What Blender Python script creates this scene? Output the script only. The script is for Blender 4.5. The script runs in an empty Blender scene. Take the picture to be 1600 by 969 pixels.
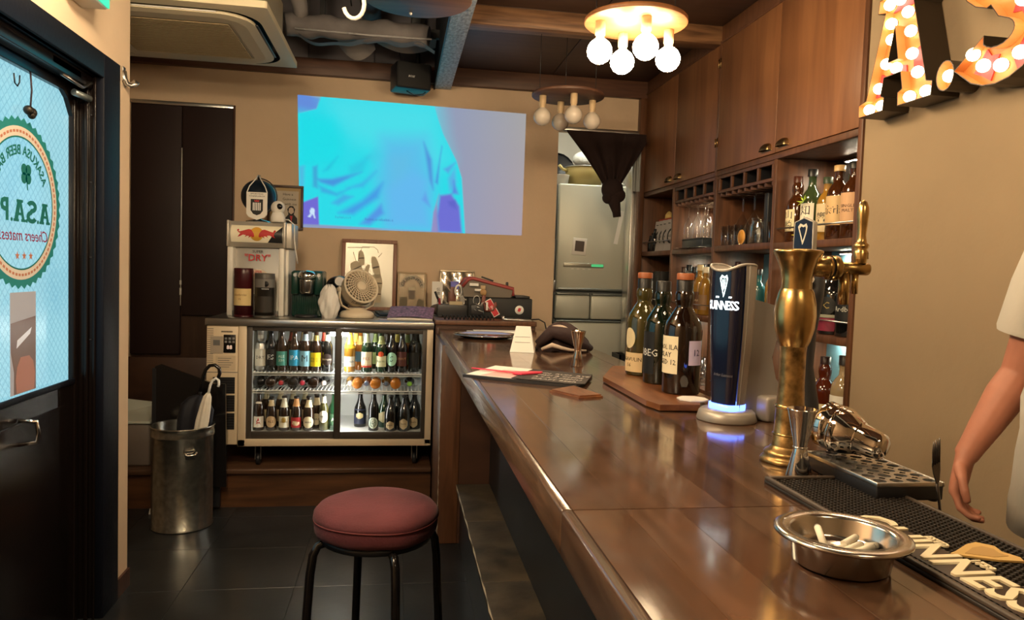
import bpy, bmesh, math, random
from mathutils import Vector, Matrix, Quaternion
PI = math.pi
R = math.radians
rnd = random.Random(7)
C = bpy.context.scene.collection
SC = bpy.context.scene

# ------------------------------------------------------------------ camera
cam_d = bpy.data.cameras.new('camera')
cam_d.sensor_width = 36.0
cam_d.lens = 25.69
cam_d.clip_start = 0.02
cam = bpy.data.objects.new('camera', cam_d)
C.objects.link(cam)
cr, cu, cf = (0.98749514, -0.15415932, 0.03298879), (-0.02447864, 0.05677977, 0.9980866), (0.15573744, 0.98641318, -0.05229613)
cam.matrix_world = Matrix(((cr[0], cu[0], -cf[0], 0), (cr[1], cu[1], -cf[1], 0), (cr[2], cu[2], -cf[2], 1.35), (0, 0, 0, 1)))
SC.camera = cam
# ------------------------------------------------------------------ world: dim dusk outside the closed room
w = bpy.data.worlds.new('world')
SC.world = w
w.use_nodes = True
w.node_tree.nodes['Background'].inputs[0].default_value = (0.45, 0.6, 0.8, 1)
w.node_tree.nodes['Background'].inputs[1].default_value = 0.35
# ------------------------------------------------------------------ exposure
vs = SC.view_settings
vs.view_transform = 'Standard'
vs.look = 'None'
vs.exposure = 0.25
vs.gamma = 1.0
vs.use_curve_mapping = False
SC.cycles.use_denoising = True
SC.cycles.max_bounces = 8
SC.cycles.diffuse_bounces = 4
SC.cycles.glossy_bounces = 4
SC.cycles.transmission_bounces = 6
SC.cycles.transparent_max_bounces = 12
SC.cycles.caustics_reflective = False
SC.cycles.caustics_refractive = False
SC.cycles.sample_clamp_indirect = 6.0
BULB = 95.0        # radiance of a lit globe bulb

# ------------------------------------------------------------------ materials
MATS = {}
def rgb(h):
    h = h.lstrip('#'); h = h if len(h) == 6 else ''.join(c+c for c in h)
    v = [int(h[i:i+2], 16) / 255 for i in (0, 2, 4)]
    return tuple((c/12.92 if c <= .04045 else ((c+.055)/1.055)**2.4) for c in v)
def col4(c):
    return tuple(c) + (1.0,) if len(c) == 3 else tuple(c)
def pm(name, c, rough=.5, metal=0.0, spec=.5, emit=None, es=0.0, bump=0.0, bscale=40, vary=0.0, vscale=6, trans=0.0, ior=1.45, coat=0.0, stretch=(1, 1, 1), sheen=0.0):
    if name in MATS: return MATS[name]
    m = bpy.data.materials.new(name); m.use_nodes = True
    nt = m.node_tree; b = nt.nodes['Principled BSDF']; L = nt.links
    b.inputs['Base Color'].default_value = col4(c)
    b.inputs['Roughness'].default_value = rough
    b.inputs['Metallic'].default_value = metal
    b.inputs['Specular IOR Level'].default_value = spec
    b.inputs['Transmission Weight'].default_value = trans
    b.inputs['IOR'].default_value = ior
    b.inputs['Coat Weight'].default_value = coat
    b.inputs['Coat Roughness'].default_value = .08
    b.inputs['Sheen Weight'].default_value = sheen
    if emit:
        b.inputs['Emission Color'].default_value = col4(emit)
        b.inputs['Emission Strength'].default_value = es
    if vary or bump:
        tc = nt.nodes.new('ShaderNodeTexCoord'); mp = nt.nodes.new('ShaderNodeMapping')
        mp.inputs['Scale'].default_value = stretch
        L.new(tc.outputs['Object'], mp.inputs['Vector'])
    if vary:
        n = nt.nodes.new('ShaderNodeTexNoise'); n.inputs['Scale'].default_value = vscale; n.inputs['Detail'].default_value = 6
        L.new(mp.outputs[0], n.inputs['Vector'])
        r = nt.nodes.new('ShaderNodeValToRGB'); lo, hi = [max(0, x*(1-vary)) for x in c[:3]], [min(1, x*(1+vary)) for x in c[:3]]
        r.color_ramp.elements[0].position = .3; r.color_ramp.elements[1].position = .7
        r.color_ramp.elements[0].color = col4(lo); r.color_ramp.elements[1].color = col4(hi)
        L.new(n.outputs[0], r.inputs[0]); L.new(r.outputs[0], b.inputs['Base Color'])
    if bump:
        n2 = nt.nodes.new('ShaderNodeTexNoise'); n2.inputs['Scale'].default_value = bscale; n2.inputs['Detail'].default_value = 5
        L.new(mp.outputs[0], n2.inputs['Vector'])
        bp = nt.nodes.new('ShaderNodeBump'); bp.inputs['Strength'].default_value = bump; bp.inputs['Distance'].default_value = .01
        L.new(n2.outputs[0], bp.inputs['Height']); L.new(bp.outputs[0], b.inputs['Normal'])
    MATS[name] = m
    return m
def wood(name, dark, light, stretch=(1, 12, 12), scale=3.0, rough=.4, coat=0.0, bump=.15, spec=.5, rvar=0.0):
    if name in MATS: return MATS[name]
    m = bpy.data.materials.new(name); m.use_nodes = True
    nt = m.node_tree; b = nt.nodes['Principled BSDF']; L = nt.links
    tc = nt.nodes.new('ShaderNodeTexCoord'); mp = nt.nodes.new('ShaderNodeMapping'); mp.inputs['Scale'].default_value = stretch
    L.new(tc.outputs['Object'], mp.inputs['Vector'])
    n = nt.nodes.new('ShaderNodeTexNoise'); n.inputs['Scale'].default_value = scale; n.inputs['Detail'].default_value = 8; n.inputs['Distortion'].default_value = .6
    L.new(mp.outputs[0], n.inputs['Vector'])
    r = nt.nodes.new('ShaderNodeValToRGB'); r.color_ramp.elements[0].position = .32; r.color_ramp.elements[1].position = .68
    r.color_ramp.elements[0].color = col4(dark); r.color_ramp.elements[1].color = col4(light)
    L.new(n.outputs[0], r.inputs[0]); L.new(r.outputs[0], b.inputs['Base Color'])
    b.inputs['Roughness'].default_value = rough; b.inputs['Coat Weight'].default_value = coat; b.inputs['Coat Roughness'].default_value = .1
    b.inputs['Specular IOR Level'].default_value = spec
    if rvar:
        n3 = nt.nodes.new('ShaderNodeTexNoise'); n3.inputs['Scale'].default_value = 9; n3.inputs['Detail'].default_value = 8
        L.new(tc.outputs['Object'], n3.inputs['Vector'])
        mr = nt.nodes.new('ShaderNodeMapRange'); mr.inputs[1].default_value = .3; mr.inputs[2].default_value = .75
        mr.inputs[3].default_value = rough - rvar; mr.inputs[4].default_value = rough + rvar
        L.new(n3.outputs[0], mr.inputs[0]); L.new(mr.outputs[0], b.inputs['Roughness'])
    if bump:
        bp = nt.nodes.new('ShaderNodeBump'); bp.inputs['Strength'].default_value = bump; bp.inputs['Distance'].default_value = .004
        L.new(n.outputs[0], bp.inputs['Height']); L.new(bp.outputs[0], b.inputs['Normal'])
    MATS[name] = m
    return m
def clear(name, c=(1, 1, 1), rough=.03, gl=.12, tint=.0):
    """thin clear glass: mostly transparent with a fresnel-like gloss"""
    if name in MATS: return MATS[name]
    m = bpy.data.materials.new(name); m.use_nodes = True
    nt = m.node_tree; L = nt.links
    nt.nodes.remove(nt.nodes['Principled BSDF']); out = nt.nodes['Material Output']
    t = nt.nodes.new('ShaderNodeBsdfTransparent'); t.inputs[0].default_value = col4(c)
    g = nt.nodes.new('ShaderNodeBsdfGlossy'); g.inputs['Roughness'].default_value = rough; g.inputs[0].default_value = (1, 1, 1, 1)
    lw = nt.nodes.new('ShaderNodeLayerWeight'); lw.inputs[0].default_value = .35
    mr = nt.nodes.new('ShaderNodeMapRange'); mr.inputs[3].default_value = gl * .4; mr.inputs[4].default_value = min(1, gl * 5)
    L.new(lw.outputs['Facing'], mr.inputs[0])
    mx = nt.nodes.new('ShaderNodeMixShader')
    L.new(mr.outputs[0], mx.inputs[0]); L.new(t.outputs[0], mx.inputs[1]); L.new(g.outputs[0], mx.inputs[2]); L.new(mx.outputs[0], out.inputs[0])
    MATS[name] = m
    return m
def emitter(name, c, s):
    if name in MATS: return MATS[name]
    m = bpy.data.materials.new(name); m.use_nodes = True
    nt = m.node_tree; nt.nodes.remove(nt.nodes['Principled BSDF'])
    e = nt.nodes.new('ShaderNodeEmission'); e.inputs[0].default_value = col4(c); e.inputs[1].default_value = s
    nt.links.new(e.outputs[0], nt.nodes['Material Output'].inputs[0])
    MATS[name] = m
    return m

# ------------------------------------------------------------------ mesh building
class MB:
    def __init__(s): s.v = []; s.f = []; s.sm = []
    def add(s, verts, faces, smooth=False):
        o = len(s.v); s.v += [tuple(p) for p in verts]
        for f in faces: s.f.append([i + o for i in f]); s.sm.append(smooth)
        return s
    def box(s, x0, x1, y0, y1, z0, z1):
        x0, x1 = sorted((x0, x1)); y0, y1 = sorted((y0, y1)); z0, z1 = sorted((z0, z1))
        return s.add([(x0,y0,z0),(x1,y0,z0),(x1,y1,z0),(x0,y1,z0),(x0,y0,z1),(x1,y0,z1),(x1,y1,z1),(x0,y1,z1)],
                     [(0,3,2,1),(4,5,6,7),(0,1,5,4),(1,2,6,5),(2,3,7,6),(3,0,4,7)])
    def rbox(s, x0, x1, y0, y1, z0, z1, b=.005, seg=2, smooth=True):
        bm = bmesh.new(); bmesh.ops.create_cube(bm, size=1)
        for v in bm.verts:
            v.co = Vector(((x0+x1)/2 + v.co.x*abs(x1-x0), (y0+y1)/2 + v.co.y*abs(y1-y0), (z0+z1)/2 + v.co.z*abs(z1-z0)))
        bmesh.ops.bevel(bm, geom=bm.edges[:], offset=b, segments=seg, profile=.5, affect='EDGES')
        bm.verts.index_update()
        s.add([v.co[:] for v in bm.verts], [[v.index for v in f.verts] for f in bm.faces], smooth); bm.free()
        return s
    def lathe(s, prof, n=20, c=(0, 0, 0), axis='z', smooth=True, caps=True, a0=0, a1=2*PI):
        full = abs(a1 - a0 - 2*PI) < 1e-6
        m = n if full else n + 1
        vs_, fs = [], []
        for r, z in prof:
            for k in range(m):
                a = a0 + (a1 - a0) * k / n
                x, y = r*math.cos(a), r*math.sin(a)
                p = (x, y, z) if axis == 'z' else ((z, x, y) if axis == 'x' else (y, z, x))
                vs_.append((p[0]+c[0], p[1]+c[1], p[2]+c[2]))
        for i in range(len(prof) - 1):
            for k in range(n):
                k2 = (k + 1) % m if full else k + 1
                fs.append((i*m+k, i*m+k2, (i+1)*m+k2, (i+1)*m+k))
        s.add(vs_, fs, smooth)
        if caps and full:
            o = len(s.v) - len(vs_)
            if prof[0][0] > 1e-5: s.f.append([o+k for k in range(n)][::-1]); s.sm.append(False)
            if prof[-1][0] > 1e-5: s.f.append([o+(len(prof)-1)*m+k for k in range(n)]); s.sm.append(False)
        return s
    def cyl(s, c, r, z0, z1, n=16, axis='z', r2=None):
        return s.lathe([(r, z0), (r if r2 is None else r2, z1)], n, c, axis)
    def sphere(s, c, r, n=16, m=10, sx=1, sy=1, sz=1):
        vs_, fs = [], []
        for i in range(m + 1):
            t = PI * i / m
            for k in range(n):
                a = 2*PI*k/n
                vs_.append((c[0]+sx*r*math.sin(t)*math.cos(a), c[1]+sy*r*math.sin(t)*math.sin(a), c[2]-sz*r*math.cos(t)))
        for i in range(m):
            for k in range(n): fs.append((i*n+k, i*n+(k+1) % n, (i+1)*n+(k+1) % n, (i+1)*n+k))
        return s.add(vs_, fs, True)
    def tube(s, pts, r, n=8, closed=False, caps=True, flat=None):
        pts = [Vector(p) for p in pts]; N = len(pts); rr = r if isinstance(r, (list, tuple)) else [r]*N
        T = []
        for i in range(N):
            a = pts[(i-1) % N] if (closed or i > 0) else pts[i]; b = pts[(i+1) % N] if (closed or i < N-1) else pts[i]
            t = (b - a); T.append(t.normalized() if t.length > 1e-9 else Vector((0, 0, 1)))
        u = T[0].orthogonal().normalized()
        if flat is not None:
            u = Vector(flat); u = (u - T[0]*u.dot(T[0])).normalized()
        vs_, fs = [], []
        for i in range(N):
            if i: 
                q = T[i-1].rotation_difference(T[i]); u = (q @ u).normalized()
                u = (u - T[i]*u.dot(T[i])).normalized()
            w_ = T[i].cross(u)
            ra = rr[i]; ra, rb = ra if isinstance(ra, (list, tuple)) else (ra, ra)
            for k in range(n):
                a = 2*PI*k/n; vs_.append(tuple(pts[i] + u*(ra*math.cos(a)) + w_*(rb*math.sin(a))))
        for i in range(N if closed else N-1):
            j = (i+1) % N
            for k in range(n): fs.append((i*n+k, i*n+(k+1) % n, j*n+(k+1) % n, j*n+k))
        s.add(vs_, fs, True)
        if caps and not closed:
            o = len(s.v) - len(vs_)
            s.f.append([o+k for k in range(n)][::-1]); s.sm.append(False); s.f.append([o+(N-1)*n+k for k in range(n)]); s.sm.append(False)
        return s
    def loft(s, rings, closed_ring=True, caps=True, smooth=True):
        n = len(rings[0]); vs_ = [p for r in rings for p in r]; fs = []
        for i in range(len(rings) - 1):
            for k in range(n if closed_ring else n-1): fs.append((i*n+k, i*n+(k+1) % n, (i+1)*n+(k+1) % n, (i+1)*n+k))
        s.add(vs_, fs, smooth)
        if caps and closed_ring:
            o = len(s.v) - len(vs_)
            s.f.append([o+k for k in range(n)][::-1]); s.sm.append(False); s.f.append([o+(len(rings)-1)*n+k for k in range(n)]); s.sm.append(False)
        return s
    def prism(s, poly, z0, z1, M=None):
        """extrude a 2D outline (may be concave) along local z; M maps local to object space"""
        n = len(poly)
        vs_ = [Vector((x, y, z0)) for x, y in poly] + [Vector((x, y, z1)) for x, y in poly]
        if M is not None: vs_ = [M @ p for p in vs_]
        area = sum(poly[i][0]*poly[(i+1) % n][1] - poly[(i+1) % n][0]*poly[i][1] for i in range(n))
        idx = list(range(n)) if area > 0 else list(range(n))[::-1]
        fs = [tuple(idx[::-1]), tuple(i+n for i in idx)]
        for a in range(n):
            i, j = idx[a], idx[(a+1) % n]; fs.append((i, j, j+n, i+n))
        return s.add(vs_, fs)
    def grid(s, fn, nu, nv, smooth=True):
        vs_ = [fn(i/nu, j/nv) for j in range(nv+1) for i in range(nu+1)]
        fs = [(j*(nu+1)+i, j*(nu+1)+i+1, (j+1)*(nu+1)+i+1, (j+1)*(nu+1)+i) for j in range(nv) for i in range(nu)]
        return s.add(vs_, fs, smooth)
    def xf(s, M):
        s.v = [tuple(M @ Vector(p)) for p in s.v]; return s
    def mesh(s, name):
        me = bpy.data.meshes.new(name); me.from_pydata(s.v, [], s.f)
        me.polygons.foreach_set('use_smooth', s.sm)
        me.update(); return me
def obj(name, mb, mat, parent=None, loc=(0, 0, 0), rot=(0, 0, 0), label=None, kind=None):
    me = mb if isinstance(mb, bpy.types.Mesh) else mb.mesh(name)
    if mat and not me.materials: me.materials.append(mat)
    o = bpy.data.objects.new(name, me); C.objects.link(o)
    o.location = loc; o.rotation_euler = rot
    if parent: o.parent = parent
    if label: o['label'] = label
    if kind: o['kind'] = kind
    return o
def tag(o, label, cat, group=None, kind=None):
    o['label'] = label; o['category'] = cat
    if group: o['group'] = group
    if kind: o['kind'] = kind
    return o
def thing(name, label, cat, loc=(0, 0, 0), rz=0, group=None, rot=None):
    o = bpy.data.objects.new(name, None); C.objects.link(o); o.empty_display_size = .05
    o.location = loc; o.rotation_euler = rot if rot else (0, 0, rz)
    return tag(o, label, cat, group)
def struct(name, mb, mat, parent=None):
    o = obj(name, mb, mat, parent)
    if not parent: o['kind'] = 'structure'
    return o
KIDS = {}
def kids(o): return [c for c in bpy.data.objects if c.parent == o]
def dup(root, loc, rot=None, label=None, group=None, scale=None, ch=None):
    r = root.copy(); C.objects.link(r); r.location = loc
    if rot is not None: r.rotation_euler = rot
    if label: r['label'] = label
    if group: r['group'] = group
    if scale: r.scale = scale
    for c in (ch if ch is not None else kids(root)):
        d = c.copy(); C.objects.link(d); d.parent = r
        for g in kids(c):
            e = g.copy(); C.objects.link(e); e.parent = d
    return r
def basis(origin, xd, yd):
    x = Vector(xd).normalized(); y = Vector(yd); y = (y - x*y.dot(x)).normalized(); z = x.cross(y)
    M = Matrix.Identity(4)
    for i in range(3): M[i][0], M[i][1], M[i][2], M[i][3] = x[i], y[i], z[i], origin[i]
    return M
TXT = {}
def text_mesh(s, size, depth=.0004, align='CENTER', bold=0.0, spacing=1.0, shear=0.0, res=2):
    key = (s, size, depth, align, bold, spacing, shear, res)
    if key in TXT: return TXT[key].copy()
    cu_ = bpy.data.curves.new('lettering', 'FONT'); cu_.body = s; cu_.size = size; cu_.extrude = depth
    cu_.align_x = align; cu_.align_y = 'CENTER'; cu_.offset = bold; cu_.space_character = spacing; cu_.shear = shear; cu_.resolution_u = res
    t = bpy.data.objects.new('lettering', cu_)
    me = bpy.data.meshes.new_from_object(t)
    bpy.data.objects.remove(t); bpy.data.curves.remove(cu_)
    me.name = 'lettering'
    me.materials.clear()
    TXT[key] = me
    return me.copy()
def text(s, size, mat, parent, origin, xd=(1, 0, 0), yd=(0, 0, 1), name='lettering', bend=None, arc=None, width=None, **k):
    """lettering mesh; bend=(radius) wraps it round a vertical cylinder axis at local (0,0,-radius); arc=(R, up) sets it round a circle"""
    me = text_mesh(s, size, **k)
    xs = [v.co.x for v in me.vertices]
    if width and xs:
        f = width / max(1e-6, max(xs) - min(xs))
        for v in me.vertices: v.co.x *= f
    if bend:
        for v in me.vertices:
            a = v.co.x / bend; r = bend + v.co.z
            v.co.x = r*math.sin(a); v.co.z = r*math.cos(a) - bend
    if arc:
        R_, sgn = arc
        for v in me.vertices:
            a = v.co.x / R_ ; r = R_ + sgn*v.co.y
            v.co.x = r*math.sin(a); v.co.y = sgn*r*math.cos(a)
    o = obj(name, me, mat, parent)
    o.matrix_local = basis(origin, xd, yd)
    return o

def fill_mesh(outl, holes=(), depth=.004):
    """flat letter mesh from an outline with holes, extruded both ways by depth"""
    cu_ = bpy.data.curves.new('letter', 'CURVE'); cu_.dimensions = '2D'; cu_.fill_mode = 'BOTH'; cu_.extrude = depth
    for P in [outl] + list(holes):
        sp_ = cu_.splines.new('POLY'); sp_.points.add(len(P)-1); sp_.use_cyclic_u = True
        for p, q in zip(sp_.points, P): p.co = (q[0], q[1], 0, 1)
    o_ = bpy.data.objects.new('letter', cu_); me = bpy.data.meshes.new_from_object(o_); bpy.data.objects.remove(o_); bpy.data.curves.remove(cu_)
    me.materials.clear(); return me
SLAB_A = [(-.005, .0), (.118, 0), (.122, .05), (.104, .06), (.116, .13), (.196, .13), (.208, .06), (.188, .05), (.19, .0), (.335, 0), (.338, .05), (.312, .06), (.238, .385), (.252, .40), (.252, .45), (.075, .45), (.070, .40), (.108, .388), (.032, .06), (-.008, .05)]
SLAB_A_HOLE = [(.157, .32), (.180, .185), (.132, .185)]
def arcp(cx_, cy_, rx, ry, a0, a1, n_): return [(cx_+rx*math.cos(R(a0+(a1-a0)*k/n_)), cy_+ry*math.sin(R(a0+(a1-a0)*k/n_))) for k in range(n_+1)]
def ribbon(P, w_):
    L_, R_ = [], []
    for i in range(len(P)):
        a = Vector(P[max(0, i-1)]); b_ = Vector(P[min(len(P)-1, i+1)]); d = (b_-a).normalized(); n_ = Vector((-d.y, d.x))
        ww = w_*(1.25 if i in (0, len(P)-1) else 1); L_.append(tuple(Vector(P[i])+n_*ww)); R_.append(tuple(Vector(P[i])-n_*ww))
    return L_ + R_[::-1]
SLAB_S = arcp(.15, .34, .105, .085, 20, 270, 14) + arcp(.15, .125, .11, .09, 90, -160, 14)[1:]
# ------------------------------------------------------------------ shared materials
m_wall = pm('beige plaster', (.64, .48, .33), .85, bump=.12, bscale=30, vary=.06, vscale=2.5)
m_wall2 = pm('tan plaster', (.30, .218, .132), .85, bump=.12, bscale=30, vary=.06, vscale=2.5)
m_floor = pm('dark vinyl tile', (.014, .015, .016), .3, vary=.35, vscale=5, bump=.05, bscale=25, coat=.0)
m_grout = pm('tile joint', (.006, .006, .006), .7)
m_dwood = wood('dark brown wood', (.035, .014, .008), (.075, .032, .018), (1, 14, 2), 2.5, .45)
m_cab = wood('walnut cabinet wood', (.15, .058, .022), (.23, .098, .039), (7, 7, .8), 2.0, .42, bump=.06)
m_frame = wood('dark frame wood', (.065, .025, .011), (.135, .056, .025), (14, 14, 1.2), 2.4, .42, bump=.08)
m_ceil = wood('ceiling wood', (.055, .025, .015), (.085, .04, .024), (1.2, 12, 12), 2.2, .5, bump=.05)
m_beam = wood('rough beam wood', (.09, .04, .018), (.26, .13, .06), (1, 12, 12), 3.0, .5, bump=.3)
m_beamd = wood('dark beam wood', (.07, .03, .02), (.13, .06, .035), (1, 12, 12), 3.0, .5, bump=.2)
m_blk = pm('black paint', (.008, .008, .010), .45)
m_blkgl = pm('glossy black', (.008, .007, .007), .15)
m_door = pm('espresso door paint', (.007, .0045, .004), .25, spec=.3)
m_navy = pm('blue black frame paint', (.004, .005, .010), .5, spec=.18, bump=.08, bscale=60)
m_steel = pm('brushed steel', (.55, .54, .52), .28, 1.0)
m_chrome = pm('chrome', (.75, .74, .72), .10, 1.0)
m_brass = pm('brass', (.44, .29, .11), .27, 1.0, vary=.35, vscale=22, bump=.03, bscale=60)
m_brassd = pm('aged brass', (.34, .215, .085), .36, 1.0, vary=.55, vscale=60)
m_white = pm('white plastic', (.75, .72, .66), .4)
m_cream = pm('cream enamel', (.66, .52, .34), .4)
m_paper = pm('white paper', (.78, .75, .70), .7)
m_grey = pm('grey plastic', (.12, .12, .12), .45)
m_char = pm('charcoal plastic', (.022, .022, .024), .4)
m_inkb = pm('black ink', (.01, .01, .01), .6)
m_inkw = pm('white ink', (.8, .8, .78), .6)
m_inkr = pm('red ink', (.5, .03, .04), .6)
m_inkg = pm('green ink', (.01, .16, .12), .6)
m_gold = pm('gold ink', (.6, .38, .12), .5)
m_glass = clear('clear glass', (.96, .97, .97), .02, .10)
m_skin = pm('skin', (.42, .17, .105), .5, vary=.12, vscale=9)

# ------------------------------------------------------------------ floor
fl = struct('floor', MB().box(-2.0, 1.0, -1.7, 5.3, -.06, -.004), m_grout)
tm = MB().rbox(-.2245, .2245, -.2245, .2245, -.004, 0, .001, 1, False).mesh('floor_tile')
tm.materials.append(m_floor)
for i in range(-5, 3):
    for j in range(-4, 10):
        o = obj('floor_tile', tm, None, fl, (.28 + i*.45, .17 + j*.45, rnd.uniform(-.0003, .0003)))
struct('trim_1', MB().box(-.0, 2.2, -1.7, 5.2, -.06, -.005).box(.62, 1.70, -1.7, 5.2, -.005, .085).box(1.70, 2.2, -1.7, 5.2, -.005, .2), m_dwood)   # raised floor behind the bar
kf = struct('trim_2', MB().box(.9, 2.2, 5.2, 6.6, -.06, .2), m_grey)                                          # kitchen floor
# raised step that carries the cooler
st = struct('trim_3', MB().box(-2.0, .215, 4.16, 5.2, 0, .19), wood('step wood', (.05, .02, .008), (.11, .045, .017), (1, 10, 10), 2.5, .4))
obj('step_board', MB().rbox(-2.0, .215, 4.135, 5.2, .19, .217, .004), wood('step edge wood', (.05, .024, .012), (.10, .05, .028), (1, 14, 14), 2.5, .4), st)
# ------------------------------------------------------------------ walls
B = 5.2
wb = MB().box(-2.0, -1.76, B, B+.12, 0, 2.66).box(-1.76, -1.11, B, B+.12, 2.40, 2.66).box(-1.11, 1.118, B, B+.12, 0, 2.66).box(1.118, 1.722, B, B+.12, 2.385, 2.66).box(1.722, 2.2, B, B+.12, 0, 2.8)
struct('wall_back', wb, m_wall)
m_conc = pm('grey ceiling void wall', (.16, .15, .17), .8, vary=.15, vscale=5)
up = struct('trim_4', MB().box(-2.0, .25, B+.0, B+.12, 2.66, 3.3), m_conc)
for i in range(5):
    obj('wall_panel', MB().rbox(-1.95+i*.44, -1.515+i*.44, B-.012, B, 2.742, 3.24, .003), m_conc, up)
wl = MB().box(-1.3, -1.075, 3.03, 3.165, 0, 3.3).box(-1.3, -1.075, -1.7, 3.03, 2.086, 3.3).box(-1.3, -1.075, -1.7, 1.2, 0, 2.086).box(-2.0, -1.3, 3.05, 3.165, 0, 3.3)
struct('wall_left', wl, m_wall)
struct('trim_5', MB().box(-1.92, -1.78, 3.165, B, 0, 3.3), m_wall)
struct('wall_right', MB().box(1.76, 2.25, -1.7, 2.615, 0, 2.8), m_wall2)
struct('wall_front', MB().box(-1.3, 2.25, -1.82, -1.7, 0, 3.3), m_wall2)
struct('trim_6', MB().box(2.085, 2.25, 2.6, 5.32, 0, 2.8), m_dwood)
struct('baseboard_left', MB().box(-1.08, -1.066, 3.03, 3.17, 0, .075), m_dwood)
# kitchen beyond the opening
m_kit = pm('kitchen wall', (.55, .52, .46), .6)
struct('trim_7', MB().box(.9, 1.05, B+.12, 6.6, 0, 2.8).box(.9, 2.2, 6.5, 6.62, 0, 2.8).box(2.0, 2.2, B+.12, 6.6, 0, 2.8).box(.9, 2.2, B+.12, 6.6, 2.75, 2.85), m_kit)
# steel lintel and jamb of the opening
struct('trim_8', MB().rbox(1.105, 1.735, B-.03, B+.0, 2.372, 2.40, .004).rbox(1.68, 1.722, B+.0, B+.14, .2, 2.372, .003), m_steel)
struct('trim_9', MB().rbox(1.705, 1.757, B-.06, B, .2, 2.63, .004), m_frame)
# ------------------------------------------------------------------ ceiling
ce = struct('ceiling', MB().box(-2.0, .28, -1.82, 5.32, 3.22, 3.34), pm('black ceiling void', (.022, .021, .024), .8, vary=.4, vscale=3))
obj('ceiling_slab', MB().box(.24, 2.25, -1.82, 5.32, 2.775, 2.9), m_ceil, ce)
for j, (a, b_) in enumerate([(-1.7, .1), (.1, 1.34), (1.34, 2.58), (2.58, 3.92), (3.92, 5.19)]):
    obj('ceiling_panel', MB().rbox(.335, 1.045, a+.004, b_-.004, 2.752, 2.776, .002), m_ceil, ce)
    obj('ceiling_panel', MB().rbox(1.051, 1.80, a+.004, b_-.004, 2.752, 2.776, .002), m_ceil, ce)
for y in (.1, 1.34, 2.58, 3.92):
    obj('ceiling_beam', MB().rbox(.335, 1.765, y, y+.11, 2.652, 2.752, .004), m_beam, ce)
obj('ceiling_beam', MB().rbox(.335, 1.78, B-.05, B, 2.632, 2.752, .004), m_beamd, ce)
obj('ceiling_beam', MB().rbox(-1.9, .226, B-.05, B, 2.632, 2.742, .004), m_beamd, ce)
m_gb = pm('mottled grey paint', (.33, .36, .38), .35, vary=.6, vscale=38, bump=1.0, bscale=50, stretch=(1.6, .8, 1))
obj('ceiling_girder', MB().rbox(.226, .335, -1.7, B-.002, 2.605, 2.80, .003), m_gb, ce)
obj('girder_web', MB().box(.24, .31, -1.7, B, 2.80, 3.24), m_blk, ce)
obj('girder_side', MB().box(.219, .2255, -1.7, B, 2.60, 3.22), m_blk, ce)
# fascia over the wall cabinets
struct('trim_10', MB().rbox(1.752, 1.78, 2.6, B, 2.662, 2.752, .003).rbox(1.745, 1.765, 2.6, B, 2.655, 2.668, .002), m_frame)
# ------------------------------------------------------------------ entrance door (door_1): black frame, wired-glass pane, badge
d1 = struct('door_1', MB().box(-1.19, -1.15, 1.25, 2.872, 0, .895), m_door)
obj('door_stile', MB().rbox(-1.192, -1.146, 2.842, 2.876, 0, 2.06, .004), m_door, d1)
obj('door_stile', MB().rbox(-1.192, -1.146, 1.22, 1.30, 0, 2.06, .004), m_door, d1)
obj('top_rail', MB().rbox(-1.19, -1.15, 1.30, 2.842, 1.925, 2.06, .003), m_door, d1)
obj('corner_gusset', MB().prism([(2.842, 1.925), (2.842, 1.85), (2.832, 1.862), (2.80, 1.905), (2.765, 1.925)], -1.187, -1.153, basis((0, 0, 0), (0, 1, 0), (0, 0, 1))), m_door, d1)
obj('glazing_bead', MB().rbox(-1.158, -1.145, 1.30, 2.845, .893, .913, .004), m_navy, d1)
obj('lower_panel', MB().rbox(-1.152, -1.146, 1.36, 2.79, .06, .83, .004), m_door, d1)
# the pane: daylight glowing through figured wire glass
mp_ = bpy.data.materials.new('daylit wire glass'); mp_.use_nodes = True; nt = mp_.node_tree; L = nt.links; pb = nt.nodes['Principled BSDF']
pb.inputs['Base Color'].default_value = (.02, .03, .035, 1); pb.inputs['Roughness'].default_value = .25
tc = nt.nodes.new('ShaderNodeTexCoord'); cx = nt.nodes.new('ShaderNodeVectorRotate'); cx.rotation_type = 'X_AXIS'; cx.inputs['Angle'].default_value = R(45)
L.new(tc.outputs['Object'], cx.inputs[0])
def wave(ax):
    wv = nt.nodes.new('ShaderNodeTexWave'); wv.bands_direction = ax; wv.inputs['Scale'].default_value = 14; wv.inputs['Distortion'].default_value = .6; wv.inputs['Detail Scale'].default_value = 8
    L.new(cx.outputs[0], wv.inputs[0]); mr = nt.nodes.new('ShaderNodeMapRange'); mr.inputs[1].default_value = .9; mr.inputs[2].default_value = 1; mr.inputs[3].default_value = 0; mr.inputs[4].default_value = 1
    L.new(wv.outputs[1], mr.inputs[0]); return mr
wa, wb_ = wave('Y'), wave('Z')
mxm = nt.nodes.new('ShaderNodeMath'); mxm.operation = 'MAXIMUM'; L.new(wa.outputs[0], mxm.inputs[0]); L.new(wb_.outputs[0], mxm.inputs[1])
vo = nt.nodes.new('ShaderNodeTexVoronoi'); vo.inputs['Scale'].default_value = 120; L.new(tc.outputs['Object'], vo.inputs[0])
no = nt.nodes.new('ShaderNodeTexNoise'); no.inputs['Scale'].default_value = 3; L.new(tc.outputs['Object'], no.inputs[0])
rr_ = nt.nodes.new('ShaderNodeValToRGB'); rr_.color_ramp.elements[0].color = (.20, .52, .68, 1); rr_.color_ramp.elements[1].color = (.36, .72, .82, 1); rr_.color_ramp.elements[0].position = .25; rr_.color_ramp.elements[1].position = .7
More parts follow.
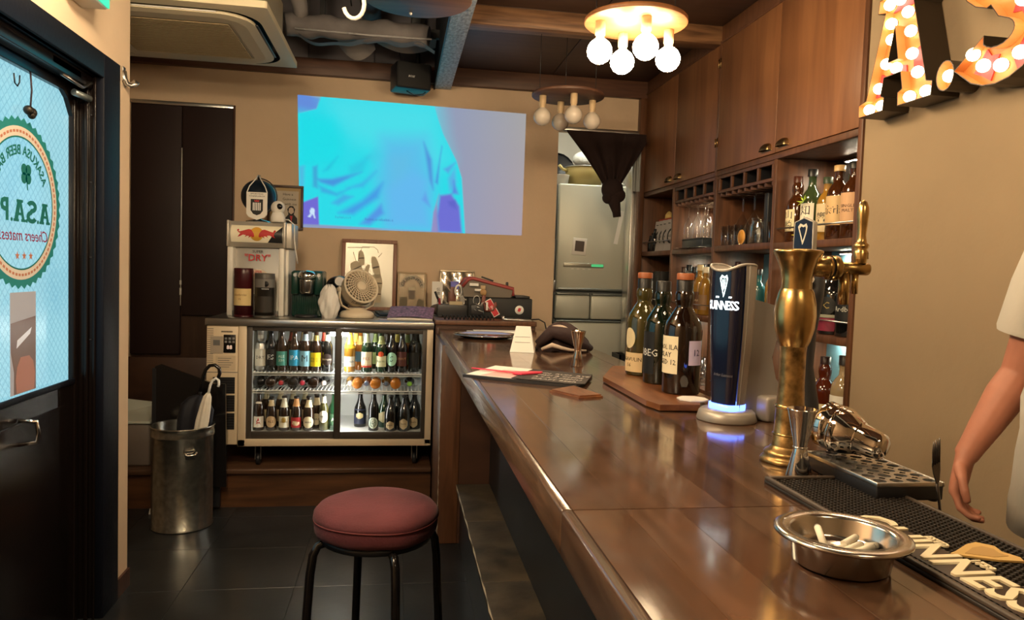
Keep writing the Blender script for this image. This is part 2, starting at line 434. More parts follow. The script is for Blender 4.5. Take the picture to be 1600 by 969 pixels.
ad = nt.nodes.new('ShaderNodeMath'); ad.operation = 'MULTIPLY_ADD'; ad.inputs[1].default_value = .30
L.new(vo.outputs[0], ad.inputs[0]); L.new(no.outputs[0], ad.inputs[2]); L.new(ad.outputs[0], rr_.inputs[0])
mxc = nt.nodes.new('ShaderNodeMix'); mxc.data_type = 'RGBA'; mxc.inputs[7].default_value = (.16, .42, .55, 1)
sc_ = nt.nodes.new('ShaderNodeMath'); sc_.operation = 'MULTIPLY'; sc_.inputs[1].default_value = .6; L.new(mxm.outputs[0], sc_.inputs[0])
L.new(sc_.outputs[0], mxc.inputs[0]); L.new(rr_.outputs[0], mxc.inputs[6]); L.new(mxc.outputs[2], pb.inputs['Emission Color']); pb.inputs['Emission Strength'].default_value = .78
obj('glass_pane', MB().box(-1.174, -1.168, 1.30, 2.845, .90, 1.93), mp_, d1)
# badge on the glass, printed to be read from the street (mirrored here)
PX = -1.1675
def disc(r0, r1, n=64, t=.0006, zig=0.0):
    mb = MB(); vs_, fs = [], []
    for k in range(n):
        a = 2*PI*k/n; ro = r1 + (zig if k % 2 else -zig)
        vs_ += [(r0*math.cos(a), r0*math.sin(a), 0), (ro*math.cos(a), ro*math.sin(a), 0), (r0*math.cos(a), r0*math.sin(a), t), (ro*math.cos(a), ro*math.sin(a), t)]
    for k in range(n):
        i, j = 4*k, 4*((k+1) % n); fs += [(i+2, i+3, j+3, j+2), (i, j, j+1, i+1), (i+1, j+1, j+3, i+3)]
        if r0 > 1e-6: fs.append((i, i+2, j+2, j))
    return mb.add(vs_, fs)
BM = basis((PX, 2.508, 1.512), (0, 1, 0), (0, 0, 1))
bd = obj('badge', disc(.238, .262, 88, zig=.006), pm('badge green', (.01, .13, .11), .6, emit=(.01, .25, .22), es=.25), d1); bd.matrix_local = BM
def onb(name, mb, mat, dz=.0008):
    o = obj(name, mb, mat, bd); o.location = (0, 0, dz); return o
m_bcream = pm('badge cream', (.45, .38, .28), .6, emit=(.55, .45, .34), es=.35)
m_bred = pm('badge russet', (.35, .12, .06), .6, emit=(.5, .2, .1), es=.22)
m_bgrn = pm('badge letter green', (.005, .10, .08), .6, emit=(.0, .16, .13), es=.2)
onb('badge_ring', disc(.208, .238), m_bcream); onb('badge_line', disc(.203, .208), m_bgrn)
db = MB()
for k in range(72):
    a0, a1 = 2*PI*k/72, 2*PI*(k+.62)/72
    db.add([(r*math.cos(a), r*math.sin(a), z) for z in (0, .0005) for r, a in ((.219, a0), (.227, a0), (.227, a1), (.219, a1))], [(0,3,2,1), (4,5,6,7), (0,1,5,4), (1,2,6,5), (2,3,7,6), (3,0,4,7)])
onb('badge_dashes', db, m_bred, .0016)
def btext(s, size, y, mat, arc=None, x=0, **k):
    o = text(s, size, mat, bd, (x, y, .0022), (-1, 0, 0), (0, 1, 0), arc=arc, **k); return o
btext('ASAKUSA BEER BAR', .042, 0, m_bgrn, arc=(.165, 1), bold=.0008)
for kx, P, hs in ((.185, SLAB_A, [SLAB_A_HOLE]), (.095, ribbon(SLAB_S, .046), []), (.022, SLAB_A, [SLAB_A_HOLE])):
    o = obj('lettering', fill_mesh([(x*.215, y*.152) for x, y in P], [[(x*.215, y*.152) for x, y in h] for h in hs], .0003), m_bgrn, bd); o.matrix_local = basis((kx, -.057, .0024), (-1, 0, 0), (0, 1, 0))
for kx in (.103, .030, -.062): onb('lettering', MB().cyl((kx, -.052, 0), .006, 0, .0006, 14), m_bgrn, .0021)
o = btext('P', .092, -.026, m_bgrn, x=-.10, bold=.003)
btext('Cheers mates!', .052, -.100, pm('badge script red', (.2, .02, .05), .6, emit=(.3, .02, .08), es=.2), shear=.25, x=.022)
for k in (-1, 0, 1):
    st_ = [(.014*(1 if i % 2 == 0 else .42)*math.sin(PI*i/5), .014*(1 if i % 2 == 0 else .42)*math.cos(PI*i/5)) for i in range(10)]
    o = onb('badge_star', MB().prism(st_, 0, .0005), m_bred, .002); o.location = (.014+k*.042, -.163, .002)
cl = MB()
for k in range(4):
    a = PI/4 + k*PI/2; cl.cyl((.019*math.cos(a), .019*math.sin(a), 0), .018, 0, .0005, 14)
cl.prism([(-.003, 0), (.003, 0), (.012, -.05), (.006, -.05)], 0, .0005)
o = onb('badge_clover', cl, m_bgrn, .002); o.location = (.028, .095, .002)
# poster of a beer glass taped to the pane
po = obj('poster', MB().box(-1.1678, -1.1668, 2.44, 2.60, .915, 1.235), pm('poster grey', (.30, .29, .30), .5, emit=(.30, .30, .33), es=.35), d1)
obj('poster_print', MB().prism([(2.442, 1.14), (2.598, 1.155), (2.598, .917), (2.46, .917), (2.462, .985), (2.442, 1.05)], -1.1667, -1.1662, basis((0, 0, 0), (0, 1, 0), (0, 0, 1))), pm('poster brown', (.10, .06, .045), .3, emit=(.14, .08, .06), es=.35), po)
obj('poster_glass', MB().prism([(2.475, .918), (2.585, .918), (2.592, .97), (2.58, 1.01), (2.555, 1.03), (2.50, 1.03), (2.478, 1.0), (2.47, .96)], -1.1661, -1.1657, basis((0, 0, 0), (0, 1, 0), (0, 0, 1))), pm('poster amber', (.24, .09, .05), .3, emit=(.35, .14, .09), es=.35), po)
obj('poster_gleam', MB().prism([(2.475, 1.06), (2.56, 1.10), (2.57, 1.12), (2.48, 1.085)], -1.1661, -1.1657, basis((0, 0, 0), (0, 1, 0), (0, 0, 1))), pm('poster pale', (.5, .5, .5), .3, emit=(.5, .5, .55), es=.35), po)
# frame: casing, stepped jamb, header, closer
fr = struct('trim_11', MB().rbox(-1.09, -1.062, 2.875, 3.03, 0, 2.086, .003).rbox(-1.09, -1.062, 1.0, 2.875, 2.0, 2.086, .003), m_navy)
obj('jamb', MB().rbox(-1.3, -1.075, 2.88, 2.90, 0, 2.03, .002).rbox(-1.125, -1.112, 2.862, 2.882, 0, 2.0, .002).rbox(-1.098, -1.088, 2.868, 2.882, 0, 2.0, .002), m_door, fr)
obj('header', MB().box(-1.3, -1.072, 1.0, 2.88, 2.0, 2.09).rbox(-1.145, -1.10, 1.0, 2.87, 1.955, 2.0, .003), m_door, fr)
for z in (1.05, 1.35, 1.62, 1.86):
    obj('screw', MB().cyl((-1.101, 2.861, z), .004, 0, .004, 8), m_blk, fr)
cb = obj('door_closer', MB().rbox(-1.145, -1.10, 2.56, 2.78, 1.965, 1.998, .006), pm('closer bronze', (.05, .035, .03), .35, .6), d1)
obj('closer_arm', MB().tube([(-1.115, 2.66, 1.955), (-1.105, 2.80, 1.945), (-1.10, 2.86, 1.975)], .006, 6), m_steel, cb)
obj('closer_tube', MB().cyl((-1.125, 1.925, 2.74), .013, 0, .085, 10).xf(Matrix.Identity(4)) if False else MB().tube([(-1.13, 2.79, 1.925), (-1.105, 2.86, 1.918)], .012, 10), pm('closer grey', (.25, .28, .28), .35, .7), cb)
obj('closer_tag', MB().box(-1.146, -1.1445, 2.48, 2.56, 1.995, 2.02), pm('amber tag', (.35, .14, .05), .5), d1)
# exit sign, hook, charm
ex = thing('exit_sign', 'white box exit sign with a green face above the entrance door', 'sign', (-1.02, 2.66, 2.19))
obj('sign_body', MB().rbox(-.055, .028, -.11, .055, 0, .14, .006), m_white, ex)
obj('sign_face', MB().rbox(.028, .034, -.108, .053, .004, .136, .002), pm('exit green', (.02, .45, .25), .4, emit=(.05, .8, .45), es=.8), ex)
hk = thing('coat_hook', 'silver J shaped hook screwed to the beige wall edge', 'hook', (-1.073, 3.09, 2.06))
obj('hook_plate', MB().rbox(-.002, .004, -.014, .014, -.02, .035, .001), m_steel, hk)
obj('hook_arm', MB().tube([(.002, .0, .02), (.004, .004, -.010), (.010, .010, -.026), (.020, .016, -.030), (.032, .022, -.024), (.040, .026, -.012)], [(.016, .010)]*6, 8, flat=(0, 1, 0)), m_steel, hk)
ch = thing('hanging_bell', 'small dark bell charm on a string against the door glass', 'bell', (-1.155, 2.54, 1.93))
obj('string', MB().tube([(0, 0, .0), (.003, .002, -.06), (0, 0, -.115)], .0028, 5), pm('dark cord', (.03, .02, .03), .8), ch)
obj('bell', MB().sphere((0, .008, -.128), .016, 10, 8).sphere((.002, -.016, -.125), .015, 10, 8).sphere((.004, .0, -.138), .012, 10, 8), pm('dark bronze', (.03, .025, .02), .4, .6), ch)
wh = thing('wire_hook', 'thin black wire hook on the door glass near the top rail', 'hook', (-1.16, 2.46, 1.90))
obj('hook_wire', MB().tube([(0, -.01, .0), (0, -.004, -.028), (0, .012, -.034), (0, .024, -.02), (0, .026, .002)], .0022, 5), m_blk, wh)
# door pull at the lower left
dh = obj('door_handle', MB().tube([(-1.146, 2.44, .84), (-1.10, 2.455, .835), (-1.098, 2.462, .80), (-1.10, 2.455, .77), (-1.146, 2.44, .765)], .007, 8), m_chrome, d1)
# ------------------------------------------------------------------ back shuttered door (door_2)
m_shut = pm('maroon black shutter', (.016, .005, .005), .6)
d2 = struct('door_2', MB().box(-1.76, -1.11, B+.03, B+.08, 0, 2.40), wood('brown door', (.03, .012, .006), (.055, .024, .012), (10, 10, 1), 2.0, .4))
obj('shutter', MB().rbox(-1.755, -1.44, B-.005, B+.02, .72, 2.375, .004), m_shut, d2)
obj('shutter', MB().rbox(-1.432, -1.112, B-.005, B+.02, .985, 2.375, .004), m_shut, d2)
obj('shutter_rail', MB().rbox(-1.76, -1.11, B-.02, B+.01, 2.375, 2.40, .003), m_steel, d2)
obj('pull_cord', MB().tube([(-1.436, B-.01, 2.1), (-1.436, B-.01, 1.05)], .003, 6), m_white, d2)
obj('cord_toggle', MB().rbox(-1.442, -1.43, B-.018, B-.008, 1.12, 1.17, .002).rbox(-1.442, -1.43, B-.018, B-.008, 1.19, 1.22, .002), m_white, d2)
obj('jamb_strip', MB().rbox(-1.112, -1.10, B-.012, B+.0, .3, 2.40, .002), m_dwood, d2)
# dark low panelling under the shutters
struct('trim_12', MB().rbox(-2.0, -1.03, B-.02, B+.0, .217, .70, .003), m_dwood)
# ------------------------------------------------------------------ projected picture on the back wall
QA, QB, QC, QD = Vector((-.700, 2.501)), Vector((.876, 2.476)), Vector((.873, 1.612)), Vector((-.672, 1.607))
def lerp4(u, v):
    p = QA*(1-u)*(1-v) + QB*u*(1-v) + QC*u*v + QD*(1-u)*v
    return (p.x, p.y)
def seg_d(px, py, a, b):
    dx, dy = b[0]-a[0], b[1]-a[1]; t = ((px-a[0])*dx+(py-a[1])*dy)/max(1e-9, dx*dx+dy*dy); t = max(0, min(1, t))
    return math.hypot(px-a[0]-t*dx, py-a[1]-t*dy)
def inside(px, py, P):
    r = False; n = len(P)
    for i in range(n):
        (x0, y0), (x1, y1) = P[i], P[(i+1) % n]
        if (y0 > py) != (y1 > py) and px < (x1-x0)*(py-y0)/(y1-y0)+x0: r = not r
    return r
def cover(px, py, P, soft, bb):
    if px < bb[0]-soft or px > bb[1]+soft or py < bb[2]-soft or py > bb[3]+soft: return 0
    d = min(seg_d(px, py, P[i], P[(i+1) % len(P)]) for i in range(len(P)))
    d = d if inside(px, py, P) else -d
    t = max(0, min(1, (d+soft)/(2*soft))); return t*t*(3-2*t)
SHIRT = [(232,70),(205,150),(90,190),(90,760),(205,745),(213,880),(905,892),(912,760),(945,640),(925,780),(945,895),(1115,905),(1085,530),(1050,420),(965,250),(930,150),(905,60)]
FEAT = [  # polygon in picture pixels, softness, colour (sRGB), opacity
 ([(90,60),(228,86),(205,150),(90,188)], 8, (98,142,222), 1),
 (SHIRT, 5, (30,222,236), 1),
 ([(260,60),(930,60),(960,260),(1000,420),(900,500),(700,420),(420,330),(300,200)], 110, (74,226,238), .8),
 ([(90,180),(300,200),(370,330),(330,480),(90,520)], 60, (0,224,236), .9),
 ([(600,300),(850,280),(900,520),(905,890),(600,890),(560,560)], 90, (88,192,238), .95),
 ([(640,420),(760,400),(760,560),(660,640)], 50, (96,190,232), .7),
 ([(620,640),(780,500),(880,560),(870,700),(900,880),(640,880)], 60, (98,186,244), .8),
 ([(205,590),(290,585),(470,530),(300,632),(225,612)], 16, (66,140,224), .9),
 ([(215,630),(320,672),(400,640),(320,692),(230,672)], 16, (56,160,226), .8),
 ([(380,640),(470,600),(560,520),(480,625)], 22, (62,160,230), .8),
 ([(330,800),(470,715),(600,590),(570,690),(420,806)], 24, (64,144,232), .85),
 ([(460,865),(590,730),(605,790),(520,870)], 20, (84,130,232), .8),
 ([(290,740),(360,680),(420,690),(330,750)], 18, (70,150,230), .7),
 ([(500,430),(560,380),(600,420),(540,470)], 30, (60,206,232), .6),
 ([(400,500),(520,420),(480,520),(400,560)], 26, (40,190,226), .6),
 ([(845,310),(895,420),(908,620),(885,560)], 16, (74,140,222), .9),
 ([(922,570),(958,330),(945,440),(935,580)], 12, (70,128,222), .95),
 ([(970,480),(1045,430),(1000,505)], 14, (86,150,228), .8),
 ([(1000,540),(1040,470),(1050,560),(1010,620)], 18, (96,160,232), .7),
 ([(1035,550),(1066,640),(1025,640)], 16, (90,120,226), .9),
 ([(180,515),(207,505),(207,650),(180,640)], 14, (60,150,214), .8),
 ([(100,520),(130,510),(125,640),(105,700)], 16, (86,170,226), .7),
 ([(240,540),(330,440),(270,530)], 16, (20,184,222), .8),
 ([(840,690),(890,735),(860,640)], 16, (96,150,236), .8),
 ([(900,900),(912,770),(935,720),(945,900)], 8, (150,140,196), .9),
 ([(950,655),(1020,640),(1075,720),(1095,900),(945,896),(935,790)], 14, (110,100,214), .95),
 ([(1000,690),(1050,680),(1055,740),(1010,720)], 14, (84,96,200), .7),
 ([(112,745),(210,700),(213,880),(90,880),(90,760)], 5, (112,106,214), 1),
 ([(168,775),(182,775),(190,790),(186,805),(192,838),(184,838),(176,812),(160,836),(146,832),(162,812),(158,795)], 3, (206,232,255), 1)]
for k in range(16):
    x = 490+k*11; FEAT.append(([(x, 826+(k*7) % 9), (x+7, 824+(k*5) % 9), (x+7, 836+(k*3) % 7), (x, 840)], 3, (70,120,200), .8))
for k in range(9):
    x = 310+k*11; FEAT.append(([(x, 820+(k*7) % 9), (x+6, 818+(k*5) % 9), (x+6, 830+(k*3) % 6), (x, 832)], 3, (60,140,200), .8))
FEAT = [(P, s, tuple((c/255/12.92 if c < 10.3 else ((c/255+.055)/1.055)**2.4) for c in q), o, (min(p[0] for p in P), max(p[0] for p in P), min(p[1] for p in P), max(p[1] for p in P))) for P, s, q, o in FEAT]
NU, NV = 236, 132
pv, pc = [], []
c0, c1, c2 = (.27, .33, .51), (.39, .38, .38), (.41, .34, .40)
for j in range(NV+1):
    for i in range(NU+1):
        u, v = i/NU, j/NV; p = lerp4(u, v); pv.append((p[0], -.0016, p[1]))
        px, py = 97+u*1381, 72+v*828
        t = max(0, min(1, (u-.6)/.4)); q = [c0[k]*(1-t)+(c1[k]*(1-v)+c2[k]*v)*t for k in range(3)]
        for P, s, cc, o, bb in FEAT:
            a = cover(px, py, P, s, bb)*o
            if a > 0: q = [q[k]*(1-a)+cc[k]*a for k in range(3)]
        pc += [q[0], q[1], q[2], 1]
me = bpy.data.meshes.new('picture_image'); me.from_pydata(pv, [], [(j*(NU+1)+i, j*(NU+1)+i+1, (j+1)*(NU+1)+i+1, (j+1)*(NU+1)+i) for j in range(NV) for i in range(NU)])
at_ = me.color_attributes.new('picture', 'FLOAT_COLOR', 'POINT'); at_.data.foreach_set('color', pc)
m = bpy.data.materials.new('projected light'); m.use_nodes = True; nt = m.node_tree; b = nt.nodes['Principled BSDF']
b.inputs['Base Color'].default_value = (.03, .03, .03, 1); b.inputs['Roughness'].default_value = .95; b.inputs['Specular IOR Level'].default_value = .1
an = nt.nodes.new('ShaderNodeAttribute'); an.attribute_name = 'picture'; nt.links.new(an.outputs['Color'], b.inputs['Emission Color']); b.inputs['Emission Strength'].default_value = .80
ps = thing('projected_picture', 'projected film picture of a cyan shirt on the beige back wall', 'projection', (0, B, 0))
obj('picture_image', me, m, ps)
struct('added_kitchen_lamp', MB().rbox(1.20, 1.90, 5.35, 5.46, 2.70, 2.75, .004), pm('added kitchen fill glow', (.9, .9, .85), .5, emit=(.97, 1.0, .88), es=24))  # unseen lamp above the opening, added to brighten the kitchen and refrigerator

# ------------------------------------------------------------------ refrigerator in the kitchen
m_fr = pm('champagne steel', (.60, .61, .53), .42, .3)
m_frd = pm('fridge grey gap', (.12, .13, .13), .5)
rf = thing('refrigerator', 'tall silver refrigerator with three drawers seen through the kitchen opening', 'refrigerator', (1.5, 5.56, .2))
obj('body', MB().rbox(-.30, .30, 0, .62, 0, 1.84, .01), m_frd, rf)
for n_, x0, x1, z0, z1 in [('door', -.295, .295, 1.02, 1.84), ('drawer', -.295, -.018, .80, .985), ('drawer', -.010, .295, .80, .985), ('drawer', -.295, .295, .34, .775), ('drawer', -.295, .295, .03, .325)]:
    o = obj(n_, MB().rbox(x0, x1, -.045, 0, z0, z1, .014, 3), m_fr, rf)
    if n_ == 'drawer':
        obj('drawer_grip', MB().rbox(x0+.01, x1-.01, -.048, -.01, z1+.001, z1+.016, .004), pm('fridge grip', (.22, .24, .23), .3, .6), o)
dd = [c for c in kids(rf) if c.name.startswith('door')][0]
obj('control_strip', MB().rbox(-.24, .08, -.052, -.044, 1.20, 1.235, .004), pm('control strip', (.35, .34, .28), .35, .6), dd)
obj('display', MB().box(-.02, .075, -.0535, -.052, 1.208, 1.228), pm('display green', (.05, .3, .12), .4, emit=(.1, .7, .25), es=.5), dd)
for k in range(4): obj('button', MB().box(-.18+k*.045, -.16+k*.045, -.053, -.052, 1.185, 1.192), m_white, dd)
obj('door_grip', MB().rbox(-.28, .28, -.05, -.02, 1.022, 1.04, .005), pm('fridge grip', (.22, .24, .23), .3, .6), dd)
nt_ = thing('photo_magnet', 'small white framed photo stuck on the refrigerator door', 'magnet', (1.38, 5.51, 1.56), rot=(0, R(4), 0))
obj('photo_frame', MB().rbox(-.055, .055, -.004, .003, -.065, .065, .002), m_paper, nt_); obj('photo', MB().box(-.036, .036, -.006, -.004, -.036, .044), pm('photo dark', (.09, .07, .06), .4), nt_)
tag(obj('paper_strip', MB().box(-.016, .016, -.002, 0, -.13, .13), m_paper, None, (1.69, 5.513, 1.72), (0, R(10), 0)), 'long white paper strip taped to the refrigerator door', 'note')
# things on top of the refrigerator
pt = thing('cooking_pot', 'yellow cooking pot with a side handle on top of the refrigerator', 'pot', (1.45, 5.72, 2.04))
m_pot = pm('olive enamel', (.45, .36, .14), .35)
obj('pot_body', MB().lathe([(.10, 0), (.135, .02), (.15, .10), (.155, .15), (.145, .15), (.135, .03), (.0, .02)], 20), m_pot, pt)
obj('pot_rim', MB().lathe([(.155, .148), (.162, .152), (.155, .156), (.147, .152), (.155, .148)], 20), m_steel, pt)
obj('pot_handle', MB().tube([(-.145, -.03, .12), (-.19, -.05, .13), (-.22, -.07, .155)], .012, 8), m_pot, pt)
tag(obj('plastic_bag', MB().sphere((0, 0, .07), .09, 14, 10, 1.3, .8, .8), pm('white plastic film', (.6, .6, .58), .5, bump=.8, bscale=30), None, (1.47, 5.74, 2.19)), 'crumpled white bag lying in the yellow pot on the refrigerator', 'bag')
tag(obj('black_pan', MB().lathe([(.0, 0), (.11, .0), (.14, .04), (.145, .045), (.13, .03), (0, .012)], 20), m_blk, None, (1.29, 5.97, 2.19), (R(75), 0, R(20))), 'black frying pan standing behind the yellow pot', 'pan')
tag(obj('white_tub', MB().lathe([(.0, 0), (.05, .0), (.06, .07), (.062, .075), (.0, .075)], 16), m_white, None, (1.245, 5.62, 2.04)), 'small white tub beside the yellow pot', 'tub')
ld = thing('ladle', 'metal ladle leaning at the right end of the refrigerator top', 'ladle', (1.74, 5.66, 2.045))
obj('bowl', MB().sphere((0, 0, .02), .035, 12, 8, 1, .8, .6), m_steel, ld); obj('shaft', MB().tube([(0, 0, .03), (.03, .01, .16), (.06, .02, .30)], .006, 6), m_steel, ld)
tag(obj('red_ladle_rest', MB().rbox(-.02, .02, -.02, .02, 0, .05, .006), pm('red plastic', (.45, .06, .03), .4), None, (1.665, 5.62, 2.041)), 'small red plastic piece beside the ladle on the refrigerator', 'utensil')
tag(obj('crate', MB().rbox(-.14, .0, -.1, .1, 0, .03, .004).box(-.14, -.13, -.1, .1, .03, .14).box(-.01, 0, -.1, .1, .03, .14).box(-.14, 0, -.1, -.09, .09, .14).box(-.14, 0, .09, .1, .03, .14).box(-.14, 0, -.1, -.09, .03, .055), m_blk, None, (1.78, 5.3, .62)), 'black open basket on a stand in front of the refrigerator', 'basket')
struct('trim_13', MB().rbox(1.58, 1.83, 5.18, 5.44, .2, .62, .004), m_steel)
tag(obj('spatula', MB().rbox(-.012, .012, -.004, .004, .0, .30, .003).rbox(-.025, .025, -.005, .005, -.09, .0, .006), m_steel, None, (1.133, 5.30, 1.30)), 'steel spatula hanging beside the refrigerator at the opening', 'spatula')
# the dark cloth knotted up under the lintel
m_cloth = pm('maroon black cloth', (.018, .007, .006), .9, bump=.4, bscale=20)
nr = thing('door_curtain', 'dark half curtain knotted up in a bunch under the steel lintel', 'curtain', (1.5, B-.04, 2.37))
def cur(u, v):
    w_ = (.27*(1-v)**1.05 + .055)
    cx_ = -.02 + .02*v
    x = cx_ + (u-.5)*2*w_*(1 if u < .5 else .95)
    return (x, -.03 - .05*math.sin(v*2.2) + .018*math.sin(u*21)*(.3+v), -.40*v)
g = MB().grid(cur, 40, 14)
g2 = MB().grid(lambda u, v: (lambda p: (p[0], p[1]+.012, p[2]))(cur(1-u, v)), 40, 14)
g.add(g2.v, g2.f, True)
obj('drape', g, m_cloth, nr)
obj('knot', MB().sphere((.0, -.07, -.41), .085, 16, 12, .95, .7, .95).sphere((.03, -.07, -.45), .07, 14, 10, 1.0, .8, .8).sphere((-.03, -.08, -.47), .045, 12, 8), m_cloth, nr)
obj('tail', MB().tube([(.0, -.08, -.46), (.02, -.085, -.52), (.035, -.08, -.57), (.04, -.08, -.605)], [.05, .04, .03, .028], 10), m_cloth, nr)
obj('rod', MB().tube([(-.36, -.015, -.005), (.22, -.015, -.005)], .008, 8), m_steel, nr)
obj('mesh_fold', MB().grid(lambda u, v: (.17 + .05*u, -.02-.01*math.sin(u*9), -.03 - .38*v), 6, 6), pm('steel grey cloth', (.25, .26, .25), .5), nr)
# ------------------------------------------------------------------ bottle maker (shared by cooler, shelves and bar)
PROF = {
 'longneck': [(0, 0), (.027, 0), (.030, .004), (.030, .125), (.027, .147), (.016, .172), (.0128, .20), (.0128, .218), (.0142, .220), (.0142, .228), (.0, .228)],
 'stubby': [(0, 0), (.027, 0), (.030, .004), (.030, .10), (.028, .118), (.018, .142), (.0135, .162), (.0128, .178), (.0142, .182), (.0142, .19), (0, .19)],
 'flask': [(0, 0), (.034, 0), (.037, .005), (.037, .095), (.033, .12), (.02, .15), (.014, .175), (.0135, .195), (.0150, .198), (.0150, .206), (0, .206)],
 'can': [(0, 0), (.022, 0), (.026, .006), (.033, .014), (.033, .150), (.027, .160), (.027, .165), (.0, .163)],
 'round': [(0, 0), (.036, 0), (.038, .004), (.038, .165), (.035, .186), (.026, .205), (.0165, .218), (.0150, .235), (.0150, .262), (.0165, .265), (.0165, .272), (0, .272)],
 'bulb': [(0, 0), (.037, 0), (.039, .004), (.039, .155), (.034, .180), (.022, .198), (.0185, .208), (.0215, .226), (.0215, .242), (.0165, .256), (.0152, .262), (.0152, .274), (0, .274)],
 'islay': [(0, 0), (.048, 0), (.051, .005), (.051, .168), (.047, .190), (.034, .212), (.0225, .230), (.022, .238), (.0255, .248), (.0255, .266), (.0215, .276), (.0205, .282), (0, .282)],
 'tall': [(0, 0), (.036, 0), (.038, .004), (.038, .185), (.033, .205), (.018, .228), (.0145, .245), (.0145, .290), (.0165, .292), (.0165, .30), (0, .30)],
}
GLASSES = {}
def bglass(name, c, rough=.06):
    m = pm(name, c, rough, spec=.7, coat=.3); return m
g_brown = bglass('brown bottle glass', (.022, .010, .005)); g_dark = bglass('near black bottle glass', (.006, .006, .006)); g_green = bglass('green bottle glass', (.006, .03, .012))
g_amber = bglass('amber liquid glass', (.36, .12, .015)); g_clear = clear('clear bottle glass', (.90, .93, .92), .03, .16); g_gold = bglass('golden liquid glass', (.30, .15, .02))
g_whisky = bglass('whisky glass', (.045, .013, .003)); g_olive = bglass('olive bottle glass', (.055, .05, .014)); g_blue = bglass('dark blue glass', (.008, .02, .05))
BP = {}
ORD = ['first', 'second', 'third', 'fourth', 'fifth', 'sixth', 'seventh', 'eighth']
def lab_mat(hexc, r=.55): return pm('label ' + hexc, rgb(hexc), r)
def prof_r(prof, z):
    for (r0, z0), (r1, z1) in zip(prof, prof[1:]):
        if z0 <= z <= z1 and z1 > z0: return r0 + (r1-r0)*(z-z0)/(z1-z0)
    return prof[1][0]
def bmesh_for(kind, s):
    k = (kind, s)
    if k not in BP:
        BP[k] = MB().lathe([(r*s, z*s) for r, z in PROF[kind]], 18, caps=False).mesh('glass')
    return BP[k]
def bottle(name, label, cat, kind, glass, loc, face=(0, -1), s=1.0, cap=None, labels=(), group=None, rot=None, capn='cap', neck=None):
    """labels: (z0, z1, half angle deg, hex, text, text size, text hex, shape)"""
    prof = PROF[kind]; H_ = max(z for r, z in prof)*s
    t = thing(name, label, cat, loc, math.atan2(face[0], -face[1]), group, rot)
    me = bmesh_for(kind, s).copy(); me.materials.append(glass); obj('glass' if kind != 'can' else 'shell', me, None, t)
    if cap:
        r0 = prof[-2][0]*s; ch, cm = (.012, .0012) if cap[1] == 'crown' else (cap[2], .0018)
        if cap[1] == 'crown': mb = MB().lathe([(r0+.0012, H_-.009), (r0+.0006, H_-.002), (r0*.8, H_+.0015), (0, H_+.0015)], 14, caps=False)
        else: mb = MB().lathe([(r0+cm, H_-ch*.55), (r0+cm, H_+ch*.40), (r0+cm-.002, H_+ch*.45), (0, H_+ch*.45)], 16, caps=False)
        obj(capn, mb, lab_mat(cap[0], .4), t)
        if len(cap) > 3: obj('stopper_top', MB().lathe([(r0+cm+.0008, H_+ch*.45), (r0+cm+.0008, H_+ch*.45+.016), (r0+cm-.002, H_+ch*.45+.018), (0, H_+ch*.45+.018)], 16, caps=False), lab_mat(cap[3], .5), t)
    if neck:   # (z0, z1, hex) foil round the neck following the profile
        z0, z1, hx = neck; n = 6
        obj('neck_foil', MB().lathe([((prof_r(prof, (z0+(z1-z0)*i/n)/1.0)+.0005)*s, (z0+(z1-z0)*i/n)*s) for i in range(n+1)], 16, caps=False), lab_mat(hx, .4), t)
    for L_ in labels:
        z0, z1, ha, hx, tx, ts, thx = L_[:7]; shape = L_[7] if len(L_) > 7 else 'rect'; off = R(L_[8]) if len(L_) > 8 else 0
        r = (prof_r(prof, (z0+z1)/2) + .0006)*s; z0 *= s; z1 *= s
        if shape == 'rect':
            mb = MB().lathe([((prof_r(prof, z0/s)+.0006)*s, z0), (r, (z0+z1)/2), ((prof_r(prof, z1/s)+.0006)*s, z1)], 12, caps=False, a0=-PI/2-R(ha)+off, a1=-PI/2+R(ha)+off)
        else:
            m_ = 22; zc, rz_ = (z0+z1)/2, (z1-z0)/2; vs_ = []
            def wp(x, z): a = x/r - PI/2 + off; return (r*math.cos(a), r*math.sin(a), z)
            rx = r*R(ha)
            for k in range(m_):
                a = 2*PI*k/m_
                if shape == 'hex': q = [1, .94, 1][k % 3]*1.0; kx = math.cos(a); kz = math.sin(a); f_ = 1/max(abs(kx), abs(kx*.5+kz*.87), abs(-kx*.5+kz*.87))*.9; vs_.append(wp(rx*kx*f_, zc+rz_*kz*f_))
                elif shape == 'shield': kz = math.sin(a); vs_.append(wp(rx*math.cos(a)*(1 if kz > 0 else (1+kz*.35)), zc+rz_*(kz if kz < 0 else max(-1, min(1, kz*1.2)))))
                else: vs_.append(wp(rx*math.cos(a), zc+rz_*math.sin(a)))
            pl = [((math.atan2(y, x) + PI/2 - off), z) for x, y, z in vs_]; pl = [((a + PI) % (2*PI) - PI, z) for a, z in pl]; rv = []
            for q in (1, .75, .5, .25, .02): rv += [wp(a*q*r, zc+(z-zc)*q) for a, z in pl]
            mb = MB().add(rv, [(i*m_+k, i*m_+(k+1) % m_, (i+1)*m_+(k+1) % m_, (i+1)*m_+k) for i in range(4) for k in range(m_)], True)
        lo = obj('paper_label', mb, lab_mat(hx), t)
        if tx:
            q = tx.split('\n')
            for i, ln in enumerate(q):
                zc = (z0+z1)/2 + ((len(q)-1)/2 - i)*ts*s*1.05
                text(ln, ts*s, lab_mat(thx), lo, ((r+.0002)*math.sin(off), -(r+.0002)*math.cos(off), zc), (math.cos(off), math.sin(off), 0), (0, 0, 1), bend=r+.0002, depth=.0003, res=1)
    return t

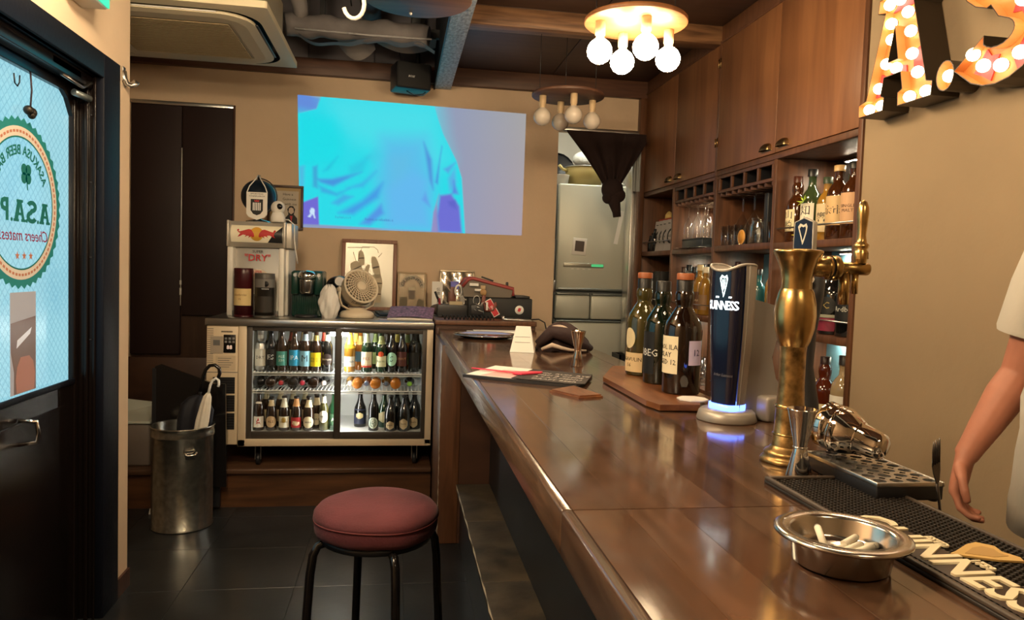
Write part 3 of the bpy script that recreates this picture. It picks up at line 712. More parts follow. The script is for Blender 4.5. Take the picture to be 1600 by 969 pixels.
# ------------------------------------------------------------------ left corner: bin, umbrellas, board, tub
m_galv = pm('galvanised steel', (.34, .34, .31), .25, .95, vary=.25, vscale=35, bump=.04, bscale=30)
tc_ = thing('trash_can', 'galvanised steel bin with side handles holding umbrellas by the cooler', 'bin', (-1.062, 3.90, 0))
obj('can_body', MB().lathe([(0, .004), (.147, .004), (.151, 0), (.152, .006), (.146, .012), (.146, .46), (.150, .466), (.152, .475), (.150, .49), (.150, .512), (.154, .516), (.150, .520), (.143, .516), (.143, .02), (0, .012)], 40, caps=False), m_galv, tc_)
for a in (R(-62), R(118)):
    h = obj('handle', MB().box(-.022, .022, -.001, .004, -.03, .012).tube([(-.028, .004, .008), (-.026, .02, .004), (-.018, .024, -.006), (.018, .024, -.006), (.026, .02, .004), (.028, .004, .008)], .005, 8), m_chrome, tc_)
    h.location = (.147*math.cos(a), .147*math.sin(a), .40); h.rotation_euler = (0, 0, a - PI/2)
m_umb = pm('navy black umbrella cloth', (.008, .009, .016), .7, bump=.3, bscale=20)
ub = thing('umbrella', 'black folded umbrella with a black crook handle in the steel bin', 'umbrella', (-1.105, 3.945, .03), rot=(R(0), R(10), 0))
rings = []
for k, (z, r) in enumerate([(.0, .02), (.15, .04), (.35, .048), (.50, .060), (.58, .058), (.62, .038), (.64, .012)]):
    rings.append([(-.01*0+(r*(1+.22*math.cos(6*a+k*.35)))*math.cos(a)*1.25, (r*(1+.22*math.cos(6*a+k*.35)))*math.sin(a), z) for a in [2*PI*i/36 for i in range(36)]])
obj('canopy', MB().loft(rings), m_umb, ub)
obj('shaft', MB().tube([(0, 0, .62), (0, 0, .68)], .008, 8), m_blk, ub)
obj('crook_handle', MB().tube([(0, 0, .66), (0, 0, .74), (.004, 0, .775), (.02, 0, .80), (.045, 0, .808), (.068, 0, .795), (.076, 0, .77), (.074, 0, .75)], [.0095]*8, 10), m_blkgl, ub)
uw = thing('umbrella', 'white folded umbrella with a white hook handle in the steel bin', 'umbrella', (-1.050, 3.852, .06), rot=(R(0), R(11), 0))
rings = []
for k, (z, r) in enumerate([(.0, .015), (.2, .026), (.40, .026), (.50, .028), (.57, .024), (.62, .018), (.64, .008)]):
    rings.append([((r*(1+.2*math.cos(5*a+k*.4)))*math.cos(a), (r*(1+.2*math.cos(5*a+k*.4)))*math.sin(a), z) for a in [2*PI*i/30 for i in range(30)]])
obj('canopy', MB().loft(rings), pm('white umbrella film', (.72, .68, .60), .45, bump=.4, bscale=25), uw)
obj('crook_handle', MB().tube([(0, 0, .62), (0, 0, .68), (.005, 0, .705), (.02, 0, .72), (.035, 0, .712), (.040, 0, .692), (.038, 0, .68)], .0065, 8), pm('white handle plastic', (.78, .78, .76), .3), uw)
bb = thing('sign_board', 'black folding sign board standing behind the steel bin', 'board', (-1.255, 4.082, 0))
M_ = basis((0, 0, 0), (1, 0, 0), (0, .0, 1))
obj('board_face', MB().prism([(.0, .14), (.005, .79), (.03, .80), (.30, .70), (.36, .70), (.37, .14)], -.012, .012, M_), m_blkgl, bb)
obj('board_back', MB().prism([(.03, .02), (.03, .75), (.33, .69), (.33, .02)], -.012, .012, basis((0, .036, 0), (1, 0, 0), (0, .0, 1))), m_blk, bb)
obj('board_leg', MB().prism([(-.012, .02), (-.008, .78), (.012, .78), (.010, .02)], -.014, .014, M_), m_blk, bb)
obj('leg_foot', MB().prism([(-.02, .0), (-.014, .03), (.012, .03), (.016, .0)], -.02, .02, M_), m_white, bb)
obj('board_slot', MB().rbox(.17, .25, -.014, -.006, .56, .585, .003), m_char, bb)
tb = thing('storage_bin', 'grey brown plastic bin with a pale lid on the step behind the bin', 'bin', (-1.47, 4.36, .217))
obj('bin_body', MB().rbox(-.2, .15, -.14, .14, 0, .235, .012), pm('taupe plastic', (.16, .13, .11), .5), tb)
obj('bin_lid', MB().rbox(-.21, .155, -.15, .15, .235, .25, .005).add([(-.2, -.14, .25), (.14, -.14, .25), (.14, .14, .30), (-.2, .14, .34)], [(0, 1, 2, 3)]), pm('pale green lid', (.45, .48, .42), .4), tb)

# ------------------------------------------------------------------ display cooler
m_crn = pm('cream cooler enamel', (.66, .54, .38), .38)
m_gsk = pm('dark bronze door frame', (.045, .037, .03), .45)
m_int = pm('white cooler liner', (.74, .76, .74), .35)
co = thing('display_cooler', 'cream glass door display cooler full of beer bottles under the projection', 'cooler', (0, 4.18, 0))
Y0 = 0.0
shell = MB().box(-1.02, -.80, .02, .62, .345, 1.004).box(-.80, .208, .56, .62, .345, 1.004).box(.168, .208, .02, .62, .345, 1.004).box(-.80, .168, .02, .56, .345, .385)
obj('cabinet_shell', shell, m_crn, co)
obj('liner', MB().box(-.80, .168, .548, .558, .385, 1.0).box(-.80, -.792, .05, .55, .385, 1.0).box(.16, .168, .05, .55, .385, 1.0).box(-.80, .168, .05, .55, .386, .40).box(-.80, .168, .03, .558, .992, 1.003), m_int, co)
obj('steel_top', MB().rbox(-1.028, .214, -.012, .655, 1.005, 1.045, .005), m_steel, co)
obj('frame_post', MB().rbox(-.853, -.812, -.004, .03, .335, 1.004, .003), m_crn, co)
obj('frame_post', MB().rbox(.174, .21, -.004, .03, .345, 1.004, .003), m_crn, co)
obj('frame_bar', MB().rbox(-.853, .21, -.004, .03, .335, .374, .003), m_crn, co)
mp2 = obj('machine_panel', MB().rbox(-1.02, -.855, .0, .02, .345, 1.002, .003), m_crn, co)
obj('panel_seam', MB().box(-1.018, -.857, -.001, .002, .745, .749), m_grey, mp2)
obj('louver', MB().box(*(-1.017, -.985, -.0015, .002, .80, .803)), m_grey, mp2)
lv = [c for c in kids(mp2) if c.name.startswith('louver')][0]
for k in range(1, 17):
    d = lv.copy(); C.objects.link(d); d.location = (0, 0, k*.0115)
obj('maker_plate', MB().box(-.945, -.885, -.0012, .001, .967, .975), pm('plate grey', (.25, .2, .15), .5), mp2)
text('HOSHIZAKI', .011, m_inkb, mp2, (-.915, -.0016, .971), depth=.0003)
obj('notice', MB().box(-1.0, -.935, -.004, 0, .85, .945), pm('kraft notice', (.35, .30, .24), .7), mp2)
obj('notice_mark', MB().box(-.985, -.95, -.005, -.004, .895, .925), m_grey, mp2)
dsp = obj('control_box', MB().rbox(-.932, -.868, -.006, .0, .855, .955, .003), m_blkgl, mp2)
text('88', .03, pm('led digits', (.6, .4, .3), .5, emit=(1, .7, .5), es=.6), dsp, (-.90, -.0066, .885), depth=.0003)
for k in range(6): obj('key', MB().box(-.925+(k % 3)*.02, -.912+(k % 3)*.02, -.0072, -.006, .91+(k//3)*.018, .922+(k//3)*.018), pm('key grey', (.2, .2, .2), .5), dsp)
obj('sticker', MB().box(-.972, -.868, -.003, 0, .76, .84), pm('cream sticker', (.58, .47, .33), .6), mp2)
for k in range(5): obj('sticker_line', MB().box(-.96, -.90+.01*(k % 3), -.0036, -.003, .775+k*.012, .778+k*.012), m_grey, mp2)
for k in range(3):
    gr = obj('grille', MB().box(-.985, -.87, -.003, .001, .43+k*.10, .52+k*.10), m_blk, mp2)
    for j in range(6): obj('grille_slat', MB().box(-.985, -.87, -.005, -.003, .438+k*.10+j*.014, .441+k*.10+j*.014), m_char, gr)
obj('lock', MB().cyl((-.92, .375, -.004), .006, 0, .006, 10, 'y') if False else MB().lathe([(.009, -.006), (.009, .0)], 10, (-.925, 0, .375), 'y'), m_grey, mp2)
# two sliding doors with panes
for nm, x0, x1, yy, xa, xb in (('sliding_door', -.812, -.308, .012, -.783, -.338), ('sliding_door', -.335, .174, -.004, -.300, .150)):
    dmb = MB().rbox(x0, xa, yy, yy+.014, .376, 1.0, .002).rbox(xb, x1, yy, yy+.014, .376, 1.0, .002).rbox(xa, xb, yy, yy+.014, .376, .415, .002).rbox(xa, xb, yy, yy+.014, .978, 1.0, .002)
    dr = obj(nm, dmb, m_gsk, co); obj('pane', MB().box(xa-.002, xb+.002, yy+.006, yy+.009, .413, .98), clear('cooler pane', (.97, .98, .98), .02, .05), dr)
obj('door_track', MB().box(-.812, .174, .012, .04, .374, .378), m_gsk, co)
# wire shelves
for z in (.738, .637):
    sh = obj('wire_shelf', MB().tube([(-.79, .055, z), (.158, .055, z)], .0045, 6).tube([(-.79, .055, z-.012), (.158, .055, z-.012)], .003, 5).tube([(-.79, .30, z-.003), (.158, .30, z-.003)], .003, 5).tube([(-.79, .53, z), (.158, .53, z)], .004, 5), pm('white wire', (.85, .85, .82), .4), co)
    wm = MB().tube([(0, .05, z+.002), (0, .535, z+.002)], .0022, 5).mesh('shelf_wire'); wm.materials.append(MATS['white wire'])
    for k in range(46):
        obj('shelf_wire', wm, None, sh, (-.785 + k*.0205, 0, 0))
lamp = obj('lamp_tube', MB().lathe([(.012, -.05), (.012, .05)], 12, (-.318, .06, .965), 'x'), emitter('cooler lamp', (1.0, .97, .88), 150), co)
obj('lamp_tube', MB().lathe([(.008, .42), (.008, .80)], 10, (-.318, .055, 0), 'z'), emitter('cooler lamp low', (1.0, .97, .88), 60), co)
for x, y in ((-.75, .06), (.12, .06), (-.75, .52), (.12, .52)):
    cs = obj('caster', MB().lathe([(.02, -.012), (.034, -.01), (.034, .01), (.02, .012)], 14, (x, y, .251), 'x'), m_blk, co)
    obj('caster_fork', MB().rbox(x-.017, x-.013, y-.02, y+.02, .25, .34, .001).rbox(x+.013, x+.017, y-.02, y+.02, .25, .34, .001).rbox(x-.02, x+.02, y-.03, y+.03, .33, .345, .002), m_steel, cs)
# the bottles inside
FACE = (.0, -1)
UZ, FZ, MZ = .7432, .401, .6424
def cb_(label, kind, glass, x, y, z, labels=(), cap=('#222222', 'crown'), s=1.0, neck=None, name='beer_bottle', cat='bottle'):
    return bottle(name, label, cat, kind, glass, (x, y, z), (-.10+x*-.2, -1), s, cap, labels, 'bottles in the display cooler', neck=neck)
YF = 4.30
for k, z in enumerate((UZ, UZ+.166)):
    cb_('silver beer can at the left end of the cooler top shelf, ' + ('lower' if k == 0 else 'upper') + ' of two stacked', 'can', pm('silver can', (.55, .55, .53), .3, .8), -.757, YF, z,
        [(.03, .13, 70, '#d8d4c8', 'DRY', .026, '#444444')] if k == 0 else [(.03, .12, 70, '#e3ded0', 'SAPPORO', .012, '#8a3a2a')], cap=None, name='beer_can', cat='can', s=.96 if k == 0 else .55)
cb_('dark beer bottle lettered ES on the cooler top shelf', 'longneck', g_dark, -.700, YF, UZ, [(.03, .12, 60, '#181412', 'ES', .038, '#d9d9d6')], s=1.05)
cb_('brown beer bottle with a teal label on the cooler top shelf', 'longneck', g_brown, -.640, YF, UZ, [(.03, .105, 62, '#3f8f86', 'ALE\n330', .020, '#d8e8e0')], s=1.08)
cb_('brown beer bottle with a bright blue IPA label on the cooler top shelf', 'longneck', g_brown, -.571, YF, UZ, [(.03, .115, 65, '#2b9fd0', 'IPA', .034, '#e8f4fa')], s=1.06)
cb_('brown beer bottle with a pale blue pictured label on the cooler top shelf', 'longneck', g_brown, -.512, YF, UZ, [(.028, .11, 65, '#8cc4dc', 'M', .05, '#1d2a3a')], s=1.06, neck=(.165, .20, '#b7cbd6'))
cb_('brown beer bottle with a yellow and black label on the cooler top shelf', 'longneck', g_brown, -.452, YF, UZ, [(.028, .105, 65, '#f0d21c', '', .02, '#111111'), (.052, .078, 66, '#1a1a16', 'YELLOW', .014, '#e8c81c')], s=1.03, neck=(.17, .2, '#8a7a3a'))
cb_('black beer bottle with a dark round label beside the cooler mullion', 'longneck', g_dark, -.388, YF, UZ, [(.035, .10, 60, '#2a1c18', 'BREWERY', .013, '#cfc4b0', 'oval')], s=1.03, neck=(.17, .205, '#b8ad98'))
cb_('amber beer bottle with a white blue-lettered label right of the cooler mullion', 'longneck', g_gold, -.262, YF, UZ, [(.03, .085, 65, '#e8e4d6', 'Modelo', .020, '#2d5f73')], cap=('#d9b43a', 'crown'), s=1.05, neck=(.13, .2, '#e6b52e'))
cb_('small yellow necked beer bottle standing behind the amber one', 'longneck', g_amber, -.206, YF+.08, UZ, [(.05, .11, 60, '#5d8ea8', '', .02, '#222222')], cap=('#d9b43a', 'crown'), s=1.0, neck=(.15, .2, '#e2c56a'))
cb_('green beer bottle with a cream and red label on the cooler top shelf', 'longneck', g_green, -.165, YF, UZ, [(.035, .11, 65, '#e9dfc2', 'PILS', .022, '#b0402c'), (.026, .042, 66, '#bf3a2a', '', .02, '#111111')], s=1.06, neck=(.16, .21, '#d6dcb4'))
cb_('green beer bottle with a red disc over a cream label on the cooler top shelf', 'longneck', g_green, -.082, YF, UZ, [(.03, .09, 65, '#dcdcb8', 'URQUELL', .013, '#2f6b3a'), (.085, .115, 30, '#d0512c', '', .02, '#111111', 'oval')], s=1.05, neck=(.155, .2, '#b9c488'))
cb_('dark beer bottle with a mint oval S label on the cooler top shelf', 'longneck', g_dark, -.020, YF, UZ, [(.035, .11, 58, '#a5d6c0', 'S', .045, '#1c3a34', 'oval')], s=1.06, cap=('#7fc0ae', 'crown'))
cb_('dark beer bottle with a red brown square label on the cooler top shelf', 'longneck', g_dark, .037, YF, UZ, [(.035, .115, 60, '#4a2018', 'STOUT', .018, '#b58a60')], s=1.05)
cb_('large black beer bottle at the right end of the cooler top shelf', 'tall', g_dark, .105, YF+.02, UZ, [(.03, .14, 55, '#101010', '', .02, '#aaaaaa'), (.195, .225, 60, '#20211c', 'B', .02, '#9a9a90', 'oval')], s=.82)
# second row behind on the top shelf
for i, x in enumerate((-.73, -.67, -.605, -.54, -.48, -.42)):
    cb_('beer bottle in the top shelf back row behind the left door, %s from the left' % ORD[i], 'longneck', (g_brown, g_green, g_dark)[i % 3], x, 4.43+.01*(i % 2), UZ, [(.03, .10, 60, ['#c9b48a', '#dfe3da', '#7d4030'][i % 3], '', .01, '#111111')], neck=(.16, .21, ['#d6c690', '#e6e2d0', '#c04a34'][i % 3]))
for i, x in enumerate((-.235, -.12, -.05, .01, .07, .125)):
    cb_('beer bottle in the top shelf back row behind the right door, %s from the left' % ORD[i], 'longneck', (g_amber, g_green, g_dark, g_dark)[i % 4], x, 4.43+.01*(i % 2), UZ, [(.03, .10, 60, ['#d9c05a', '#9fb06a', '#3a2a20'][i % 3], '', .01, '#111111')], neck=(.16, .21, ['#e6cf5a', '#9fb568', '#2a2620'][i % 3]))
# lying bottles on the middle shelf: base or cap towards the room
def lying(label, x, base_out, glass, capc, y=4.27, rr=.03, kind='longneck'):
    rot = (R(-90), 0, 0) if base_out else (R(90), 0, 0)
    t = bottle('beer_bottle', label, 'bottle', kind, glass, (x, y if base_out else y+.235, MZ+.033), cap=(capc, 'crown'), rot=rot, group='bottles lying in the display cooler')
    return t
for i, (x, bo, gl, cc) in enumerate([(-.76, True, g_dark, '#222222'), (-.70, True, g_brown, '#222222'), (-.64, False, g_brown, '#c0303a'), (-.575, True, g_dark, '#222222'), (-.523, False, g_brown, '#c03046'), (-.462, True, g_brown, '#222222'), (-.405, False, g_dark, '#d8c8c4'),
                                    (-.255, False, g_gold, '#c9c9c4'), (-.215, True, g_amber, '#222222'), (-.163, False, g_amber, '#5a6a84'), (-.112, True, g_amber, '#222222'), (-.05, False, g_gold, '#4a566a'), (.003, True, g_amber, '#222222'), (.085, False, g_dark, '#86c040')]):
    nm = {'#c0303a': 'red cap', '#c03046': 'crimson cap', '#d8c8c4': 'pale cap', '#c9c9c4': 'grey cap', '#5a6a84': 'blue grey cap', '#4a566a': 'dark blue cap', '#86c040': 'lime green cap'}.get(cc)
    order = ['first', 'second', 'third', 'fourth', 'fifth', 'sixth', 'seventh'][i % 7]
    lab = ('lying bottle with its %s outwards, %s from the left behind the %s door' % (nm, order, 'left' if i < 7 else 'right')) if not bo else ('lying %s bottle with its base outwards, %s from the left, %s door' % ('amber' if gl == g_amber else 'dark', order, 'left' if i < 7 else 'right'))
    lying(lab, x, bo, gl, cc)
# bottom row
cb_('brown beer bottle with a white label and red star on the cooler floor', 'longneck', g_brown, -.762, YF, FZ, [(.02, .085, 65, '#e6ded2', '★', .05, '#c01c2c'), (.15, .172, 60, '#d8cfc0', '', .01, '#111111', 'oval')], s=.97)
cb_('brown beer bottle with a tan arched label on the cooler floor', 'stubby', g_brown, -.693, YF, FZ, [(.02, .085, 60, '#c8a882', 'ALE', .02, '#5a3a22', 'oval')], neck=(.14, .175, '#cdb48c'), s=1.0)
cb_('brown beer bottle with a cream lion label and paper collar on the cooler floor', 'stubby', g_brown, -.622, YF, FZ, [(.018, .08, 62, '#e2dcc6', 'SINGHA', .012, '#8a6a24'), (.045, .075, 24, '#b08a2c', '', .01, '#111111', 'oval')], neck=(.13, .18, '#ded8c4'), s=1.03)
cb_('brown beer bottle with a red label and cream collar on the cooler floor', 'stubby', g_brown, -.555, YF, FZ, [(.018, .075, 62, '#a8262c', 'Tiger', .02, '#f0e0c0'), (.028, .055, 40, '#e6d6b0', '', .01, '#111111', 'oval')], neck=(.135, .178, '#d9a06a'), s=1.03)
cb_('brown beer bottle with a large round cream label on the cooler floor', 'stubby', g_brown, -.486, YF, FZ, [(.015, .08, 62, '#e8dcbc', 'BIRRA', .014, '#3a2a1a', 'oval')], neck=(.13, .17, '#e8d8b0'), s=1.03)
cb_('brown beer bottle with a round cream label half behind the other one', 'stubby', g_brown, -.448, YF+.06, FZ, [(.02, .085, 62, '#e8dcbc', 'BIRRA', .014, '#3a2a1a', 'oval')], neck=(.13, .17, '#e8d8b0'), s=1.05)
cb_('olive beer bottle with a white oval label beside the mullion on the cooler floor', 'longneck', g_olive, -.402, YF, FZ, [(.05, .125, 58, '#ece8dc', 'BIRRA', .014, '#2a2a26', 'oval')], neck=(.17, .21, '#e6e2d4'), s=.93)
cb_('green beer bottle half hidden by the mullion on the cooler floor', 'longneck', g_green, -.348, YF+.01, FZ, [(.03, .1, 55, '#1c3a22', 'A', .03, '#c8d0b8')], s=.95)
cb_('dark beer bottle with a navy label and pale hexagon, furthest left of them', 'flask', g_dark, -.20, YF+.10, FZ, [(.02, .11, 68, '#1a2138', '', .01, '#111111'), (.05, .09, 36, '#c9b684', '', .01, '#111111', 'hex')], s=.98)
cb_('dark beer bottle with a round green B label on the cooler floor', 'longneck', g_dark, -.118, YF-.01, FZ, [(.015, .08, 55, '#d8e4d4', '', .01, '#111111', 'oval'), (.02, .075, 48, '#1f4a36', 'B', .045, '#dfe8da', 'oval')], s=1.0)
cb_('green beer bottle with a beige label behind the round B label bottle', 'flask', g_green, -.06, YF+.09, FZ, [(.03, .10, 60, '#a89c78', '', .01, '#111111', 'hex')], s=.97)
for i, (x, dy, lx) in enumerate([(-.02, 0, 'first'), (.058, .0, 'second'), (.118, .05, 'third')]):
    cb_('black beer bottle with a tan shield label on the cooler floor, %s from the left' % lx, 'flask', g_dark, x, YF+dy-.01, FZ, [(.01, .06 if i == 0 else .075, 42, '#b5a07e', 'TRAPPE', .010, '#2c2018', 'hex')], s=1.0)
for i, x in enumerate((.015, .07, .12)):
    cb_('plain black beer bottle in the cooler floor back row, %s from the left' % ORD[i], 'flask', g_dark, x, 4.44, FZ, [(.02, .08, 50, '#3a3028', '', .01, '#111111')], s=1.0)
for i, x in enumerate((-.74, -.66, -.59, -.52)):
    cb_('brown beer bottle in the cooler floor back row, %s from the left' % ORD[i], 'longneck', g_brown, x, 4.42, FZ, [(.03, .1, 60, ['#c9b48a', '#bfa07a'][i % 2], '', .01, '#111111')], neck=(.16, .21, '#cfc6a4'))

# ------------------------------------------------------------------ bar stool
sl = thing('bar_stool', 'round bar stool with a dusty red cushion and four black legs', 'stool', (-.042, 2.085, 0))
m_vel = pm('dusty red velvet', (.098, .021, .027), .85, bump=.15, bscale=120, vary=.25, vscale=7, sheen=.04)
prof = [(0, .690), (.08, .690), (.135, .685), (.163, .674), (.175, .660), (.176, .650), (.1725, .645), (.173, .639), (.174, .632), (.172, .615), (.166, .603), (.150, .597), (0, .597)]
sm_ = MB()
n = 56; vs_ = []; fs = []
for i, (r, z) in enumerate(prof):
    for k in range(n):
        a = 2*PI*k/n; dz = (.003*math.sin(3*a+1) + .002*math.sin(7*a)) if .60 < z < .66 else 0
        vs_.append((r*math.cos(a), r*math.sin(a), z+dz))
for i in range(len(prof)-1):
    for k in range(n): fs.append((i*n+k, (i+1)*n+k, (i+1)*n+(k+1) % n, i*n+(k+1) % n))
obj('seat', sm_.add(vs_, fs, True), m_vel, sl)
pp_ = [(.178+.0025, .6165)]
obj('seat_piping', MB().tube([(.1745*math.cos(2*PI*k/48), .1745*math.sin(2*PI*k/48), .6475+.003*math.sin(3*2*PI*k/48+1)) for k in range(48)], .0028, 6, closed=True), pm('dark red piping', (.13, .028, .03), .8), sl)
obj('seat_base', MB().cyl((0, 0, 0), .155, .582, .598, 32), m_blk, sl)
for k in range(4):
    a = R(-72 + 90*k); c_, s_ = math.cos(a), math.sin(a)
    pts = [(.06*c_, .06*s_, .588), (.135*c_, .135*s_, .586), (.165*c_, .165*s_, .578), (.178*c_, .178*s_, .553), (.185*c_, .185*s_, .50), (.20*c_, .20*s_, .25), (.215*c_, .215*s_, .01)]
    lg = obj('leg', MB().tube(pts, .0125, 10), m_blkgl, sl)
    obj('foot_cap', MB().cyl((.2155*c_, .2155*s_, 0), .0155, 0, .03, 12), m_blk, lg)
obj('foot_ring', MB().tube([(.195*math.cos(2*PI*k/40), .195*math.sin(2*PI*k/40), .20) for k in range(40)], .008, 8, closed=True), m_blkgl, sl)
# ------------------------------------------------------------------ console and back ledge beside the cooler
cn = thing('side_console', 'dark brown wooden console between the cooler and the kitchen opening', 'cabinet', (0, 4.16, 0))
obj('console_body', MB().box(.222, .80, .012, 1.03, 0, 1.035), m_dwood, cn)
obj('console_top', MB().rbox(.216, .806, 0, 1.035, 1.035, 1.062, .003), m_frame, cn)
obj('console_front', MB().rbox(.23, .795, .004, .012, .3, 1.02, .003), wood('console front wood', (.05, .018, .009), (.11, .042, .02), (1, 12, 12), 2.5, .35), cn)
bl = thing('back_ledge', 'dark ledge behind the cooler that carries the mirrors', 'ledge', (0, 4.84, 0))
obj('ledge_board', MB().rbox(-1.03, .213, 0, .35, 1.02, 1.05, .003), m_dwood, bl); obj('ledge_body', MB().box(-1.02, .21, .01, .35, .217, 1.02), m_dwood, bl)
TZ, CZ_ = 1.0455, 1.0625
# ------------------------------------------------------------------ drink dispenser with light box
m_sil = pm('silver plastic', (.50, .46, .40), .35, .35)
dp = thing('beer_dispenser', 'white and silver countertop dispenser lettered DRY at the left end of the cooler', 'dispenser', (-.805, 4.40, TZ))
obj('body', MB().rbox(-.13, .17, .06, .36, 0, .395, .006), m_white, dp)
obj('side_frame', MB().rbox(-.16, -.128, -.01, .08, 0, .395, .005), m_white, dp)
obj('side_frame', MB().rbox(.125, .155, -.01, .08, 0, .395, .005), m_white, dp)
obj('drip_base', MB().rbox(-.128, .125, -.02, .06, 0, .03, .004), m_grey, dp)
fp = obj('front_panel', MB().grid(lambda u, v: (-.128+.253*u, .015 + .04*math.sin(v*PI*.5), .03+.362*v), 6, 12), pm('silver panel', (.50, .47, .42), .25, .6), dp)
text('SUPER', .022, m_inkb, fp, (-.002, .045, .372), depth=.001)
text('"DRY"', .055, m_inkr, fp, (-.002, .040, .335), depth=.001, bold=.0006)
obj('pale_arch', MB().prism([(-.085, .10)] + [(-.002+.083*math.cos(PI*k/14), .20+.07*math.sin(PI*k/14)) for k in range(14, -1, -1)] + [(.081, .10)], -.002, .001, basis((0, .032, 0), (1, 0, 0), (0, 0, 1))), pm('pale arch', (.66, .58, .46), .5), fp)
text('SUPER\nDRY', .02, m_inkr, fp, (-.002, .027, .245), depth=.001)
lbx = thing('light_box', 'silver framed light box sign with two red bulls and a yellow sun on the dispenser', 'sign', (-.805, 4.40, TZ+.396))
obj('box_body', MB().rbox(-.15, .19, .03, .30, 0, .148, .006), m_sil, lbx)
obj('end_cap', MB().rbox(-.163, -.15, -.025, .10, 0, .15, .005), m_sil, lbx); obj('end_cap', MB().rbox(.148, .162, -.025, .10, 0, .15, .005), m_sil, lbx)
def sgf(x, z, d=0): return (x, .03 - .05*math.sin(max(0, min(1, (z)/.148))*PI)*.9 - d, z)
obj('sign_frame', MB().grid(lambda u, v: sgf(-.15+.30*u, .148*v), 4, 14), m_sil, lbx)
sgp = obj('sign_panel', MB().grid(lambda u, v: sgf(-.142+.284*u, .028+.096*v, .0015), 4, 12), pm('cream light panel', (.72, .62, .42), .4, emit=(1, .82, .5), es=.12), lbx)
def curved(poly, d):
    mb = MB(); pts = []
    n_ = len(poly); mesh = bmesh.new(); vs_ = [mesh.verts.new((x, z, 0)) for x, z in poly]; mesh.faces.new(vs_)
    bmesh.ops.triangulate(mesh, faces=mesh.faces[:])
    bmesh.ops.subdivide_edges(mesh, edges=mesh.edges[:], cuts=2); bmesh.ops.triangulate(mesh, faces=mesh.faces[:]); bmesh.ops.subdivide_edges(mesh, edges=mesh.edges[:], cuts=1); bmesh.ops.triangulate(mesh, faces=mesh.faces[:]); mesh.verts.index_update()
    out = MB().add([sgf(v.co.x, v.co.y, d) for v in mesh.verts], [[v.index for v in f.verts] for f in mesh.faces], True); mesh.free(); return out
obj('yellow_sun', curved([(.037*math.cos(2*PI*k/24), .076+.040*math.sin(2*PI*k/24)) for k in range(24)], .003), pm('sun yellow', (.70, .38, .05), .5), sgp)
bull = [(-.108,.096),(-.100,.103),(-.094,.096),(-.100,.090),(-.092,.088),(-.078,.092),(-.060,.098),(-.044,.103),(-.030,.100),(-.022,.090),(-.014,.076),(-.012,.062),(-.020,.056),(-.030,.062),(-.036,.058),(-.046,.052),(-.040,.064),(-.052,.064),(-.064,.056),(-.058,.068),(-.074,.070),(-.088,.062),(-.104,.056),(-.096,.068),(-.088,.078),(-.100,.084)]
m_bull = pm('bull red', (.50, .03, .03), .5)
obj('bull', curved(bull, .0045), m_bull, sgp); obj('bull', curved([(-x, z) for x, z in bull], .0045), m_bull, sgp)
obj('dark_corner', curved([(.142, .028), (.142, .123), (.10, .085), (.06, .029)], .003), m_char, sgp)
# whisky tubes
def tube_can(lab, x, y, r, h, colr, lc, lz, txt, tcol, size, mcap):
    t = thing('whisky_tube', lab, 'tin', (x, y, TZ), -.25)
    obj('tube', MB().lathe([(0, 0), (r, 0), (r, h-.035), (r, h-.033)], 26, caps=False), lab_mat(colr, .35), t)
    obj('lid', MB().lathe([(r+.001, h-.033), (r+.001, h-.002), (r-.001, h), (0, h)], 26, caps=False), mcap, t)
    obj('base_ring', MB().lathe([(r+.001, 0), (r+.001, .012), (r, .012)], 26, caps=False), mcap, t)
    lo = obj('paper_label', MB().lathe([(r+.0007, lz[0]), (r+.0007, lz[1])], 20, caps=False, a0=-PI/2-R(75), a1=-PI/2+R(75)), lab_mat(lc), t)
    for i, q in enumerate(txt.split('\n')):
        text(q, size, lab_mat(tcol), lo, (0, -(r+.001), (lz[0]+lz[1])/2 + .012 - i*size*1.4), bend=r+.001, depth=.0002, shear=.2 if i == 0 else 0)
    return t
tube_can('maroon whisky tube with a cream label in front of the dispenser', -.86, 4.33, .052, .275, '#3d0d14', '#d8c08a', (.065, .16), 'Glenfarclas\n15', '#7a4a20', .017, lab_mat('#3a0a12', .3))
tg = tube_can('grey and black picture tube beside the maroon whisky tube', -.742, 4.312, .054, .25, '#1d1a17', '#2a2520', (.03, .12), '', '#ddd', .02, lab_mat('#4a4742', .35))
obj('grey_band', MB().lathe([(.0547, .17), (.0547, .218)], 22, caps=False), pm('grey tube band', (.16, .15, .14), .4), tg)
obj('round_mark', MB().cyl((.02, -.0525, .19), .017, 0, .003, 16, 'y') if False else MB().lathe([(0, -.001), (.016, -.001), (.016, .002)], 18, (.028, -.049, .19), 'y'), m_blk, tg)
text('Bowmore', .014, m_inkw, tg, (.018, -.0552, .163), bend=.0552, depth=.0002)
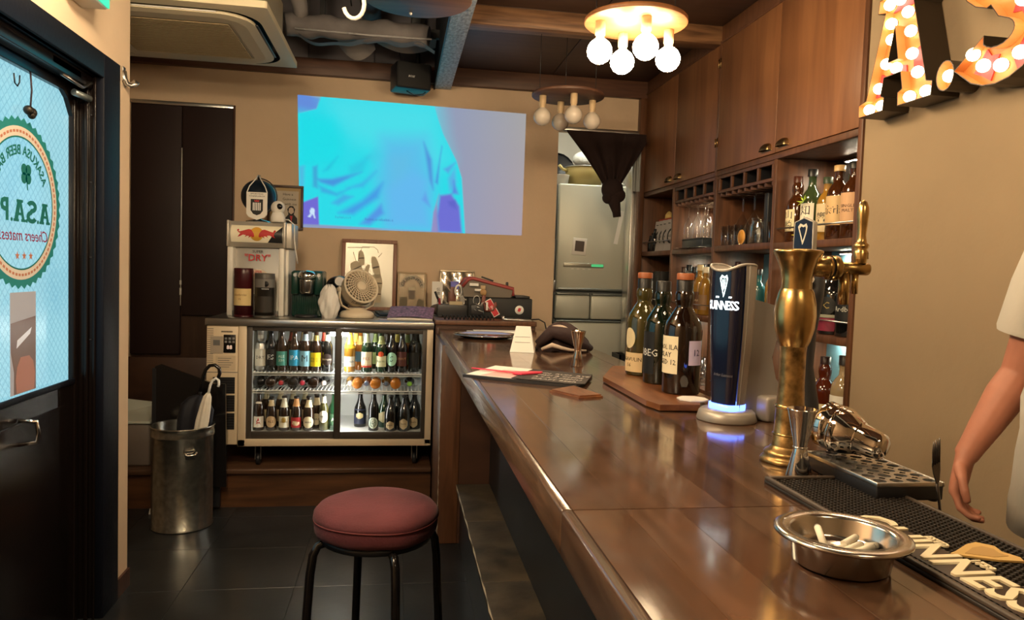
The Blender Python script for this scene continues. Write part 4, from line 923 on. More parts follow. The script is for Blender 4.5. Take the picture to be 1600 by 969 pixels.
# globe with pennant, camera, framed picture
gl = thing('globe', 'dark blue globe on a stand on top of the light box', 'globe', (-.828, 4.56, TZ+.546))
obj('globe_ball', MB().sphere((0, 0, .155), .10, 28, 18), pm('globe navy', (.008, .016, .03), .3, vary=.9, vscale=9), gl)
obj('meridian', MB().tube([(.107*math.cos(a), -.01, .155+.107*math.sin(a)) for a in [R(-90+12*k) for k in range(16)]], .004, 6), m_char, gl)
obj('pivot', MB().cyl((0, 0, 0), .008, .252, .282, 10), m_blk, gl)
obj('stand', MB().lathe([(.07, 0), (.07, .008), (.02, .02), (.012, .05), (.01, .06)], 20), m_chrome, gl)
pn = thing('pennant', 'white shield pennant with a black crest hanging on the globe', 'pennant', (-.815, 4.44, TZ+.56))
WP = basis((0, 0, 0), (1, 0, 0), (0, 0, 1))
obj('banner', MB().prism([(-.058, .155), (-.058, .03), (-.045, .012), (0, -.005), (.045, .012), (.058, .03), (.058, .155)], 0, .004, WP), m_paper, pn)
obj('crest', MB().prism([(-.034, .115), (-.034, .05), (-.02, .03), (0, .022), (.02, .03), (.034, .05), (.034, .115)], .004, .0055, WP), m_inkb, pn)
st5 = MB()
for k in range(5): st5.prism([(-.022+k*.0095, .095), (-.022+k*.0095, .05), (-.0165+k*.0095, .05), (-.0165+k*.0095, .095)], .0055, .0065, WP)
obj('crest_stripe', st5, m_inkw, pn); obj('crest_crown', MB().prism([(-.012, .10), (-.014, .112), (-.005, .106), (0, .113), (.005, .106), (.014, .112), (.012, .10)], .0055, .0065, WP), m_inkr, pn)
text('CHARLEROI', .011, m_inkb, pn, (0, -.0045, .132), depth=.0004, width=.085); text('SPORTING', .011, m_inkb, pn, (0, -.0045, .145), depth=.0004, width=.07)
obj('hanging_cord', MB().tube([(-.056, 0, .155), (-.045, .01, .19), (-.02, .052, .235), (-.013, .09, .262)], .0035, 6).tube([(.056, 0, .155), (.042, .01, .19), (.01, .052, .235), (-.006, .09, .262)], .0035, 6), m_paper, pn)
cmr = thing('security_camera', 'small white round headed security camera beside the globe', 'camera', (-.697, 4.44, TZ+.546))
obj('base', MB().lathe([(.036, 0), (.041, .005), (.041, .03), (.032, .055), (.02, .062)], 20), m_paper, cmr)
obj('head', MB().sphere((0, 0, .085), .04, 20, 14), m_paper, cmr)
obj('lens', MB().sphere((.012, -.030, .09), .018, 14, 10, 1, .75, 1), m_blkgl, cmr)
obj('power_cord', MB().tube([(.03, .02, .02), (.06, .01, .018), (.094, .0, -.01), (.096, 0, -.10), (.10, .01, -.15), (.108, .02, -.20), (.112, .03, -.235)], .0035, 6), m_paper, cmr)
fp_ = thing('framed_picture', 'dark framed cartoon portrait on the wall behind the globe', 'picture', (-.765, B-.005, 1.735))
def frame(parent, w, h, t, d, mat, z=0):
    return obj('frame', MB().rbox(-w/2, w/2, -d, 0, h/2-t, h/2, .002).rbox(-w/2, w/2, -d, 0, -h/2, -h/2+t, .002).rbox(-w/2, -w/2+t, -d, 0, -h/2+t, h/2-t, .002).rbox(w/2-t, w/2, -d, 0, -h/2+t, h/2-t, .002), mat, parent)
frame(fp_, .235, .30, .016, .022, m_dwood)
mt_ = obj('mount', MB().box(-.105, .105, -.010, 0, -.137, .137), pm('tan mount', (.42, .30, .15), .7), fp_)
pr_ = obj('print', MB().box(-.075, .085, -.012, -.010, -.115, .112), pm('print beige', (.50, .44, .36), .7), fp_)
for k, q in enumerate(('Have a', 'Guinness', 'with me')): text(q, .024, m_inkb, pr_, (.015+.01*k, -.0125, .09-.033*k), depth=.0004)
obj('portrait', MB().prism([(.01, -.11), (.0, -.07), (.02, -.045), (.012, -.01), (.028, .012), (.05, .012), (.064, -.01), (.056, -.045), (.078, -.07), (.08, -.11)], 0, .001, basis((0, -.012, 0), (1, 0, 0), (0, 0, 1))), m_inkb, pr_)
obj('portrait_face', MB().prism([(.02, -.03), (.024, -.004), (.038, .003), (.052, -.004), (.056, -.03), (.038, -.044)], 0, .001, basis((0, -.013, 0), (1, 0, 0), (0, 0, 1))), pm('print face', (.55, .42, .33), .7), pr_)
obj('portrait_shirt', MB().prism([(.03, -.055), (.048, -.055), (.04, -.10)], 0, .001, basis((0, -.013, 0), (1, 0, 0), (0, 0, 1))), m_inkr, pr_)
# green pod coffee machine
m_cg = pm('dark green plastic', (.006, .035, .025), .25)
cf_ = thing('coffee_machine', 'dark green pod coffee machine with a chrome spout on the cooler', 'coffee machine', (-.52, 4.39, TZ))
ribs = MB().rbox(-.088, .088, .02, .24, 0, .27, .012, 3)
obj('body', ribs, m_cg, cf_)
obj('front_rib', MB().rbox(-.08, -.074, .014, .022, .02, .14, .002), m_cg, cf_)
rb0 = [c for c in kids(cf_) if c.name.startswith('front_rib')][0]
for k in range(1, 13): d = rb0.copy(); C.objects.link(d); d.location = (k*.0125, 0, 0)
obj('side_column', MB().rbox(-.088, -.046, -.012, .03, .13, .265, .008), m_cg, cf_); obj('side_column', MB().rbox(.042, .088, -.012, .03, .13, .265, .008), m_cg, cf_)
obj('brew_head', MB().lathe([(.036, .135), (.042, .15), (.046, .21), (.046, .225)], 20, (0, -.005, 0)), pm('grey chrome', (.35, .33, .31), .25, 1.0), cf_)
obj('lever', MB().lathe([(.05, .225), (.055, .235), (.052, .255), (.036, .268), (0, .274)], 20, (0, -.005, 0)), m_chrome, cf_)
for x in (-.067, .067): obj('button', MB().lathe([(.010, -.003), (.010, .002)], 12, (x, -.012, .245), 'y'), m_steel, cf_)
obj('drip_tray', MB().lathe([(0, 0), (.062, 0), (.066, .012), (.060, .016), (0, .014)], 24, (0, -.02, 0)), m_char, cf_)
# black gadget, bag and fan
bg = thing('game_controller', 'black glossy gadget with a grey dial behind the plastic bag', 'gadget', (-.355, 4.70, TZ+.06))
obj('body', MB().sphere((0, 0, .13), .085, 18, 12, 1.0, .6, .62), m_blkgl, bg); obj('foot', MB().rbox(-.05, .05, -.03, .03, -.06, .1, .01), m_blk, bg)
obj('dial', MB().lathe([(.028, -.006), (.034, .0), (.028, .006)], 18, (0, -.052, .15), 'y'), m_steel, bg); obj('blue_light', MB().sphere((.055, -.035, .155), .012, 10, 8), pm('blue plastic', (.05, .12, .4), .3), bg)
rg = random.Random(3)
pb_ = MB()
def bagf(u, v):
    a = 2*PI*u; z = v; r = .075*math.sin(PI*min(1, .12+v*.86))**.5*(1 + .13*math.sin(5*a+v*6) + .08*math.sin(11*a-v*9))
    return (r*math.cos(a)*.72, r*math.sin(a)*.5, .19*z + .01*math.sin(7*a)*v)
obj_b = obj('plastic_bag', pb_.grid(bagf, 40, 18), pm('thin white plastic', (.72, .70, .67), .35, bump=.6, bscale=22), None, (-.388, 4.335, TZ))
tag(obj_b, 'crumpled white plastic bag beside the green coffee machine', 'bag')
m_fan = pm('ivory fan plastic', (.66, .56, .42), .4)
fn = thing('desk_fan', 'small ivory desk fan tilted up in its yoke on the cooler', 'fan', (-.235, 4.43, TZ))
obj('base', MB().lathe([(0, 0), (.098, 0), (.103, .008), (.10, .028), (.085, .04), (.05, .05), (.045, .06), (0, .06)], 32), m_fan, fn)
hd = Matrix.Translation((.0, .0, .165)) @ Matrix.Rotation(R(30), 4, 'Z') @ Matrix.Rotation(R(64), 4, 'X')
obj('fan_drum', MB().lathe([(.050, -.075), (.085, -.055), (.101, .0), (.105, .05), (.110, .058), (.107, .064), (.098, .062), (.092, .045), (.088, 0)], 40).xf(hd), m_fan, fn)
gb = MB()
for rr in (.082, .068, .054, .041): gb.tube([(rr*math.cos(2*PI*k/36), rr*math.sin(2*PI*k/36), .060) for k in range(36)], .0018, 5, closed=True)
gr_ = obj('grille', gb.xf(hd), m_fan, fn)
sp0 = MB().tube([(.028, 0, .062), (.05, .012, .063), (.075, .033, .061), (.09, .048, .058)], .0028, 5).mesh('grille_blade'); sp0.materials.append(m_fan)
for k in range(26):
    o = obj('grille_blade', sp0, None, gr_); o.matrix_local = hd @ Matrix.Rotation(2*PI*k/26, 4, 'Z')
obj('hub_cap', MB().lathe([(.030, .058), (.030, .066), (.022, .070), (0, .070)], 24).xf(hd), m_fan, fn)
obj('fan_shadow_disc', MB().lathe([(0, .02), (.09, .02)], 28, caps=False).xf(hd), pm('fan inner grey', (.20, .17, .13), .7), fn)
fv = MB()
for k in range(16):
    a = R(-50 - 5*k); fv.tube([(.1035*math.cos(a), .1035*math.sin(a), .012), (.106*math.cos(a), .106*math.sin(a), .042)], .0016, 4)
obj('drum_vent', fv.xf(hd), m_grey, fn, kind='stuff')
yk = [(-.112, 0, .165), (-.116, 0, .12), (-.10, 0, .075), (-.05, 0, .05), (0, 0, .045), (.05, 0, .05), (.10, 0, .075), (.116, 0, .12), (.112, 0, .165)]
obj('yoke', MB().tube(yk, [(.018, .006)]*9, 10, flat=(0, 1, 0)).sphere((-.113, 0, .168), .02, 12, 8, .5, 1, 1).sphere((.113, 0, .168), .02, 12, 8, .5, 1, 1).xf(Matrix.Rotation(R(30), 4, 'Z')), m_fan, fn)
obj('knob', MB().lathe([(.011, -.008), (.011, .006), (0, .006)], 12, (-.122, 0, .168), 'x').xf(Matrix.Rotation(R(30), 4, 'Z')), pm('fan knob', (.4, .33, .24), .4), fn)
# mirrors leaning at the back
m_mir = pm('mirror silver', (.40, .385, .33), .30, .45)
m_pink = wood('rose wood frame', (.20, .085, .055), (.30, .14, .09), (14, 14, 1.5), 2.5, .45)
def leaning(name, label, x, w, h, t, fm, z0, y=B-.02, lean=5, cat='mirror'):
    t_ = thing(name, label, cat, (x, y - h*math.sin(R(lean)) - .012, z0), rot=(-R(lean), 0, 0))
    obj('frame', MB().rbox(-w/2, w/2, -.012, .008, h-t, h, .003).rbox(-w/2, w/2, -.012, .008, 0, t, .003).rbox(-w/2, -w/2+t, -.012, .008, t, h-t, .003).rbox(w/2-t, w/2, -.012, .008, t, h-t, .003), fm, t_)
    return t_
mA = leaning('wall_mirror', 'rose wood framed pub mirror with pale bottle pictures behind the desk fan', -.195, .375, .49, .026, m_pink, 1.05)
gA = obj('mirror_glass', MB().box(-.165, .165, -.006, 0, .024, .468), m_mir, mA)
m_mp = pm('mirror print beige', (.52, .44, .30), .5); m_mpb = pm('mirror print dark', (.12, .09, .06), .5)
MP = basis((0, -.0062, 0), (1, 0, 0), (0, 0, 1))
def keg(x, z, w_, h_, a):
    c_, s_ = math.cos(a), math.sin(a); pts = [(-w_*.8, -h_), (-w_, 0), (-w_*.85, h_*.6), (-w_*.5, h_), (w_*.5, h_), (w_*.85, h_*.6), (w_, 0), (w_*.8, -h_)]
    return [(x+px*c_-pz*s_, z+px*s_+pz*c_) for px, pz in pts]
for kx in ((-.085, .29, .038, .05, .5), (-.055, .36, .022, .05, .1), (.045, .30, .026, .075, .25), (-.02, .265, .016, .055, -.3), (.05, .19, .045, .06, 0), (.055, .115, .032, .06, 0)):
    o = obj('bottle_print', MB().prism(keg(*kx), 0, .0006, MP), m_mp, gA)
    x, z, w_, h_, a = kx
    obj('print_band', MB().prism(keg(x, z, w_*.98, h_*.08, a), .0006, .0010, MP), m_mpb, o)
lm = MB()
for pts in ([(-.09, .34), (-.11, .40)], [(-.075, .34), (-.07, .39)], [(-.06, .41), (-.05, .44), (.03, .44), (.055, .42), (.06, .40)], [(.06, .37), (.085, .40)], [(-.15, .43), (.0, .435)]):
    lm.tube([(x, -.007, z) for x, z in pts], .0022, 4)
obj('line_print', lm, m_mpb, gA)
mB_ = leaning('pub_mirror', 'small pale framed arched stout mirror between the large mirror and the small frame', .10, .20, .275, .012, pm('pale wood frame', (.45, .33, .20), .5), 1.05)
gB = obj('mirror_glass', MB().box(-.09, .09, -.006, 0, .012, .263), pm('mirror dim', (.36, .30, .22), .15, .7), mB_)
arc_ = [(.088*math.cos(PI*k/20), .165+.088*math.sin(PI*k/20)) for k in range(21)]
obj('arch_print', MB().prism(arc_ + [(.06*math.cos(PI*k/20), .165+.06*math.sin(PI*k/20)) for k in range(20, -1, -1)], 0, .0006, MP), pm('arch grey', (.42, .36, .27), .5), gB)
text('GUINNESS', .030, m_inkb, gB, (0, -.0075, .165), arc=(.066, 1), depth=.0003, bold=.0006, width=.185)
obj('glass_print', MB().prism([(-.02, .085), (-.026, .15), (.026, .15), (.02, .085)], 0, .0008, MP), m_mpb, gB); obj('foam_print', MB().prism([(-.027, .147), (-.02, .168), (.02, .168), (.027, .147)], .0002, .0012, MP), m_mp, gB)
obj('leaf_print', MB().prism([(-.085, .02), (-.08, .10), (-.03, .10), (-.03, .02)], 0, .0006, MP).prism([(.03, .02), (.04, .08), (.06, .09), (.085, .07), (.085, .02)], 0, .0006, MP), pm('leaf brown', (.10, .075, .035), .5), gB)
mC = leaning('picture_frame', 'small silver wrapped picture frame behind the scissors box', .415, .245, .285, .014, pm('champagne frame', (.45, .36, .26), .35, .6), 1.063, cat='picture')
gC = obj('foil', MB().grid(lambda u, v: (-.108+.216*u, -.006-.008*math.sin(u*13+v*5)*math.sin(v*7), .014+.256*v), 22, 14), pm('wrinkled foil', (.62, .55, .45), .18, .9), mC)
obj('blue_label', MB().box(-.045, .012, -.016, -.0145, .15, .205), pm('blue violet print', (.12, .12, .55), .4), gC); obj('brown_label', MB().box(-.06, -.01, -.017, -.0145, .06, .13), pm('chestnut print', (.16, .05, .025), .5), gC)
cd = thing('standing_card', 'narrow white card with black writing beside the small silver frame', 'card', (.27, 4.98, CZ_), rot=(-R(6), 0, R(3)))
obj('card', MB().box(-.036, .036, -.002, .002, 0, .205), m_paper, cd)
for k, q in enumerate('伝票入れ'): text(q, .026, m_inkb, cd, (.008, -.0025, .15-.028*k), depth=.0003)
# folded magazines / black clutter
mg = thing('magazine', 'purple printed magazine lying on the right end of the cooler', 'magazine', (.085, 4.36, TZ+.028), rot=(R(17), 0, R(-6)))
obj('pages', MB().rbox(-.13, .13, -.09, .10, 0, .012, .002), m_paper, mg)
obj('cover', MB().grid(lambda u, v: (-.132+.264*u, -.092+.194*v, .0135+.012*math.sin(u*PI)*(1-v*.4)), 10, 4), pm('purple print', (.20, .09, .13), .45, vary=.9, vscale=70), mg)
tag(obj('phone_card', MB().rbox(-.05, .05, -.03, .03, 0, .004, .001), pm('lilac card', (.42, .38, .50), .4), None, (-.05, 4.32, TZ), (0, 0, R(-8))), 'lilac card lying between the fan and the purple magazine', 'card')
tag(obj('folder', MB().rbox(-.12, .12, -.1, .1, 0, .006, .002).rbox(-.10, .13, -.08, .11, .008, .014, .002), m_blk, None, (-.02, 4.60, TZ+.014), (R(4), R(-2), R(12))), 'black folders piled behind the purple magazine', 'folder')
tag(obj('dark_pouch', MB().sphere((0, 0, .035), .05, 16, 10, 1.2, .8, .7), pm('brown pouch', (.09, .06, .045), .7, bump=.5, bscale=30), None, (.262, 4.62, CZ_)), 'small brown pouch beside the narrow white card', 'pouch')
# pen box with scissors
bx = thing('pen_box', 'open black box of scissors and pens on the console', 'box', (.345, 4.50, CZ_))
obj('box', MB().rbox(-.10, .10, -.07, .07, 0, .008, .002).rbox(-.10, .10, -.07, -.063, .008, .075, .002).rbox(-.10, .10, .063, .07, .008, .075, .002).rbox(-.10, -.093, -.063, .063, .008, .075, .002).rbox(.093, .10, -.063, .063, .008, .075, .002), m_char, bx)
obj('tray_insert', MB().rbox(-.03, .05, -.055, -.02, .02, .095, .003), pm('beige card', (.40, .32, .2), .6), bx)
sc2 = thing('scissors', 'white handled scissors standing in the black pen box', 'scissors', (.395, 4.50, CZ_+.02))
obj('grip', MB().tube([(-.022+.02*math.cos(2*PI*k/18), 0, .14+.034*math.sin(2*PI*k/18)) for k in range(18)], .006, 8, closed=True), m_paper, sc2)
obj('grip', MB().tube([(.024+.022*math.cos(2*PI*k/18), .01, .12+.036*math.sin(2*PI*k/18)) for k in range(18)], .006, 8, closed=True), m_paper, sc2)
obj('blade', MB().prism([(-.006, -.012), (.004, -.012), (.008, .10), (-.010, .10)], -.001, .001, WP).prism([(-.004, -.012), (.006, -.012), (.016, .09), (0, .09)], .004, .006, WP), m_steel, sc2)
for lab, x, y, a, l_, mt in (('black marker pen leaning left in the pen box', .285, 4.49, -22, .15, m_blk), ('silver pen leaning right in the pen box', .41, 4.46, 40, .13, m_white), ('dark red pen standing in the pen box corner', .262, 4.46, -4, .10, pm('dark red plastic', (.25, .02, .03), .4)), ('tall dark brown pen box cutter', .335, 4.52, 3, .17, m_dwood)):
    p_ = thing('pen', lab if 'cutter' not in lab else 'wide brown ruler standing at the centre of the pen box', 'pen' if 'cutter' not in lab else 'ruler', (x, y, CZ_+.012), rot=(0, R(a), 0))
    if 'cutter' in lab: p_.name = 'ruler'; obj('strip', MB().rbox(-.02, .02, -.003, .003, 0, l_, .001), pm('chestnut plastic', (.12, .035, .02), .4), p_); obj('strip_band', MB().box(-.0205, .0205, -.0035, .0035, .04, .075), m_blk, p_)
    else: obj('barrel', MB().cyl((0, 0, 0), .006, 0, l_*.72, 10), mt, p_); obj('cap', MB().cyl((0, 0, 0), .0072, l_*.70, l_, 10), mt, p_)
# instrument-like grey case with red edge, on a black case
bc = thing('black_case', 'black case with round sticker under the grey red-edged case', 'case', (.615, 4.52, CZ_))
obj('case_body', MB().rbox(-.19, .205, -.12, .12, 0, .125, .008), pm('black case cloth', (.012, .012, .012), .6), bc); obj('case_lid', MB().rbox(.10, .19, -.11, .11, .125, .140, .004), m_char, bc)
obj('round_sticker', MB().lathe([(0, -.001), (.027, -.001), (.027, .001)], 22, (.125, -.1215, .055), 'y'), m_paper, bc)
obj('sticker_mark', MB().prism([(.113, .05), (.12, .068), (.136, .066), (.132, .048), (.122, .043)], 0, .0008, basis((0, -.1226, 0), (1, 0, 0), (0, 0, 1))), m_inkr, bc)
rs = thing('red_tag', 'slanted red and white luggage tag hanging on the black case', 'tag', (.60, 4.393, CZ_+.02), rot=(0, R(-32), 0))
obj('tag_body', MB().box(-.017, .017, -.003, 0, 0, .105), m_inkr, rs); obj('tag_border', MB().box(-.02, .02, -.002, .001, -.004, .109), m_paper, rs); text('THE', .02, m_inkw, rs, (0, -.0032, .05), (0, 0, 1), (-1, 0, 0), depth=.0003)
gc = thing('carry_case', 'grey sloping case with dark red edges and stickers on the console', 'case', (.515, 4.54, CZ_+.127))
cs_ = [(-.115, 0.0), (-.125, .06), (-.09, .105), (-.06, .112), (.19, .055), (.19, .012), (.17, 0)]
obj('case_shell', MB().prism(cs_, -.12, .10, WP).xf(Matrix.Identity(4)), pm('warm grey case', (.14, .115, .09), .55), gc)
for y in (-.10, .12): obj('case_edge', MB().tube([(x, y, z) for x, z in cs_[1:6]], .011, 8), pm('case red edge', (.28, .05, .045), .5), gc)
obj('case_top', MB().prism([(-.09, .106), (-.06, .116), (.19, .058), (.19, .05), (-.06, .105)], -.118, .098, WP), pm('case red top', (.22, .05, .045), .5), gc)
for nm, x, z, w_, h_, mt in (('white_badge', -.055, .075, .055, .018, m_paper), ('kraft_sticker', .0, .06, .03, .022, pm('kraft sticker', (.45, .32, .18), .6)), ('cream_sticker', -.03, .042, .04, .014, m_paper)):
    o = obj(nm, MB().rbox(x-w_/2, x+w_/2, -.106, -.101, z-h_/2, z+h_/2, .002), mt, gc)
    o.location = (0, 0, 0) ; o.delta_location = (0, -.0, 0)
for c in kids(gc):
    if 'badge' in c.name or 'sticker' in c.name: c.location = (0, -.016, 0)
obj('brown_strap', MB().tube([(.0, -.128, .045), (.005, -.14, .012), (.0, -.148, -.04), (.02, -.148, -.075), (.06, -.148, -.075), (.075, -.148, -.045), (.07, -.148, -.03)], [(.012, .003)]*7, 8, flat=(1, 0, 0)), pm('red brown leather', (.16, .045, .03), .5), gc)
obj('strap_disc', MB().lathe([(0, -.003), (.02, -.003), (.02, .003)], 16, (.0, -.140, .03), 'y'), pm('tan leather', (.38, .22, .09), .5), gc)
obj('carabiner', MB().tube([(-.04+.02*math.cos(2*PI*k/12), -.148, -.02+.03*math.sin(2*PI*k/12)) for k in range(12)], .003, 6, closed=True), m_steel, gc)
obj('case_clip', MB().rbox(-.0, .08, -.003, .003, 0, .01, .002).xf(Matrix.Translation((.0, -.0, .118)) @ Matrix.Rotation(R(18), 4, 'Y')), m_blk, gc); obj('case_clip', MB().rbox(.15, .165, -.06, -.04, .06, .095, .004), m_blk, gc)
kc = thing('key_cluster', 'bunch of small keys and charms in front of the grey case', 'keys', (.475, 4.37, CZ_))
kb = MB()
for k in range(9): kb.tube([(rg.uniform(-.035, .05), rg.uniform(-.01, .012), rg.uniform(.03, .10)) for _ in range(2)], .003, 5)
obj('key_bunch', kb, m_steel, kc); obj('dark_fob', MB().rbox(-.04, .045, .0, .02, .02, .085, .01), m_char, kc); obj('white_fob', MB().rbox(.055, .067, -.008, .004, .05, .10, .003), m_paper, kc)
co_ = []
for k in range(140):
    a = k*.62; co_.append((.0035*k - .0, .012*math.cos(a), .013+.012*math.sin(a)))
tag(obj('coiled_cable', MB().tube([(x*.62+.26, y+4.22, z+CZ_) for x, y, z in co_], .0035, 5), m_blk), 'black coiled cable along the front edge of the console', 'cable')
tag(obj('silver_tablet', MB().rbox(-.085, .085, -.05, .05, 0, .010, .003).rbox(-.09, -.075, -.04, .04, .0, .02, .003), m_steel, None, (.705, 4.27, CZ_), (0, R(2), R(-5))), 'thin silver tablet lying at the right end of the console', 'tablet')
tag(obj('black_wire', MB().tube([(.785, 4.27, CZ_+.006), (.83, 4.23, CZ_+.012), (.86, 4.20, CZ_-.005), (.87, 4.19, CZ_-.05)], .004, 6), m_blk), 'short black wire trailing off the right end of the console', 'wire')

# ------------------------------------------------------------------ air conditioner cassette, ducts, speaker
m_ac = pm('cream air conditioner', (.66, .57, .40), .45)
ac = thing('air_conditioner', 'cream ceiling cassette air conditioner in the dark ceiling void', 'air conditioner', (-1.08, 3.86, 2.46))
obj('housing', MB().box(-.42, .42, -.40, .40, .06, .32), pm('galvanised housing', (.36, .31, .22), .5), ac)
xr, yr = .49, .485
rim = [(-xr, -yr), (xr, -yr), (xr, yr), (-xr, yr)]
def stad(w_, h_, r, n_=8):
    out = []
    for cx_, cy_, a0 in ((w_-r, h_-r, 0), (-w_+r, h_-r, 90), (-w_+r, -h_+r, 180), (w_-r, -h_+r, 270)):
        for k in range(n_+1): a = R(a0+90*k/n_); out.append((cx_+r*math.cos(a), cy_+r*math.sin(a)))
    return out
outer = stad(xr, yr, .012); mid_ = stad(.43, .43, .17); inn = stad(.385, .385, .14); n_ = len(outer)
pan = MB()
lay = [(outer, .03), (outer, .0), (mid_, -.006)]
pan.loft([[(x, y, z) for x, y in r] for r, z in lay], caps=False, smooth=False)
obj('face_panel', pan, m_ac, ac)
obj('outlet_slot', MB().loft([[(x, y, z) for x, y in r] for r, z in [(mid_, -.006), (mid_, .03), (inn, .03), (inn, -.012)]], caps=False, smooth=False), m_blk, ac)
gp = obj('intake_panel', MB().loft([[(x, y, z) for x, y in r] for r, z in [(stad(.40, .40, .15), .0), (stad(.40, .40, .15), -.014), (stad(.36, .36, .13), -.02), (stad(.30, .29, .03), -.02), (stad(.295, .285, .03), -.016)]], smooth=False), m_ac, ac)
gi = obj('intake_grille', MB().box(-.29, .29, -.28, .28, -.019, -.0175), wood('grille beige', (.34, .26, .15), (.44, .35, .21), (1, 40, 1), 2, .6), gp)
sl_ = MB().rbox(-.285, .285, -.003, .003, -.0225, -.019, .001, 1, False).mesh('grille_slat'); sl_.materials.append(MATS['grille beige'])
for k in range(26): obj('grille_slat', sl_, None, gi, (0, -.27+k*.0215, 0))
obj('vane', MB().rbox(-.26, .26, -.407, -.4025, -.010, -.004, .001), m_white, ac); obj('vane', MB().rbox(-.28, .28, .395, .412, -.012, -.006, .002), m_white, ac)
obj('vane', MB().rbox(.395, .412, -.26, .26, -.012, -.006, .002), m_char, ac); obj('vane', MB().rbox(-.412, -.395, -.26, .26, -.012, -.006, .002), m_char, ac)
m_duct = pm('dusty duct wrap', (.13, .118, .12), .75, bump=.6, bscale=14, vary=.25, vscale=7)
dc = thing('wrapped_duct', 'dusty grey wrapped duct crossing the ceiling void behind the air conditioner', 'duct', (0, 4.35, 2.70))
obj('duct_tube', MB().tube([(-.66+.035*k, .01*math.sin(k*.7), .006*math.sin(k*1.3)) for k in range(24)], [.062+.003*math.sin(k*2.1) for k in range(24)], 16), m_duct, dc)
obj('torn_wrap', MB().grid(lambda u, v: (-.58+.76*u, -.05+.09*v, -.055 - .05*max(0, math.sin(u*PI*2.3))*(1-v*.2) - .012*math.sin(u*19)), 28, 4), pm('torn foil wrap', (.17, .155, .15), .8, bump=.5, bscale=18), dc)
obj('duct_strip', MB().tube([(-.6, -.055, -.035), (-.2, -.058, -.04), (.16, -.055, -.035)], .006, 5), pm('pale sealant', (.33, .32, .33), .7, bump=.9, bscale=50), dc)
def pipe(lab, pts, r, mt, nm='pipe'):
    return tag(obj(nm, MB().tube(pts, r, 12), mt), lab, 'pipe')
m_pipe = pm('grey painted pipe', (.24, .22, .22), .6)
pipe('grey pipe running from the ceiling to the duct beside the air conditioner', [(-.53, 3.2, 2.86), (-.565, 3.8, 2.84), (-.575, 4.30, 2.80), (-.575, 4.34, 2.755)], .042, m_pipe)
pipe('short bent grey pipe under the ceiling girder', [(.10, 3.05, 2.82), (.10, 3.6, 2.80), (.095, 4.02, 2.78), (.08, 4.12, 2.765), (.03, 4.16, 2.76), (.0, 4.17, 2.80), (-.005, 4.17, 2.95)], .024, pm('light grey pipe', (.42, .42, .43), .45))
pipe('thick insulated dark pipe in the middle of the ceiling void', [(-.19, 3.2, 2.93), (-.20, 4.2, 2.93), (-.20, 5.15, 2.93)], .06, pm('foil insulation', (.10, .095, .10), .6, bump=.8, bscale=20, vary=.4, vscale=12))
pipe('thin black cable hanging in the ceiling void near the duct', [(-.33, 3.9, 3.1), (-.31, 4.1, 2.92), (-.29, 4.25, 2.80)], .004, m_blk, 'cable')
tag(obj('duct_bracket', MB().box(-.62, .24, -.02, .02, .0, .05).box(-.5, -.47, -.02, .02, .05, .45).box(.1, .13, -.02, .02, .05, .45), m_blk, None, (0, 4.62, 2.77)), 'black bracket rail behind the wrapped duct', 'bracket')
tag(obj('hanging_foil', MB().grid(lambda u, v: (-.42+.22*u+.03*v, 4.62+.1*v, 2.77-.14*v*math.sin(PI*(.15+.7*u))), 10, 6), pm('torn foil wrap', (.30, .28, .27), .5), None), 'torn strip of wrap hanging below the duct', 'foil')
tag(obj('hanging_foil', MB().grid(lambda u, v: (-.16+.36*u, 4.60+.1*v, 2.76-.07*v*math.sin(PI*(.1+.8*u))), 10, 6), pm('torn brown wrap', (.2, .15, .11), .7), None), 'torn brown strip of wrap hanging beside the speaker bracket', 'foil')
spk = thing('speaker', 'black box speaker on a bracket over the projected picture', 'speaker', (.078, 4.93, 2.612))
obj('cabinet', MB().rbox(-.125, .11, -.02, .16, -.085, .085, .012, 3).xf(Matrix.Rotation(R(14), 4, 'Z')), m_blk, spk)
gf = obj('grille', MB().rbox(-.122, .10, -.032, -.018, -.082, .082, .008, 2).xf(Matrix.Rotation(R(14), 4, 'Z')), pm('speaker grille', (.006, .006, .007), .7), spk)
text('BOSE', .018, pm('silver letters', (.7, .7, .7), .4), gf, (-.02, -.0385, -.01), (math.cos(R(14)), math.sin(R(14)), 0), depth=.0005, shear=.25)
obj('bracket', MB().tube([(.02, .06, .08), (.02, .06, .16), (.0, .07, .24)], .016, 8).rbox(-.06, .07, .02, .11, .24, .30, .006).rbox(-.03, .04, .04, .1, .30, .62, .004), m_blk, spk)
obj('speaker_wire', MB().tube([(-.09, .05, .08), (-.10, .08, .16), (-.12, .1, .3)], .003, 5).tube([(-.05, .05, -.085), (0, .06, -.108), (.06, .05, -.10), (.09, .06, -.07)], .0035, 5), m_blk, spk)

